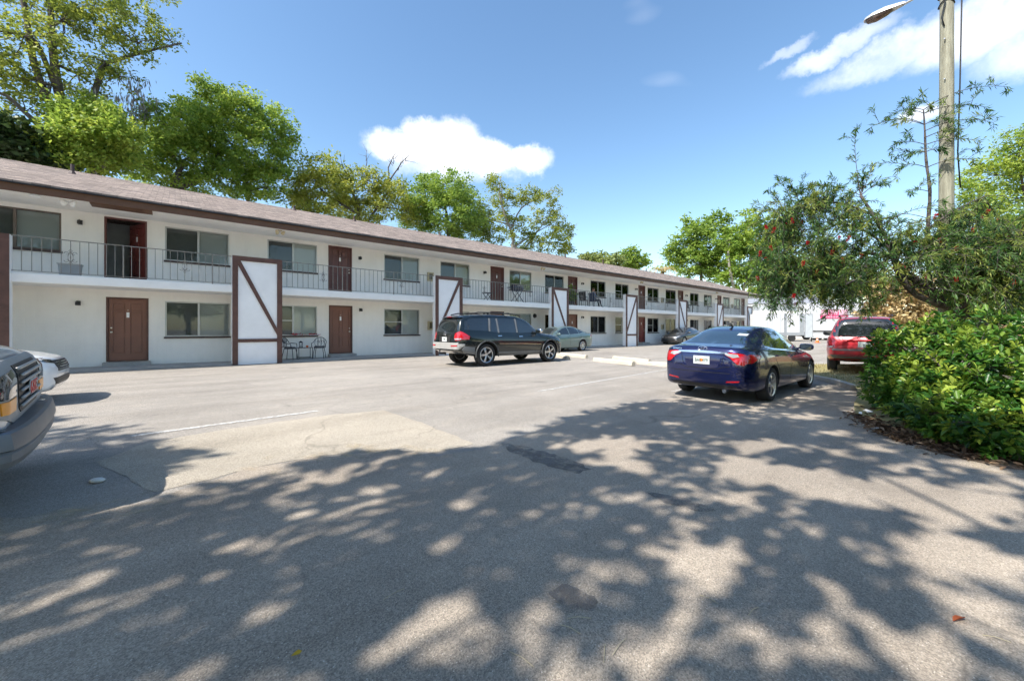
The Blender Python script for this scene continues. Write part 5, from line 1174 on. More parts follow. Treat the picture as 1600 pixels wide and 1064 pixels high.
# behind the trailers and the bottlebrush
BH = 'trees and tall shrubs beyond the bottlebrush'
tree('broadleaf_tree', 'tall background tree straight above the white trailer', [(rooted([at(1290, 480, 62), at(1290, 430, 62)]), (.35, .15))], crown(0, [(1250, 425, 40, 34), (1300, 425, 40, 30), (1270, 455, 60, 22), (1340, 440, 40, 34), (1225, 450, 30, 30)], far=62), 'far', leaf=.55, n=6500, seed=31, clump=.8, group=BH)
tree('tall_shrub', 'tan and orange leafed shrub mass behind the leaning trunk', [(rooted([at(1410, 520, 24), at(1410, 470, 24)]), (.08, .03)), (rooted([at(1450, 520, 24), at(1455, 470, 24)]), (.06, .02))], crown(0, [(1375, 465, 26, 26), (1410, 455, 30, 34), (1450, 460, 30, 34), (1390, 500, 34, 22), (1440, 500, 36, 24), (1480, 480, 24, 30), (1365, 495, 20, 20), (1500, 460, 24, 30)], far=24), 'tan', leaf=.22, n=13000, seed=32, clump=.35, group=BH, cat='shrub')
tree('broadleaf_tree', 'bright feathery green tree at the right edge behind the utility pole', [(rooted([at(1640, 530, 17), at(1630, 450, 17), at(1610, 360, 17)]), (.2, .08))], crown(0, [(1590, 240, 44, 34), (1545, 275, 36, 30), (1600, 300, 60, 50), (1540, 325, 34, 30), (1580, 370, 60, 40), (1530, 390, 36, 34), (1640, 230, 50, 60), (1600, 430, 60, 36), (1680, 330, 60, 90), (1515, 300, 20, 18), (1550, 440, 40, 30)], far=17), 'brt', leaf=.17, n=30000, seed=33, clump=.32, group=BH, tone_bias=.16, aspect=.3)
tree('tall_shrub', 'dark green hedge-like growth behind the right shrub, by the wooden fence', [(rooted([at(1530, 540, 15.5), at(1530, 500, 15.5)]), (.06, .02))], crown(0, [(1510, 490, 34, 24), (1550, 490, 34, 26), (1600, 470, 34, 30), (1490, 515, 30, 22), (1540, 520, 40, 20)], far=15.5), 'shr', leaf=.13, n=9000, seed=34, clump=.25, group=BH, cat='shrub')

# ------------------------------------------------------------------ oaks behind the viewer: they shade the drive
def g2(px, py): p = gp(px, py); return (p.x, p.y)
REG_F = [(-160, 818), (110, 802), (230, 790), (330, 762), (420, 736), (480, 722), (600, 704), (660, 714), (760, 702), (780, 690), (850, 668), (930, 642), (1060, 622), (1160, 634), (1290, 606), (1360, 606), (1400, 660), (1500, 700), (1600, 716), (1900, 740)]
REG_L = [(-160, 644), (95, 652), (200, 668), (310, 714), (240, 744), (150, 770), (0, 800), (-160, 806)]
LIT = [(130, 664, 90, 3.5), (170, 690, 110, 4), (240, 702, 60, 3.5), (60, 704, 60, 3.5), (180, 676, 60, 3), (260, 722, 40, 4), (55, 945, 55, 18), (165, 915, 60, 15), (115, 958, 60, 13), (270, 930, 48, 18), (370, 912, 35, 14), (440, 947, 32, 16), (300, 855, 40, 11), (377, 842, 26, 9), (560, 845, 20, 8), (680, 855, 38, 9), (735, 845, 30, 13), (680, 834, 18, 7), (790, 827, 16, 8), (730, 790, 24, 17), (455, 785, 24, 13), (385, 767, 30, 8), (485, 747, 46, 9), (445, 735, 30, 7), (367, 745, 35, 8), (545, 732, 26, 7), (607, 721, 24, 8), (685, 737, 20, 9), (200, 790, 28, 6),
       (670, 980, 58, 36), (765, 955, 38, 21), (600, 1010, 36, 28), (725, 925, 36, 13), (50, 1012, 55, 14), (200, 1052, 40, 12), (480, 1045, 28, 15), (750, 900, 20, 10), (875, 877, 46, 18), (935, 915, 36, 22), (838, 955, 28, 42), (885, 1035, 50, 28), (1040, 875, 26, 17), (1090, 850, 36, 25), (1110, 915, 52, 34), (1065, 950, 30, 20), (1155, 880, 40, 20), (1072, 820, 20, 10), (1242, 807, 28, 12), (1165, 785, 45, 11),
       (1030, 1010, 72, 30), (1150, 1000, 40, 18), (1250, 985, 30, 16), (1255, 945, 24, 13), (1325, 922, 38, 20), (1300, 1040, 120, 30), (1375, 985, 70, 22), (1450, 1020, 70, 26), (1000, 1060, 140, 20), (1240, 745, 90, 18), (1350, 762, 110, 20), (1450, 775, 100, 22), (1540, 802, 80, 24), (1160, 730, 50, 15), (1185, 695, 40, 10), (1450, 845, 84, 30), (1500, 880, 60, 40), (1410, 865, 40, 15), (1530, 915, 62, 40), (1550, 955, 50, 24), (1465, 930, 66, 20), (1590, 890, 50, 40), (1525, 812, 60, 18),
       (965, 695, 42, 13), (900, 697, 30, 9), (960, 720, 46, 12), (1000, 730, 26, 9), (1015, 693, 22, 8), (1110, 685, 20, 5), (1270, 651, 26, 6), (1220, 648, 14, 4), (1295, 675, 28, 7), (1305, 705, 28, 7), (1370, 700, 30, 7), (1520, 727, 50, 9), (930, 665, 16, 4), (1050, 662, 26, 4), (1140, 660, 18, 4), (1420, 735, 40, 7), (880, 780, 20, 9), (990, 778, 16, 8), (1580, 760, 50, 12), (1600, 1010, 60, 30), (1180, 640, 18, 4), (1330, 640, 20, 4)]
def inside(poly, X, Y):
    r = np.zeros(len(X), bool); n = len(poly); j = n - 1
    for i in range(n):
        xi, yi = poly[i]; xj, yj = poly[j]
        c = ((yi > Y) != (yj > Y)) & (X < (xj - xi) * (Y - yi) / (yj - yi + 1e-12) + xi); r ^= c; j = i
    return r
def shade_trees():
    rng = np.random.default_rng(77); rnd = random.Random(5)
    PF = [g2(*p) for p in REG_F] + [(16, 1.5), (16, -5), (-14, -5), (-14, 1.5)]; PL = [g2(*p) for p in REG_L]
    k = 1 / math.tan(R(SUN_EL)); specs = [
        ('oak_tree', 'leafy oak standing behind the viewer to the left, its crown shading the drive', (-13.0, -7.0), lambda X: X < .6),
        ('oak_tree', 'leafy oak standing straight behind the viewer, its crown dappling the right of the drive', (-3.0, -11.5), lambda X: X >= .6)]
    N0 = 150000; X = rng.uniform(-13, 14, N0); Y = rng.uniform(-4, 11, N0)
    # branch-like gaps and clumps: leaves gather round random clump centres
    nc = 1500; C = np.stack([rng.uniform(-13, 14, nc), rng.uniform(-4, 11, nc)], 1); CH = rng.uniform(7.2, 11.5, nc); ids = rng.integers(0, nc, N0)
    X = C[ids, 0] + rng.normal(0, .34, N0); Y = C[ids, 1] + rng.normal(0, .34, N0)
    H = CH[ids] + rng.normal(0, .3, N0)
    ok = inside(PF, X, Y) | inside(PL, X, Y)
    for (px, py, rx, ry) in LIT:
        rx *= 1.27; ry *= 1.32
        c = gp(px, py); a = Vector(g2(px + rx, py)) - Vector((c.x, c.y)); b2 = Vector(g2(px, py + ry)) - Vector((c.x, c.y))
        det = a.x * b2.y - a.y * b2.x; dx = X - c.x; dy = Y - c.y
        u = (dx * b2.y - dy * b2.x) / det; v = (a.x * dy - a.y * dx) / det
        th = 1.0 + .18 * np.sin(9 * np.arctan2(v, u) + px); ok &= ~((u * u + v * v) < th)
    # thin the canopy a little everywhere
    ok &= rng.random(N0) < .92
    X, Y, H = X[ok], Y[ok], H[ok]
    for nm, lab, (bx, by), sel in specs:
        s = sel(X - .25 * Y); gx, gy, hh = X[s], Y[s], H[s]
        gzv = np.array([gz(a, b) for a, b in zip(gx, gy)]); P = np.stack([gx - hh * k * sdx, gy - hh * k * sdy, hh + gzv], 1)
        root = thing(nm, lab, 'tree', (bx, by, gz(bx, by)), 0, 'oaks shading the drive'); o = np.array([bx, by, gz(bx, by)])
        inst('crown', leaves_mesh('crown', P - o, .24, rng, LM['oak'], .55), root)
        tm = MB(); fork = Vector((.4, .6, 4.2)); tm.tube([(0, 0, -.1), (.1, .1, 1.5), (.2, .3, 3.0), fork], [.62, .45, .40, .36], 12)
        Q = P[rng.integers(0, len(P), 60)] - o; mains = []
        for q in Q[:7]:
            e = Vector(q) * .72 + fork * .28; e.z = max(e.z, 5.5); pp = bent(fork, e, rnd, .1, 6); tm.tube(pp, [.24 - .15 * i / 6 for i in range(7)], 8); mains += pp[3:]
        for q in Q[7:]:
            e = Vector(q); st_ = min(mains, key=lambda p: (p - e).length); pp = bent(st_, e, rnd, .08, 4); tm.tube(pp, [.07 - .055 * i / 4 for i in range(5)], 6)
        tm.build('trunk', M_BARK, root, smooth=True)
shade_trees()
# trees on the other side of the street, behind the viewer: seen in the window and car reflections
st0 = tree('street_tree', 'leafy tree across the street behind the viewer, in the middle of the row', [([Vector((0, -38, -.1)), Vector((0, -38, 3)), Vector((.3, -38, 5))], (.4, .2))], [(Vector((x, -38 + y, z)), (r, r, r * .8)) for x, y, z, r in ((-2.5, 0, 5.5, 2.6), (2.2, .5, 5.6, 2.6), (0, -1, 7.6, 2.8), (-.5, 1.5, 5, 2.4), (3.5, -1, 7.2, 2))], 'grn', leaf=.6, n=4200, seed=61, clump=.9, group='street trees behind the viewer')
for k, (x, y, sc, wh) in enumerate(((-16, -36, 1.1, 'left of the middle one'), (-30, -30, 1.2, 'second from the left end'), (15, -37, 1.15, 'right of the middle one'), (30, -33, 1.0, 'third from the right end'), (42, -22, 1.2, 'second from the right end'), (44, -4, 1.1, 'at the right end of the row'), (-44, -18, 1.2, 'at the left end of the row'))):
    c = copy_tree(st0); c['label'] = 'leafy tree across the street behind the viewer, ' + wh; c.location = (x, y, -.1); c.scale = (sc, sc, sc); c.rotation_euler = (0, 0, k * 1.3)
for k, (x, y, sc, wh) in enumerate(((33, 21, .9, 'nearest the wooden fence'), (46, 30, 1.2, 'second from the fence'), (58, 38, 1.3, 'third from the fence'), (70, 50, 1.4, 'farthest from the fence'))):
    c = copy_tree(st0); c.location = (x, y, -.1); c.scale = (sc, sc, sc); c.rotation_euler = (0, 0, k * 2.1 + .5); c['label'] = 'leafy neighbour tree past the right edge, ' + wh; c['group'] = 'neighbour trees past the right edge'

# ------------------------------------------------------------------ verge, kerb, planting bed
M_VERGE = pm('dry_grass_soil', (.30, .245, .15), .95, var=.3, vs=3.5, bump=.6, bs=30, spec=.1, hue=(.33, .31, .14))
M_BED = pm('leaf_mould_soil', (.13, .085, .06), .95, var=.5, vs=9, bump=.8, bs=40, spec=.1, hue=(.26, .19, .14))
M_KERB = pm('pale_kerb_concrete', (.42, .39, .35), .9, var=.15, vs=4, bump=.3, bs=60, spec=.15)
KL = [(9.3, 14.2), (8.62, 12.0), (8.45, 11.2), (8.35, 10.3), (7.9, 9.2), (7.0, 8.0), (6.2, 7.2), (5.75, 6.7)]
mv = MB(); V = KL + [(5.6, 6.5), (5.5, 5.9), (5.2, 5.0), (5.15, 4.4), (5.5, 3.95), (6.6, 3.3), (8, 2.8), (9.5, 2.3), (40, 0), (40, 15.0), (20, 16.5)]
bm = bmesh.new(); f = bm.faces.new([bm.verts.new((x, y, 0)) for x, y in V]); 
for ax in (0, 1):
    for c in np.arange(2, 20, .8):
        co = [0, 0, 0]; no = [0, 0, 0]; co[ax] = float(c) + .013; no[ax] = 1; bmesh.ops.bisect_plane(bm, geom=bm.verts[:] + bm.edges[:] + bm.faces[:], plane_co=co, plane_no=no)
vr = random.Random(3)
for v in bm.verts:
    edge = v.is_boundary; v.co.z = gz(v.co.x, v.co.y) + (.012 if edge and v.co.y < 6.6 else .085 + vr.uniform(0, .03))
bmesh.ops.recalc_face_normals(bm, faces=bm.faces)
if sum(x.normal.z for x in bm.faces) < 0: bmesh.ops.reverse_faces(bm, faces=bm.faces)
me = bpy.data.meshes.new('verge'); bm.to_mesh(me); bm.free(); me.materials.append(M_VERGE); tag(inst('verge', me), kind='structure')
# kerb stones
for a, b in zip(KL[:5], KL[1:5]):
    a = Vector((*a, 0)); b = Vector((*b, 0)); n_ = max(1, round((b - a).length / .9))
    for k in range(n_):
        p = a.lerp(b, k / n_ + .006); q = a.lerp(b, (k + 1) / n_ - .006); z = gz(p.x, p.y)
        m = MB(); d = (q - p).normalized(); m.bar(p + Vector((0, 0, z + .035)), q + Vector((0, 0, gz(q.x, q.y) + .035)), .15, .15); tag(m.build('kerb', M_KERB), kind='structure')
sheet('planting_bed', [(5.62, 6.55), (5.3, 6.05), (5.02, 5.4), (4.82, 4.94), (4.80, 4.3), (5.05, 3.92), (5.9, 3.35), (7.4, 2.75), (10, 2.0), (10, 6.5), (6.6, 6.7)], .010, M_BED, rough=.06, step=.4, seed=21)

def leaves6(name, P, D, size, rng, mat, aspect=.42, tone=None, var=.3, cup=.18):
    n = len(P); P = np.asarray(P, float); d = np.asarray(D, float); d /= np.linalg.norm(d, axis=1)[:, None] + 1e-9
    nr = rng.normal(size=(n, 3)) * .5; nr[:, 2] += 1.0; s = np.cross(d, nr); s /= np.linalg.norm(s, axis=1)[:, None] + 1e-9; u = np.cross(s, d)
    L_ = size * (1 + var * rng.uniform(-1, 1, n))[:, None]; W = L_ * aspect * .5
    v = np.empty((n, 6, 3)); v[:, 0] = P; v[:, 3] = P + d * L_ - u * L_ * .14
    v[:, 1] = P + d * L_ * .38 + s * W * .75 + u * W * cup * 2; v[:, 2] = P + d * L_ * .72 + s * W + u * W * cup; v[:, 5] = P + d * L_ * .38 - s * W * .75 + u * W * cup * 2; v[:, 4] = P + d * L_ * .72 - s * W + u * W * cup
    me = bpy.data.meshes.new(name); me.vertices.add(n * 6); me.vertices.foreach_set('co', v.reshape(-1))
    idx = (np.arange(n)[:, None] * 6 + np.array([0, 1, 2, 3, 0, 3, 4, 5])[None]).astype(np.int32).reshape(-1)
    me.loops.add(n * 8); me.loops.foreach_set('vertex_index', idx); me.polygons.add(n * 2)
    me.polygons.foreach_set('loop_start', np.arange(0, n * 8, 4, dtype=np.int32)); me.polygons.foreach_set('loop_total', np.full(n * 2, 4, dtype=np.int32))
    a = me.attributes.new('tone', 'FLOAT', 'FACE'); t = rng.uniform(0, 1, n) if tone is None else np.clip(tone, 0, 1); a.data.foreach_set('value', np.repeat(t, 2).astype(np.float32))
    me.materials.append(mat); me.update(calc_edges=True); me.validate(); return me

# leaf litter and twigs on the bed
rng = np.random.default_rng(9); n_ = 3000
X = np.concatenate([rng.uniform(4.75, 8.0, n_), rng.normal(5.0, .22, 1100)]); Y = np.concatenate([rng.uniform(3.2, 6.7, n_), rng.normal(5.2, .6, 1100)])
lim = np.interp(Y, [3.2, 3.9, 4.3, 4.94, 5.4, 6.05, 6.6], [6.2, 5.1, 4.82, 4.82, 5.02, 5.3, 5.6]); keep = X > lim - .10 * rng.random(len(X)) ** 3 * 3; X, Y = X[keep], Y[keep]
P = np.stack([X, Y, [gz(a, b) + .02 for a, b in zip(X, Y)]], 1); P[:, 2] += rng.uniform(0, .03, len(P)) + np.where(X > 5.9, .05, 0)
Dv = rng.normal(size=(len(P), 3)); Dv[:, 2] *= .25
tag(inst('leaf_litter', leaves6('leaf_litter', P, Dv, .075, rng, LM['lit'], .4)), 'brown fallen leaves lying under the big shrub', 'leaves', kind='stuff')
# dry grass on the verge
X = rng.uniform(7.0, 15, 9000); Y = rng.uniform(7.6, 14.5, 9000); keep = (X - 8.5) > np.interp(Y, [7.2, 8.0, 9.2, 10.3, 12, 14.2], [-2.2, -1.4, -.5, -.05, .2, .85]); X, Y = X[keep], Y[keep]
P = np.stack([X, Y, [gz(a, b) + .08 for a, b in zip(X, Y)]], 1); Dv = rng.normal(size=(len(P), 3)) * .6; Dv[:, 2] = 1
gm = leaf_mat('dry_grass', (.16, .14, .04), (.30, .25, .10), (.42, .36, .18), .3, .8)
tag(inst('grass', leaves_mesh('grass', P, .09, rng, gm, .12, dirs=Dv)), 'short dry grass on the verge round the red SUV', 'grass', kind='stuff')

# ------------------------------------------------------------------ the big shrub
def shrub():
    rnd = random.Random(41); rng = np.random.default_rng(41)
    root = thing('leafy_shrub', 'big glossy green shrub with light new shoots at the right edge of the drive', 'shrub', (7.0, 5.4, gz(7, 5.4)))
    o = Vector(root.location); blobs = [((5.40, 4.80, .30), (.46, .42, .34), 130), ((5.42, 4.30, .26), (.55, .36, .30), 130), ((5.65, 5.35, .34), (.42, .45, .36), 90), ((6.0, 6.0, .40), (.36, .4, .42), 80), ((6.2, 3.85, .32), (.7, .4, .36), 110), ((5.95, 5.4, .45), (.55, .55, .50), 130), ((6.6, 6.45, .74), (.74, .62, .84), 280), ((6.2, 6.0, .5), (.48, .45, .5), 110), ((7.3, 6.6, .85), (1.0, .8, .80), 230), ((6.75, 5.7, .65), (.95, .8, .72), 280), ((6.15, 5.15, .42), (.62, .55, .42), 150), ((6.75, 4.75, .48), (.85, .5, .50), 200), ((7.7, 4.9, .75), (1.0, .8, .80), 260), ((7.3, 4.2, .38), (.8, .45, .42), 150), ((8.6, 5.8, .95), (1.1, 1.0, .85), 200), ((9.2, 4.6, .8), (1.1, 1, .9), 120)]
    ends = []; tm = MB()
    for c, r, n in blobs:
        c = Vector(c); c.z += gz(c.x, c.y); feet = [Vector((c.x + rnd.uniform(-.4, .4) * r[0], c.y + rnd.uniform(-.4, .4) * r[1], gz(c.x, c.y) + .02)) for _ in range(9)]; stems = []
        for ft in feet:
            tip = c + Vector((rnd.uniform(-.7, .7) * r[0], rnd.uniform(-.7, .7) * r[1], rnd.uniform(-.2, .7) * r[2])); pp = bent(ft, tip, rnd, .12, 5); stems += pp[2:]; tm.tube([p - o for p in pp], [.016 - .0018 * i for i in range(6)], 5)
        for k in range(int(n * 1.3)):
            d = Vector((rnd.gauss(0, 1), rnd.gauss(0, 1), rnd.gauss(0, 1))).normalized(); t = .5 + .55 * rnd.random() ** .6; t *= 1 + .14 * math.sin(4.3 * d.x + 5.1 * d.z + c.x * 3)
            e = c + Vector((d.x * r[0], d.y * r[1], d.z * r[2])) * t
            if e.z < gz(e.x, e.y) + .06: e.z = gz(e.x, e.y) + .06 + rnd.random() * .12
            st_ = min(stems, key=lambda p: (p - e).length); ax = ((e - st_).normalized() * .5 + d * .6 + Vector((0, 0, .7))).normalized(); ends.append((e, ax, t, d))
            if k % 2 == 0: tm.tube([st_ - o, (st_ + e) / 2 - o + Vector((0, 0, -.02)), e - o], [.007, .006, .004], 4, cap=False)
    P = []; Dd = []; T = []
    for e, ax, t, d in ends:
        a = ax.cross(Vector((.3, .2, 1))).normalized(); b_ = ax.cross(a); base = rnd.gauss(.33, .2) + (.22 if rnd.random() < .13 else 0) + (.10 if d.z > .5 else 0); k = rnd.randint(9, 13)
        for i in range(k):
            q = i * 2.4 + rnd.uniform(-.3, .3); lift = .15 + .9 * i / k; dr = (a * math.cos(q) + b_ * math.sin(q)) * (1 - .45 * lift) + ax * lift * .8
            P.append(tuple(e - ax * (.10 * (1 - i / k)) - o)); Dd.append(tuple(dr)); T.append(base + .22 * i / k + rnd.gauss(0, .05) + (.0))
    tm.build('stems', M_BARK, root, smooth=True)
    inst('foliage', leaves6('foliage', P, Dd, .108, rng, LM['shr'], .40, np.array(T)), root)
shrub()

# ------------------------------------------------------------------ bottlebrush tree
def bottlebrush():
    rnd = random.Random(52); rng = np.random.default_rng(52)
    A = lambda px, py, Y: at(px, py, Y)
    g0 = gp(1690, 622); base = Vector((g0.x, g0.y, gz(g0.x, g0.y)))
    root = thing('bottlebrush_tree', 'leaning bottlebrush tree with weeping narrow leaves and red flowers beside the pole', 'tree', base)
    o = base; tm = MB(); nodes = []
    def limb(pts, r0, r1, n=8):
        pts = [Vector(p) for p in pts]; q = []; k = len(pts)
        for i in range(k - 1):
            for t in (0, .25, .5, .75):
                a, b, c, d = pts[max(0, i - 1)], pts[i], pts[i + 1], pts[min(k - 1, i + 2)]; q.append(.5 * ((2 * b) + (c - a) * t + (2 * a - 5 * b + 4 * c - d) * t * t + (-a + 3 * b - 3 * c + d) * t ** 3))
        q.append(pts[-1]); m = len(q); tm.tube([p - o for p in q], [(r0 + (r1 - r0) * i / (m - 1)) * (1 + .10 * math.sin(i * 2.1)) for i in range(m)], n); return q
    limb([base - Vector((0, 0, .1)), A(1640, 566, 8.15), A(1600, 541, 8.25), A(1535, 515, 8.4), A(1490, 480, 8.6), A(1440, 446, 8.8), A(1415, 428, 8.9)], .20, .075, 12)
    nodes += limb([A(1492, 482, 8.6), A(1462, 474, 8.5), A(1428, 458, 8.5), A(1405, 428, 8.5), A(1394, 400, 8.6), A(1384, 372, 8.7), A(1364, 336, 8.8), A(1345, 306, 8.9)], .07, .028)[6:]
    nodes += limb([A(1452, 450, 8.8), A(1451, 400, 8.8), A(1450, 355, 8.8), A(1453, 300, 8.8), A(1447, 250, 8.9), A(1445, 205, 8.9), A(1443, 172, 8.9)], .05, .010)[6:]
    nodes += limb([A(1396, 404, 8.6), A(1345, 396, 8.8), A(1285, 420, 9.0), A(1225, 446, 9.2)], .035, .012)[3:]
    nodes += limb([A(1364, 336, 8.8), A(1315, 318, 9.0), A(1262, 318, 9.3), A(1222, 340, 9.4)], .028, .010)
    nodes += limb([A(1450, 358, 8.8), A(1490, 330, 8.6), A(1540, 306, 8.4)], .028, .012)
    nodes += limb([A(1500, 488, 8.5), A(1530, 440, 8.2), A(1560, 400, 8.0), A(1600, 372, 7.9)], .05, .018)[2:]
    nodes += limb([A(1540, 440, 8.2), A(1590, 430, 8.0), A(1640, 420, 7.9)], .035, .014)
    nodes += limb([A(1394, 400, 8.6), A(1350, 430, 8.3), A(1310, 450, 8.3)], .03, .012)
    nodes += limb([A(1415, 428, 8.9), A(1380, 380, 9.4), A(1320, 350, 9.9), A(1270, 370, 10.2)], .04, .012)[3:]
    lobes = [(1245, 325, 48, 26, 9.3, 26), (1212, 385, 30, 42, 9.4, 34), (1262, 385, 46, 48, 9.3, 60), (1232, 445, 44, 34, 9.2, 50), (1300, 440, 46, 38, 8.9, 54), (1320, 370, 46, 42, 9.0, 46), (1300, 318, 40, 24, 9.2, 24), (1372, 425, 36, 38, 8.7, 34), (1395, 365, 34, 34, 8.8, 22), (1440, 395, 40, 40, 8.7, 34), (1490, 395, 44, 46, 8.5, 60), (1540, 375, 46, 50, 8.3, 66), (1588, 410, 44, 56, 8.1, 70), (1508, 440, 40, 28, 8.4, 40), (1560, 460, 46, 24, 8.2, 40), (1350, 468, 26, 18, 8.6, 12), (1480, 345, 24, 26, 8.6, 12), (1640, 400, 50, 80, 7.9, 60), (1195, 430, 16, 30, 9.4, 14)]
    spires = [(1338, 200, 8.9), (1362, 198, 8.9), (1410, 190, 8.8), (1425, 172, 8.9), (1455, 165, 8.9), (1352, 272, 8.9), (1365, 258, 8.8), (1400, 225, 8.9), (1405, 262, 8.8), (1500, 205, 8.8), (1575, 136, 8.8), (1540, 168, 8.8), (1552, 192, 8.7), (1530, 222, 8.7), (1520, 250, 8.7), (1475, 235, 8.8), (1200, 296, 9.4), (1215, 285, 9.4), (1190, 330, 9.4), (1380, 285, 8.8), (1420, 300, 8.8), (1425, 240, 8.9), (1480, 185, 8.8), (1390, 180, 8.9), (1345, 290, 9.0), (1330, 300, 9.1), (1232, 290, 9.4), (1250, 295, 9.3), (1270, 288, 9.3), (1290, 290, 9.2), (1310, 292, 9.1), (1180, 350, 9.4), (1176, 385, 9.5), (1172, 420, 9.5), (1185, 470, 9.4), (1205, 490, 9.3), (1235, 500, 9.2), (1290, 495, 9.0)]
    P = []; Dd = []; T = []; tips = []
    def twig(s, e, droop, r, leaves, ltone, start=.3):
        s = Vector(s); e = Vector(e); l = (e - s).length; mid = s.lerp(e, .55) + Vector((rnd.uniform(-.1, .1), rnd.uniform(-.1, .1), .22 * l)); end = e + Vector((rnd.uniform(-.08, .08), rnd.uniform(-.08, .08), -droop)); pts = []
        for i in range(9):
            t = i / 8; pts.append(s * (1 - t) ** 2 + mid * 2 * t * (1 - t) + e * t * t if t < .999 else e)
        pts += [e.lerp(end, .5) + (e - mid) * .06, end + (e - mid) * .08]
        tm.tube([p - o for p in pts], [r * (1 - .8 * i / (len(pts) - 1)) + .0012 for i in range(len(pts))], 4, cap=False)
        m = len(pts)
        for k in range(leaves):
            t = start + (1 - start) * rnd.random() ** .8; f = t * (m - 1); i = min(m - 2, int(f)); p = pts[i].lerp(pts[i + 1], f - i); tg = (pts[i + 1] - pts[i]).normalized()
            q = Vector((rnd.gauss(0, 1), rnd.gauss(0, 1), rnd.gauss(0, 1))); q = (q - tg * q.dot(tg)).normalized(); P.append(tuple(p - o)); Dd.append(tuple(tg * .8 + q * .75)); T.append(ltone + rnd.gauss(0, .13))
        return pts
    for px, py, rx, ry, Y, n in lobes:
        for k in range(int(n * 1.0)):
            q = rnd.uniform(0, 2 * math.pi); rr = math.sqrt(rnd.random()); e = A(px + rx * rr * math.cos(q), py + ry * rr * math.sin(q), Y + rnd.gauss(0, .42)); st_ = min(nodes, key=lambda p: (p - e).length + .25 * rnd.random())
            tn = rnd.gauss(.46, .26); pts = twig(st_, e, rnd.uniform(.10, .42), .007, 38, tn); tips.append(pts[-1])
            for j in range(2):
                b0 = pts[rnd.randint(4, 8)]; e2 = b0 + Vector((rnd.gauss(0, .22), rnd.gauss(0, .22), rnd.gauss(-.08, .14))); tips.append(twig(b0, e2, rnd.uniform(.05, .22), .004, 30, tn + rnd.gauss(0, .1), .1)[-1])
    for px, py, Y in spires:
        e = A(px, py, Y); cand = [p for p in nodes if p.z < e.z + .25] or nodes; st_ = min(cand, key=lambda p: (p - e).length); pts = twig(st_, e, .06, .008, 70, rnd.gauss(.5, .15), .25)
        for j in range(2): b0 = pts[rnd.randint(3, 7)]; twig(b0, b0 + Vector((rnd.gauss(0, .2), rnd.gauss(0, .2), rnd.uniform(.0, .3))), .05, .004, 30, rnd.gauss(.5, .15), .1)
    tm.build('trunk', M_BARKD, root, smooth=True)
    inst('crown', leaves_mesh('crown', P, .115, rng, LM['bot'], .15, dirs=Dd, tone=np.array(T), size_var=.3), root)
    # flowers
    fb = MB()
    for k in range(130):
        z = rnd.uniform(-.06, .06); a = rnd.uniform(0, 2 * math.pi); l = rnd.uniform(.030, .042); c, s = math.cos(a), math.sin(a); w = .003
        fb.add([(c * .004 - s * w, s * .004 + c * w, z), (c * .004 + s * w, s * .004 - c * w, z), (c * l + s * w, s * l - c * w, z + rnd.uniform(-.006, .012)), (c * l - s * w, s * l + c * w, z + rnd.uniform(-.006, .012))], [(0, 1, 2, 3)])
    fm = fb.mesh('flower', leaf_mat('bottlebrush_red', (.42, .008, .012), (.50, .012, .016), (.60, .03, .03), .25, .6))
    fa = fm.attributes.new('tone', 'FLOAT', 'FACE'); fa.data.foreach_set('value', [rnd.random() for _ in range(len(fm.polygons))])
    spots = [(1197, 355), (1209, 360), (1252, 347), (1228, 352), (1238, 345), (1312, 372), (1326, 373), (1188, 396), (1197, 405), (1213, 420), (1184, 435), (1195, 436), (1241, 445), (1291, 447), (1316, 407), (1243, 475), (1240, 462), (1462, 338), (1468, 376), (1495, 388), (1478, 435), (1494, 436), (1533, 340), (1542, 332), (1447, 432), (1550, 398), (1262, 380), (1276, 425), (1225, 428), (1520, 360), (1575, 372), (1410, 415), (1345, 400), (1205, 388), (1255, 412), (1300, 395), (1330, 425), (1585, 440), (1560, 345), (1430, 380)]
    for px, py in spots:
        tgt = px_dir(px, py).normalized(); best = min(tips, key=lambda p: ((p - CAM).normalized() - tgt).length + .004 * abs((p - CAM).length - 9.5)); 
        d = (best - CAM); p = CAM + tgt * (d.length - .12)
        inst('flower', fm, root, p - o, (rnd.uniform(-.5, .5), rnd.uniform(-.5, .5), rnd.uniform(0, 6)), (.8, .8, rnd.uniform(.7, 1.05)))
bottlebrush()

# ------------------------------------------------------------------ utility pole with street lamp
M_POLE = pm('weathered_pole_wood', (.25, .235, .175), .9, var=.3, vs=3, bump=.5, bs=14, spec=.1, stretch=(6, 6, .5), hue=(.36, .35, .27))
M_LAMPG = pm('lamp_housing_grey', (.58, .59, .60), .4, metal=.4, var=.06)
M_LENS = pm('lamp_glass_brown', (.15, .10, .085), .15, var=.2, vs=12)
px0, py0 = 9.82, 9.0
up = thing('utility_pole', 'weathered wooden utility pole with cables rising behind the bottlebrush', 'pole', (px0, py0, gz(px0, py0)))
m = MB(); m.tube([(0, 0, -.2), (0, 0, 4), (.01, 0, 8), (.02, 0, 12.5)], [.140, .126, .115, .105], 16); m.build('pole_shaft', M_POLE, up, smooth=True)
m = MB(); m.tube([(.30, .0, 12.0), (.33, -.02, 9), (.31, .0, 7), (.28, .02, 5.4), (.34, .02, 4.6)], .014, 6); m.tube([(.16, 0, 9.05), (.24, 0, 9.0), (.33, -.02, 9.02)], .012, 6); m.build('hanging_cable', M_BLACKM, up, smooth=True)
m = MB()
for zz in (8.75, 8.95): m.tube([(.125 * math.cos(q), .125 * math.sin(q), zz + .05 * math.sin(q * 2)) for q in [2 * math.pi * k / 16 for k in range(17)]], .014, 6)
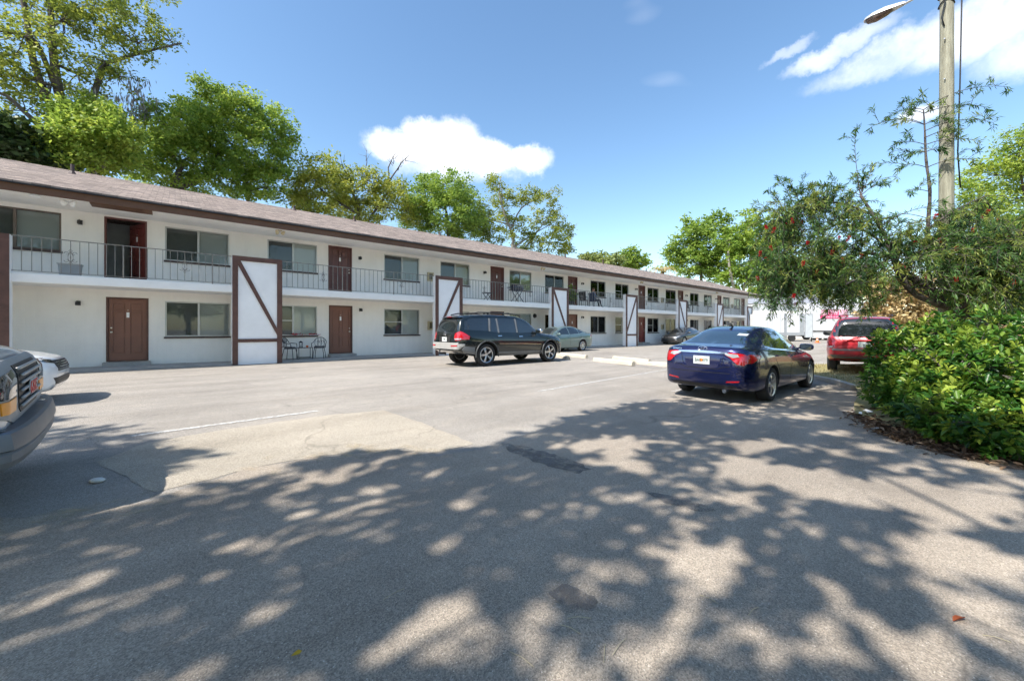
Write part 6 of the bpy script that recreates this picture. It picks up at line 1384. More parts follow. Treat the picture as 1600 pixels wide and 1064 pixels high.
m.tube([(-.11, -.06, 9.3), (-.17, -.1, 9.0), (-.13, -.1, 8.75), (-.15, -.04, 8.4), (-.11, -.06, 8.2)], .013, 6); m.build('cable_loop', M_BLACKM, up, smooth=True)
for zz in (5.2, 6.1, 7.0, 7.9): m = MB(); m.tube([(-.09, -.06, zz), (-.14, -.09, zz)], .012, 6); m.build('pole_bolt', M_RIM, up)
ad = Vector((-.487, .873, 0)).normalized(); hb = at(1415, 6, 9.6); ht = at(1350, 36, 10.25)
lm = thing('street_lamp', 'grey street lamp head with brown lens on an arm from the utility pole', 'lamp', hb)
d = (ht - hb); Ld = d.length; d.normalize(); side = d.cross(Vector((0, 0, 1))).normalized(); upv = side.cross(d)
Mx = Matrix((d, side, upv)).transposed().to_4x4()
def shell(prof, z0, mat, name):
    vs = []; fs = []; n = 14
    for t, w, hgt in prof:
        for j in range(n):
            q = math.pi * j / (n - 1); vs.append(Mx @ Vector((t * Ld, w * math.cos(q), z0 * 0 + hgt * math.sin(q))))
    for i in range(len(prof) - 1):
        for j in range(n - 1): fs.append((i * n + j, i * n + j + 1, (i + 1) * n + j + 1, (i + 1) * n + j))
        fs.append((i * n, (i + 1) * n, (i + 1) * n + n - 1, i * n + n - 1))
    fs.append(tuple(range(n))); fs.append(tuple((len(prof) - 1) * n + j for j in range(n))[::-1])
    m = MB(); m.add(vs, fs); me = m.mesh(name, mat, sharp=45); bm = bmesh.new(); bm.from_mesh(me); bmesh.ops.recalc_face_normals(bm, faces=bm.faces); bm.to_mesh(me); bm.free(); me.set_sharp_from_angle(angle=R(45)); return inst(name, me, lm)
shell([(0, .055, .055), (.15, .08, .09), (.45, .13, .14), (.75, .15, .13), (.95, .11, .08), (1.0, .05, .03)], 0, M_LAMPG, 'lamp_housing')
shell([(.30, .07, -.03), (.45, .11, -.08), (.70, .13, -.11), (.90, .10, -.08), (.96, .05, -.03)], 0, M_LENS, 'lamp_lens')
pt = Vector((px0, py0, hb.z + .55)); m = MB(); m.tube([Vector((0, 0, 0)) + d * .06, d * -.15 + Vector((0, 0, .02)), (pt - hb) * .4 + Vector((0, 0, .18)), pt - hb], .032, 8); m.build('lamp_arm', M_LAMPG, lm, smooth=True)

# ------------------------------------------------------------------ trailers, shed, fence beyond the lot
M_TRAIL = pm('trailer_white', (.60, .605, .61), .45, var=.05, vs=1.2)
M_TRGREY = pm('trailer_grey', (.34, .36, .38), .5, metal=.2, var=.1)
M_RUST = pm('rusty_corner_post', (.20, .08, .05), .7, var=.3, vs=6)
a, b = at(1268, 520, 47), at(1350, 520, 47)
tr = thing('box_trailer', 'long white box trailer with a red and pink lettered sign', 'trailer', (a.x, 47, 0)); W = b.x - a.x; zt = 4.42
m = MB(); m.box(0, W, 0, 2.5, 1.12, zt); m.build('trailer_box', M_TRAIL, tr)
m = MB(); m.box(-.02, W + .02, -.03, 0, 1.02, 1.14); m.build('side_rail', M_BLACKM, tr); m = MB(); m.box(W, W + .14, -.04, .2, 1.0, zt + .05); m.build('corner_post', M_RUST, tr)
m = MB(); m.box(.1, W - .1, .05, .10, .25, 1.0); m.build('side_skirt', M_TRAIL, tr); m = MB(); m.box(-.03, W + .16, -.04, 2.52, zt, zt + .06); m.build('top_rail', M_LAMPG, tr)
for k in range(1, 8): m = MB(); m.box(W * k / 8 - .02, W * k / 8 + .02, -.012, 0, 1.16, zt - .02); m.build('side_rib', M_TRAIL, tr)
for x in (1.0, 2.1, W - 1.2):
    for y in (.3, 2.2): m = MB(); m.lathe([(.2, -.13), (.48, -.14), (.5, -.1), (.5, .1), (.48, .14), (.2, .13)], 24, Matrix.Translation((x, y, .5)) @ Matrix.Rotation(R(90), 4, 'X')); m.build('wheel', M_TYRE, tr, smooth=True, sharp=40)
sx0, sx1 = (1282 - 1268) / F_PX * 47, (1324 - 1268) / F_PX * 47; zS = lambda py: 1.25 + (515 - py) / F_PX * 47
M_PINK = pm('sign_pink', (.62, .05, .16), .6, var=.1); M_PINKL = pm('sign_pale_pink', (.80, .48, .56), .6, var=.1)
m = MB(); m.box(sx0, sx1, -.03, -.018, zS(497.8), zS(485.4)); sg = m.build('sign_board', M_PINKL, tr)
m = MB(); m.box(sx0 - .05, sx1 + .08, -.036, -.031, zS(497.8), zS(492.4)); m.build('sign_band', M_PINK, sg)
txt('sign_lettering', 'Paul', .78, M_PINK, tr, ((sx0 + sx1) / 2 - .05, -.042, zS(494.2)), (R(90), 0, 0), bold=.02, extrude=.004)
m = MB(); rs = random.Random(2); x = sx0 + .25
while x < sx1 - .2: w = rs.uniform(.05, .16); m.box(x, x + w, -.042, -.037, zS(496.4), zS(493.8)); x += w + rs.uniform(.05, .09)
m.build('sign_small_lettering', M_PINKL, sg)['kind'] = 'stuff'
m = MB(); x = sx0 + .1
while x < sx1 - .1: w = rs.uniform(.08, .2); m.box(x, x + w, -.022, -.016, zS(485.0), zS(484.0)); x += w + rs.uniform(.04, .1)
m.build('sign_small_lettering', M_PINK, sg)['kind'] = 'stuff'
# grey-roofed shed behind the trailer
sh = thing('shed', 'grey-roofed white shed standing behind the lettered trailer', 'shed', (a.x - 6.0, 54, 0)); m = MB(); m.box(0, 14.0, 0, 8, 0, 4.7); m.build('wall', M_WALL, sh)
m = MB(); m.add([(-.4, -.5, 4.75), (14.4, -.5, 4.75), (14.4, 4, 6.4), (-.4, 4, 6.4), (14.4, 8.5, 4.75), (-.4, 8.5, 4.75)], [(0, 1, 2, 3), (3, 2, 4, 5), (0, 3, 5), (1, 4, 2), (0, 5, 4, 1)]); m.build('roof', pm('grey_metal_roof', (.26, .27, .30), .6, var=.12, vs=1), sh)
# enclosed cargo trailer with its door open
a, b = at(1190, 520, 42), at(1256, 520, 42); W = b.x - a.x
ct = thing('cargo_trailer', 'small white cargo trailer with grey lower band and grey door swung open', 'trailer', (a.x, 42, 0))
m = MB(); m.box(0, W, 0, 2.1, .95, 2.95); m.build('trailer_box', M_TRAIL, ct); m = MB(); m.box(1.6, W + .02, -.02, 2.12, .62, .95); m.build('lower_band', M_TRGREY, ct)
m = MB(); m.box(2.35, 2.62, -.03, 0, .96, 2.94); m.build('corner_post', M_TRGREY, ct); m = MB(); m.box(W - .45, W + .01, -.035, -.001, .7, 2.94); m.build('door_jamb', M_TRGREY, ct)
m = MB(); m.box(W + .06, W + .86, -.10, -.04, .45, 2.85); dr = m.build('open_door', pm('door_pale_grey', (.50, .53, .55), .5, var=.08), ct)
for x0, x1, z0, z1 in ((W + .04, W + .10, .43, 2.9), (W + .82, W + .88, .43, 2.9), (W + .1, W + .82, 2.85, 2.9), (W + .1, W + .82, .41, .46)): m = MB(); m.box(x0, x1, -.11, -.03, z0, z1); m.build('door_edge', M_TRGREY, dr)
for x in (.6, 1.1, 2.0): m = MB(); m.box(x - .012, x + .012, -.008, 0, .96, 2.94); m.build('panel_joint', M_TRGREY, ct)
for x in (W - 1.2, 1.2):
    for y in (.12, 1.98): m = MB(); m.lathe([(.12, -.1), (.36, -.11), (.38, -.07), (.38, .07), (.36, .11), (.12, .1)], 20, Matrix.Translation((x, y, .38)) @ Matrix.Rotation(R(90), 4, 'X')); m.build('wheel', M_TYRE, ct, smooth=True, sharp=40)
m = MB(); m.bar((W, 1, .6), (W + 1.3, .4, .5), .1, .1); m.bar((W, 1.6, .6), (W + 1.3, .4, .5), .1, .1); m.tube([(W + 1.1, .4, .0), (W + 1.1, .4, 1.1)], .06, 8); m.build('tow_tongue', M_BLACKM, ct)
# single-storey annex at the end of the building
an = thing('annex_building', 'low single-storey white block adjoining the far end of the apartments', 'building', NV * WALL_D + DV * 54.2, HEAD)
m = MB(); m.box(0, 16, 0, 7, 0, 2.55); m.build('wall', M_WALL, an); m = MB(); m.box(-.1, 16.1, -1.2, 7.2, 2.55, 2.85); m.build('roof', M_WHITE, an)
for x in (1.0, 4.6, 8.0, 11.5):
    m = MB(); m.box(x, x + 1.6, -.03, .0, 1.0, 2.2); w = m.build('window', M_ALU, an)
    for k in (0, 1): m = MB(); m.box(x + .06 + k * .77, x + .77 + k * .77, -.04, -.031, 1.06, 2.14); m.build('pane', M_CGLASS, w)
m = MB(); m.box(3.2, 4.1, -.03, 0, .1, 2.2); m.build('door', M_DOORDARK, an)
# orange cone
cp = at(1277, 535, 38); cz = gz(cp.x, 38); cn = thing('traffic_cone', 'orange traffic cone on the asphalt in front of the white trailers', 'cone', (cp.x, 38, 0))
M_CONE = pm('cone_orange', (.72, .14, .02), .5, var=.1)
m = MB(); m.lathe([(.15, .03), (.14, .06), (.05, .48), (.035, .5)], 20); m.build('cone_body', M_CONE, cn, smooth=True, sharp=40); m = MB(); m.box(-.19, .19, -.19, .19, 0, .035); m.build('cone_base', M_CONE, cn); m = MB(); m.lathe([(.102, .25), (.084, .34)], 20); m.build('cone_band', M_PLATE, cn, smooth=True, sharp=40)
# wooden fence at the right edge
M_FENCE = pm('fence_wood', (.38, .24, .14), .85, var=.25, vs=5, bump=.3, bs=20, spec=.15, stretch=(1, 1, .3))
fp = at(1556, 520, 14.2); fn = thing('wooden_fence', 'brown board fence at the right edge behind the leaning trunk', 'fence', (fp.x, 14.2, gz(fp.x, 14.2)), R(-6))
rf_ = random.Random(8); pk = MB(); pk.prism([(0, 0), (.135, 0), (.135, 1.50), (.11, 1.54), (.025, 1.54), (0, 1.50)], 0, .02, Matrix(((1, 0, 0, 0), (0, 0, 1, 0), (0, 1, 0, 0), (0, 0, 0, 1)))); pkm = pk.mesh('fence_board', M_FENCE)
for k in range(40): inst('fence_board', pkm, fn, (k * .147, rf_.uniform(-.006, .006), rf_.uniform(0, .03)))
for zz in (.35, 1.2): m = MB(); m.box(-.05, 5.9, .03, .07, zz, zz + .09); m.build('fence_rail', M_FENCE, fn)
for x in (0, 2.4, 4.8): m = MB(); m.box(x, x + .1, .07, .17, -.1, 1.5); m.build('fence_post', M_FENCE, fn)

# ------------------------------------------------------------------ wheel stops
M_STOP = pm('wheel_stop_concrete', (.46, .42, .345), .9, var=.14, vs=6, bump=.3, bs=40, spec=.15)
st2 = MB(); st2.prism([(-.085, 0), (.085, 0), (.07, .10), (.035, .145), (-.035, .145), (-.07, .10)], -1.1, 1.1, Matrix(((1, 0, 0, 0), (0, 0, -1, 0), (0, 1, 0, 0), (0, 0, 0, 1)))); stm = st2.mesh('wheel_stop', M_STOP)
for (x0, y0), (x1, y1), lab in (((872, 555), (917, 560), 'pale wheel stop lying just past the black SUV front wheel'), ((924, 563.5), (990, 572), 'longest-looking pale wheel stop in the open middle of the lot'), ((952, 560.5), (1015, 568.5), 'pale wheel stop just behind the nearest middle one'), ((1033, 572), (1090, 578), 'wheel stop half hidden by the blue sedan'), ((878, 559.5), (888, 562), 'wheel stop mostly hidden by the black SUV')):
    e1 = gp(x1, y1); dv = -NV; a0 = Vector(gp(x0, y0)) - e1; dd = Vector((a0.x, a0.y)).normalized(); ang = math.atan2(dd.y, dd.x); c = Vector((e1.x, e1.y)) + dd * 1.1
    o = inst('wheel_stop', stm, None, (c.x, c.y, gz(c.x, c.y) + .001), (0, 0, ang - math.pi / 2)); tag(o, lab, 'wheel stop', 'concrete wheel stops on the lot')
# small litter
def crumple(name, size, mat, loc, seed, label, cat, h=.05):
    r = random.Random(seed); n = 7; vs = []; fs = []
    for j in range(n):
        for i in range(n): vs.append(((i / (n - 1) - .5) * size * (1 + r.uniform(-.06, .06)), (j / (n - 1) - .5) * size * .7 * (1 + r.uniform(-.06, .06)), r.uniform(0, h) * (1 if 0 < i < n - 1 else .6)))
    for j in range(n - 1):
        for i in range(n - 1): fs.append((j * n + i, j * n + i + 1, (j + 1) * n + i + 1, (j + 1) * n + i))
    m = MB(); m.add(vs, fs); o = m.build(name, mat, None, loc=loc, rot=(0, 0, r.uniform(0, 3))); md = o.modifiers.new('s', 'SOLIDIFY'); md.thickness = .002; return tag(o, label, cat)
p = gp(1357, 650); crumple('paper_sheet', .26, M_WHITE, (p.x, p.y, p.z + .03), 3, 'white sheet of paper at the foot of the big shrub', 'paper', .03).rotation_euler = (R(18), R(-8), .4)
p = gp(1370, 672); crumple('paper_scrap', .11, M_WHITE, (p.x, p.y, p.z + .02), 4, 'small white paper scrap on the leaf litter', 'paper', .02)
p = gp(152, 753); m = MB(); m.lathe([(.001, 0), (.05, .002), (.062, .018), (.045, .034), (.001, .04)], 14); o = m.build('pale_stone', pm('pale_stone', (.62, .62, .60), .8, var=.1, vs=30), None, smooth=True, loc=(p.x, p.y, p.z + .004)); o.scale = (1, .7, .8); tag(o, 'pale flat stone on the drive near the van', 'stone')
for px, py, nm, col, lab, s in ((1500, 974, 'fallen_leaf', (.42, .10, .03), 'orange-brown fallen leaf at the lower right of the drive', .085), (461, 1029, 'fallen_leaf', (.50, .33, .03), 'small yellow fallen leaf at the bottom middle of the drive', .045)):
    p = gp(px, py); rng = np.random.default_rng(int(px)); mt = leaf_mat('fallen_' + str(int(px)), col, col, col, .1, .7); o = inst(nm, leaves6(nm, [(0, 0, 0)], [(1, .35 if px > 900 else .8, .12)], s, rng, mt, .42), None, (p.x - s * .4, p.y, p.z + .012)); tag(o, lab, 'leaf')
# loose pale twigs and pine needles
rs = random.Random(6)
for px, py, wh in ((888, 985, 'near the small tar patch, the lower of a pair'), (908, 968, 'near the small tar patch, the upper of a pair'), (1108, 938, 'in the lit gap left of the middle'), (965, 1012, 'in the bottom lit gap, right of its neighbour'), (942, 1022, 'at the edge of the bottom lit gap'), (1175, 957, 'in shade between two lit gaps'), (612, 930, 'alone in the deep shade, left of centre'), (1555, 1000, 'beside the orange leaf, lower right'), (820, 1032, 'nearest the bottom edge')):
    p = gp(px + rs.uniform(-6, 6), py); a = rs.uniform(0, 3.1); l = rs.uniform(.03, .07); m = MB(); m.tube([(-l * math.cos(a), -l * math.sin(a), .0), (0, .006, .004), (l * math.cos(a), l * math.sin(a), .0)], .0016, 5)
    tag(m.build('dry_twig', LM['tan'] if False else pm('straw', (.45, .38, .25), .8), None, loc=(p.x, p.y, p.z + .008)), 'thin straw-coloured twig ' + wh, 'twig', 'loose twigs on the drive')

# ------------------------------------------------------------------ things on the walkway and the balcony
def spot(px, py, off, z):                      # point on the walkway/balcony at offset off in front of the wall
    p = fac(px, py, WALL_D + off); return Vector((p.x, p.y, z))
ZW = .07
def iron_chair(loc, rz, label):
    c = thing('iron_chair', label, 'chair', loc, rz, 'iron chairs on the walkway')
    m = MB(); m.lathe([(.20, .42), (.215, .43), (.215, .445), (.20, .45)], 20); m.build('seat', M_BLACKM, c, smooth=True, sharp=40)
    m = MB(); m.lathe([(.18, .45), (.205, .46), (.20, .49), (.15, .50)], 18); m.build('cushion', pm('chair_cushion', (.10, .10, .11), .9, var=.3, vs=20), c, smooth=True, sharp=50)
    for sx, sy in ((1, 1), (1, -1), (-1, 1), (-1, -1)): m = MB(); m.tube([(sx * .15, sy * .15, .43), (sx * .19, sy * .19, .2), (sx * .21, sy * .20, 0)], .012, 7); m.build('leg', M_BLACKM, c, smooth=True)
    m = MB(); arc = [(-.22 + .10 * (1 - math.sin(q)), .25 * math.cos(q) * -1, .60 + .26 * math.sin(q)) for q in [math.pi * k / 14 for k in range(15)]]
    m.tube([(.16, -.25, .44), (.14, -.27, .62), (-.02, -.26, .64)] + arc[1:-1] + [(-.02, .26, .64), (.14, .27, .62), (.16, .25, .44)], .013, 7)
    m.tube([(-.19, -.20, .50), (-.2, 0, .49), (-.19, .20, .50)], .010, 6)
    for k in range(-3, 4):
        y = k * .062; m.tube([(-.2, y, .49), (-.2 - .01, y + .03 * (-1) ** k, .62), (-.2, y * .9, .60 + .24 * math.sqrt(max(0, 1 - (y / .26) ** 2)))], .007, 5)
    for k in range(3): m.tube([(-.2 + .002, -.09 + .09 * k + .04 * math.cos(q), .68 + .05 * math.sin(q)) for q in [2 * math.pi * i / 10 for i in range(11)]], .006, 5)
    m.build('backrest', M_BLACKM, c, smooth=True); return c
iron_chair(spot(453, 556, -.72, ZW), HEAD - R(35), 'black wrought iron chair half hidden by the first divider panel')
iron_chair(spot(499, 552, -.62, ZW), HEAD - R(115), 'black wrought iron chair with scrolled back next to the brown ground floor door')
t = thing('side_table', 'small black metal table between the two iron chairs', 'table', spot(476, 553, -.62, ZW), HEAD)
m = MB(); m.box(-.27, .27, -.2, .2, .44, .46); m.build('table_top', M_BLACKM, t)
for sx in (-.25, .25):
    for sy in (-.18, .18): m = MB(); m.box(sx - .01, sx + .01, sy - .01, sy + .01, 0, .44); m.build('leg', M_BLACKM, t)
m = MB(); m.box(-.24, .24, -.188, -.172, .05, .066); m.box(-.24, .24, .172, .188, .05, .066); m.build('stretcher', M_BLACKM, t)
l = thing('lantern', 'dark lantern standing on the small black table', 'lantern', spot(470, 552, -.62, ZW + .461), HEAD)
m = MB()
for sx in (-.05, .05):
    for sy in (-.05, .05): m.box(sx - .006, sx + .006, sy - .006, sy + .006, .02, .19)
m.box(-.065, .065, -.065, .065, 0, .02); m.build('lantern_frame', M_BLACKM, l); m = MB(); m.lathe([(.085, .19), (.05, .235), (.02, .25), (.01, .27)], 12); m.build('lantern_roof', M_BLACKM, l); m = MB(); m.lathe([(.025, .02), (.025, .11)], 12); m.build('candle', M_PLATE, l)
pt = thing('planter_pot', 'small clay pot beside the lantern on the black table', 'pot', spot(480, 552, -.62, ZW + .461), HEAD); m = MB(); m.lathe([(.035, 0), (.05, .07), (.045, .075), (.03, .01)], 14); m.build('pot', M_CONE, pt, smooth=True, sharp=40)
m = MB(); m.lathe([(.044, .06), (.02, .075), (.001, .08)], 10); m.build('soil', M_BED, pt)
for px in (463, 489): p = spot(px, 526, -.03, 1.005); f_ = thing('flower_box', 'red flower arrangement on the lower window sill, ' + ('left' if px < 470 else 'right') + ' of two', 'flowers', p, HEAD); rng = np.random.default_rng(px); Pp = rng.normal(size=(90, 3)) * np.array([.12, .02, .028]); Pp[:, 2] = np.abs(Pp[:, 2]) + .02; inst('blossoms', leaves_mesh('blossoms', Pp, .05, rng, leaf_mat('red_blossom_%d' % px, (.45, .01, .03), (.6, .04, .06), (.6, .12, .12), .2), .8), f_); m = MB(); m.box(-.2, .2, -.03, .03, 0, .03); m.build('trough', M_PLATE, f_)

ZB = Z_F2
b_ = thing('storage_bin', 'grey plastic bin behind the balcony railing below the first window', 'bin', spot(110, 432, -.85, ZB), HEAD); m = MB(); m.prism([(-.2, 0), (.2, 0), (.23, .34), (-.23, .34)], -.15, .15, Matrix(((1, 0, 0, 0), (0, 0, 1, 0), (0, 1, 0, 0), (0, 0, 0, 1)))); m.build('bin_body', M_TRGREY, b_); m = MB(); m.box(-.25, .25, -.17, .17, .34, .37); m.build('bin_lid', M_SILVERPL, b_)
s_t = thing('folding_stool', 'small dark folding stool on the balcony left of the third upper door', 'stool', spot(762, 470, -.8, ZB), HEAD)
m = MB(); m.box(-.24, .24, -.2, .2, .42, .45); m.build('seat', M_BLACKM, s_t)
for sy in (-.17, .17):
    for sg_ in (1, -1): m = MB(); m.bar((-.2 * sg_, sy, 0), (.2 * sg_, sy + .012 * sg_, .42), .022, .022); m.build('leg', M_BLACKM, s_t)
g_ = thing('barbecue_grill', 'dark blue-black barbecue grill on crossed legs behind the balcony railing', 'grill', spot(808, 470, -.75, ZB), HEAD)
M_GRILL = pm('grill_enamel', (.02, .028, .05), .3, var=.1, coat=.5)
m = MB(); vs = []; fs = []; n = 14; pr_ = [(0, .05), (.03, .16), (.12, .21), (.5, .22), (.88, .21), (.97, .16), (1, .05)]
for t_, r_ in pr_:
    for j in range(n): q = 2 * math.pi * j / n; vs.append((-.42 + .84 * t_, r_ * 1.05 * math.cos(q), .86 + r_ * .95 * math.sin(q)))
for i in range(len(pr_) - 1):
    for j in range(n): fs.append((i * n + j, i * n + (j + 1) % n, (i + 1) * n + (j + 1) % n, (i + 1) * n + j))
fs += [tuple(range(n))[::-1], tuple((len(pr_) - 1) * n + j for j in range(n))]; m.add(vs, fs); m.build('grill_barrel', M_GRILL, g_, smooth=True, sharp=50)
for sx in (-1, 1):
    for sy in (-1, 1): m = MB(); m.bar((sx * .34, sy * .22, 0), (-sx * .26, sy * .16, .70), .025, .025); m.build('leg', M_BLACKM, g_)
m = MB(); m.box(-.66, -.44, -.15, .15, .84, .865); m.build('side_shelf', M_BLACKM, g_); m = MB(); m.tube([(-.2, -.24, .93), (-.2, -.28, .95), (.2, -.28, .95), (.2, -.24, .93)], .012, 6); m.build('handle', M_BRASS, g_)
# potted plant by the fourth upper door
pp_ = thing('potted_plant', 'tall green potted plant on the balcony in front of the fourth upper door', 'plant', spot(893, 478, -.7, ZB), HEAD); m = MB(); m.lathe([(.14, 0), (.19, .28), (.20, .30), (.17, .29), (.12, .05)], 16); m.build('pot', M_BLACKM, pp_, smooth=True, sharp=40)
rng = np.random.default_rng(5); rnd = random.Random(5); m = MB(); Pl = []; Dl = []
for k in range(9):
    tip = Vector((rnd.uniform(-.3, .3), rnd.uniform(-.25, .25), rnd.uniform(.6, 1.45))); bp_ = bent((0, 0, .25), tip, rnd, .1, 5); m.tube(bp_, .008, 5)
    for q in bp_[1:]:
        for _ in range(7): Pl.append(tuple(q)); Dl.append((rnd.gauss(0, 1), rnd.gauss(0, 1), rnd.gauss(.1, .5)))
m.build('stems', M_BARK, pp_, smooth=True); inst('foliage', leaves6('foliage', Pl, Dl, .22, rng, LM['grn'], .4), pp_)
# patio chair and set far along the balcony
def patio_chair(loc, rz, label, mat, group=None):
    c = thing('patio_chair', label, 'chair', loc, rz, group); m = MB(); m.box(-.22, .24, -.24, .24, .40, .44); m.build('seat', mat, c)
    m = MB(); m.prism([(-.20, .44), (-.34, .98), (-.30, 1.0), (-.16, .44)], -.24, .24, Matrix(((1, 0, 0, 0), (0, 0, 1, 0), (0, 1, 0, 0), (0, 0, 0, 1)))); m.build('backrest', mat, c)
    for sx, sy in ((.2, .22), (.2, -.22), (-.2, .22), (-.2, -.22)): m = MB(); m.bar((sx, sy, .40), (sx * 1.15, sy, 0), .03, .03); m.build('leg', M_BLACKM, c)
    for sy in (-.25, .25): m = MB(); m.bar((-.24, sy, .64), (.22, sy, .63), .04, .025); m.bar((.2, sy, .62), (.2, sy, .42), .025, .025); m.build('armrest', M_BLACKM, c)
    return c
M_NAVY = pm('navy_sling', (.02, .04, .09), .8, var=.15, vs=8); M_DKGR = pm('charcoal_sling', (.03, .03, .033), .8, var=.15, vs=8)
seat = spot(928, 479, -.72, ZB); patio_chair(seat, HEAD, 'navy sling chair under the person on the balcony', M_NAVY)
patio_chair(spot(912, 479, -.72, ZB), HEAD + R(20), 'empty black chair behind the person on the balcony', M_DKGR)
patio_chair(spot(1073, 486, -.7, ZB), HEAD + R(10), 'dark chair beside the long table on the far balcony', M_DKGR)
t = thing('balcony_table', 'long dark table on the far balcony right of the fifth divider panel', 'table', spot(1082, 486, -.7, ZB), HEAD); m = MB(); m.box(-.6, .6, -.3, .3, .70, .74); m.build('table_top', M_DKGR, t)
for sx in (-.55, .55):
    for sy in (-.25, .25): m = MB(); m.box(sx - .02, sx + .02, sy - .02, sy + .02, 0, .70); m.build('leg', M_DKGR, t)

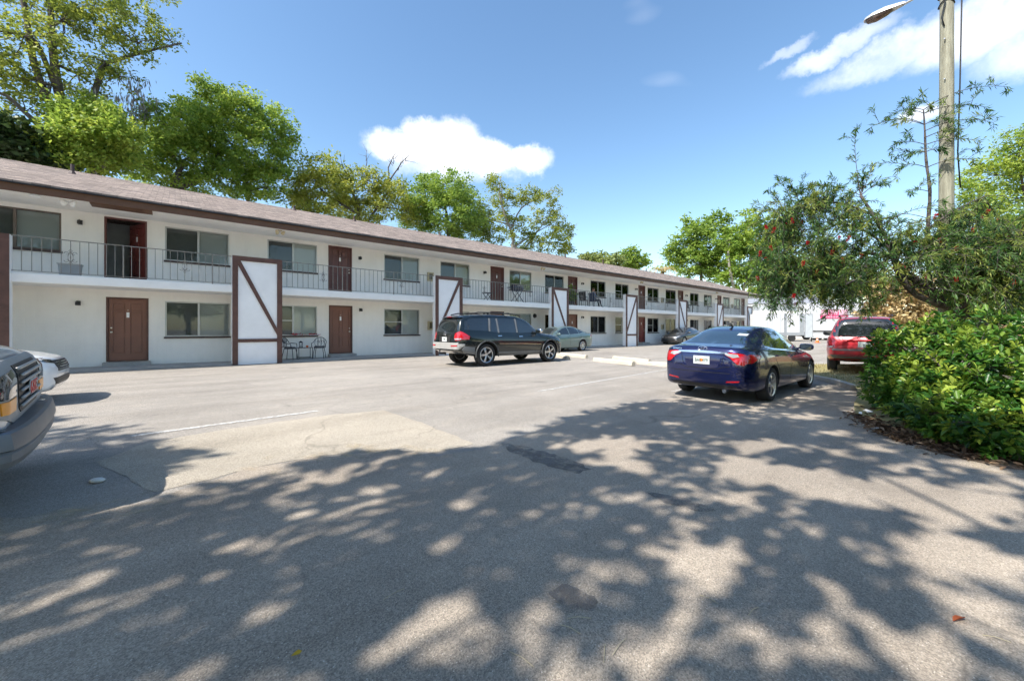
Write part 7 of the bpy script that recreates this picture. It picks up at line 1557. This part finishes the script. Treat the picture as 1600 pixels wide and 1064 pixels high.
# ------------------------------------------------------------------ person sitting on the balcony
def person(loc, rz):
    root = thing('person', 'person in blue top and dark trousers sitting on the balcony, hand raised to face', 'person', loc, rz)
    J = [((-.08, 0, .50), .15), ((-.11, 0, .66), .145), ((-.15, 0, .84), .15), ((-.16, 0, .98), .13), ((-.13, 0, 1.06), .055), ((-.10, 0, 1.13), .058)]
    bones = [(0, 1), (1, 2), (2, 3), (3, 4), (4, 5)]; mat_of = {}
    def chain(start, pts):
        prev = start
        for p, r in pts: J.append((p, r)); bones.append((prev, len(J) - 1)); prev = len(J) - 1
        return prev
    # legs: thighs forward, shins sloping out to the feet
    for sy in (1, -1):
        chain(0, [((.02, sy * .10, .50), .10), ((.22, sy * .11, .51), .085), ((.40, sy * .12, .52), .066), ((.47, sy * .12, .30), .056), ((.55, sy * .12, .10), .042), ((.60, sy * .12, .045), .042), ((.73, sy * .13, .035), .032)])
    # near arm raised to the face, far arm resting on the thigh
    wr = chain(3, [((-.15, -.17, .97), .07), ((-.06, -.21, .78), .052), ((.02, -.21, .71), .047), ((.04, -.13, .86), .040), ((.03, -.06, .98), .030)])
    wl = chain(3, [((-.15, .17, .97), .07), ((-.10, .22, .80), .052), ((-.05, .23, .70), .047), ((.08, .19, .62), .040), ((.20, .14, .60), .030)])
    hands = []
    for w, d, upv in ((wr, Vector((-.15, .3, 1)).normalized(), Vector((1, 0, 0))), (wl, Vector((1, -.1, -.15)).normalized(), Vector((0, 0, 1)))):
        p0 = Vector(J[w][0]); sd = d.cross(upv).normalized(); palm = p0 + d * .06; J.append((tuple(palm), .028)); bones.append((w, len(J) - 1)); hands.append((palm, d, sd, upv))
    me = bpy.data.meshes.new('body_cage'); me.from_pydata([j[0] for j in J], bones, []); o = inst('tmp_person', me)
    md = o.modifiers.new('skin', 'SKIN')
    for i, (p, r) in enumerate(J): me.skin_vertices[0].data[i].radius = (r, r * .9)
    me.skin_vertices[0].data[0].use_root = True
    sb = o.modifiers.new('sub', 'SUBSURF'); sb.levels = 2; sb.render_levels = 2; bpy.context.view_layer.update(); body = evaluated(o); bpy.data.objects.remove(o)
    M_SKIN = pm('skin', (.42, .24, .17), .55, var=.06); M_TOP = pm('blue_top', (.07, .12, .20), .85, var=.2, vs=12); M_TRO = pm('dark_trousers', (.03, .035, .045), .85, var=.2, vs=12); M_SHOE = pm('dark_shoe', (.02, .02, .022), .6)
    for m_ in (M_SKIN, M_TOP, M_TRO, M_SHOE): body.materials.append(m_)
    for p in body.polygons:
        c = p.center; k = 1
        if c.z < .58 and (c.x > -.02 or c.z < .47): k = 2
        if c.x > .50 and c.z < .10: k = 3
        if c.z > 1.045 and abs(c.y) < .1 and c.x < -.04: k = 0
        for w in (wr, wl):
            if (c - Vector(J[w][0])).length < .05 or (c - Vector(J[w][0]) - (hands[0 if w == wr else 1][1] * .05)).length < .055: k = 0
        p.material_index = k; p.use_smooth = True
    inst('body', body, root)
    for palm, d, sd, upv in hands:
        m = MB()
        for i, (off, ln) in enumerate(((-.030, .060), (-.010, .070), (.010, .066), (.028, .052))):
            a = palm + d * .015 + sd * off; m.tube([a, a + d * ln * .45 + upv * .004, a + d * ln * .8 - upv * .010, a + d * ln - upv * .024], [.0095, .009, .008, .006], 6)
        a = palm - d * .02 - sd * .03; m.tube([a, a - sd * .025 + d * .025, a - sd * .03 + d * .055 - upv * .01], [.011, .010, .007], 6); m.build('fingers', M_SKIN, root, smooth=True)
    hc = Vector((-.065, 0, 1.235)); bm = bmesh.new(); bmesh.ops.create_uvsphere(bm, u_segments=20, v_segments=16, radius=1)
    for v in bm.verts:
        x, y, z = v.co; jaw = 1 - .28 * max(0, -z) * (1 if x < .3 else .7); v.co = Vector((x * .098 * (1 - .12 * max(0, -z)), y * .075 * jaw, z * .118))
        if x > .9 and abs(y) < .25: v.co.x += .012 * max(0, 1 - abs(z + .1) * 4) * (1 - abs(y) * 4)
        v.co += hc
    hm = bpy.data.meshes.new('head'); bm.to_mesh(hm); bm.free(); hm.materials.append(M_SKIN); hm.polygons.foreach_set('use_smooth', [True] * len(hm.polygons)); hd = inst('head', hm, root)
    m = MB(); m.tube([hc + Vector((.095, 0, .015)), hc + Vector((.115, 0, -.02)), hc + Vector((.098, 0, -.03))], [.008, .014, .008], 7); m.build('nose', M_SKIN, hd, smooth=True)
    for sy in (1, -1):
        m = MB(); m.lathe([(.001, -.004), (.009, 0), (.001, .006)], 8, Matrix.Translation(hc + Vector((.086, sy * .03, .012))) @ Matrix.Rotation(R(90), 4, 'Y')); m.build('eye', M_BLACKM, hd); m = MB(); m.lathe([(.001, -.008), (.022, 0), (.016, .01)], 10, Matrix.Translation(hc + Vector((-.005, sy * .075, 0))) @ Matrix.Rotation(R(90) * sy, 4, 'X')); m.build('ear', M_SKIN, hd, smooth=True)
    m = MB(); m.tube([hc + Vector((.084, -.022, -.055)), hc + Vector((.091, 0, -.056)), hc + Vector((.084, .022, -.055))], .006, 6); m.build('mouth', pm('lips', (.35, .13, .11), .5), hd, smooth=True)
    bm = bmesh.new(); bmesh.ops.create_uvsphere(bm, u_segments=20, v_segments=14, radius=1); dl = [v for v in bm.verts if (v.co.x > .45 and v.co.z < .45) or v.co.z < -.35]; bmesh.ops.delete(bm, geom=dl, context='VERTS')
    for v in bm.verts: v.co = Vector((v.co.x * .106 - .006, v.co.y * .085, v.co.z * .127 + .004)) + hc
    hm = bpy.data.meshes.new('hair'); bm.to_mesh(hm); bm.free(); hm.materials.append(pm('brown_hair', (.10, .05, .03), .7, var=.3, vs=60)); hm.polygons.foreach_set('use_smooth', [True] * len(hm.polygons)); inst('hair', hm, root)
person(seat + DV * .03, HEAD - R(12))
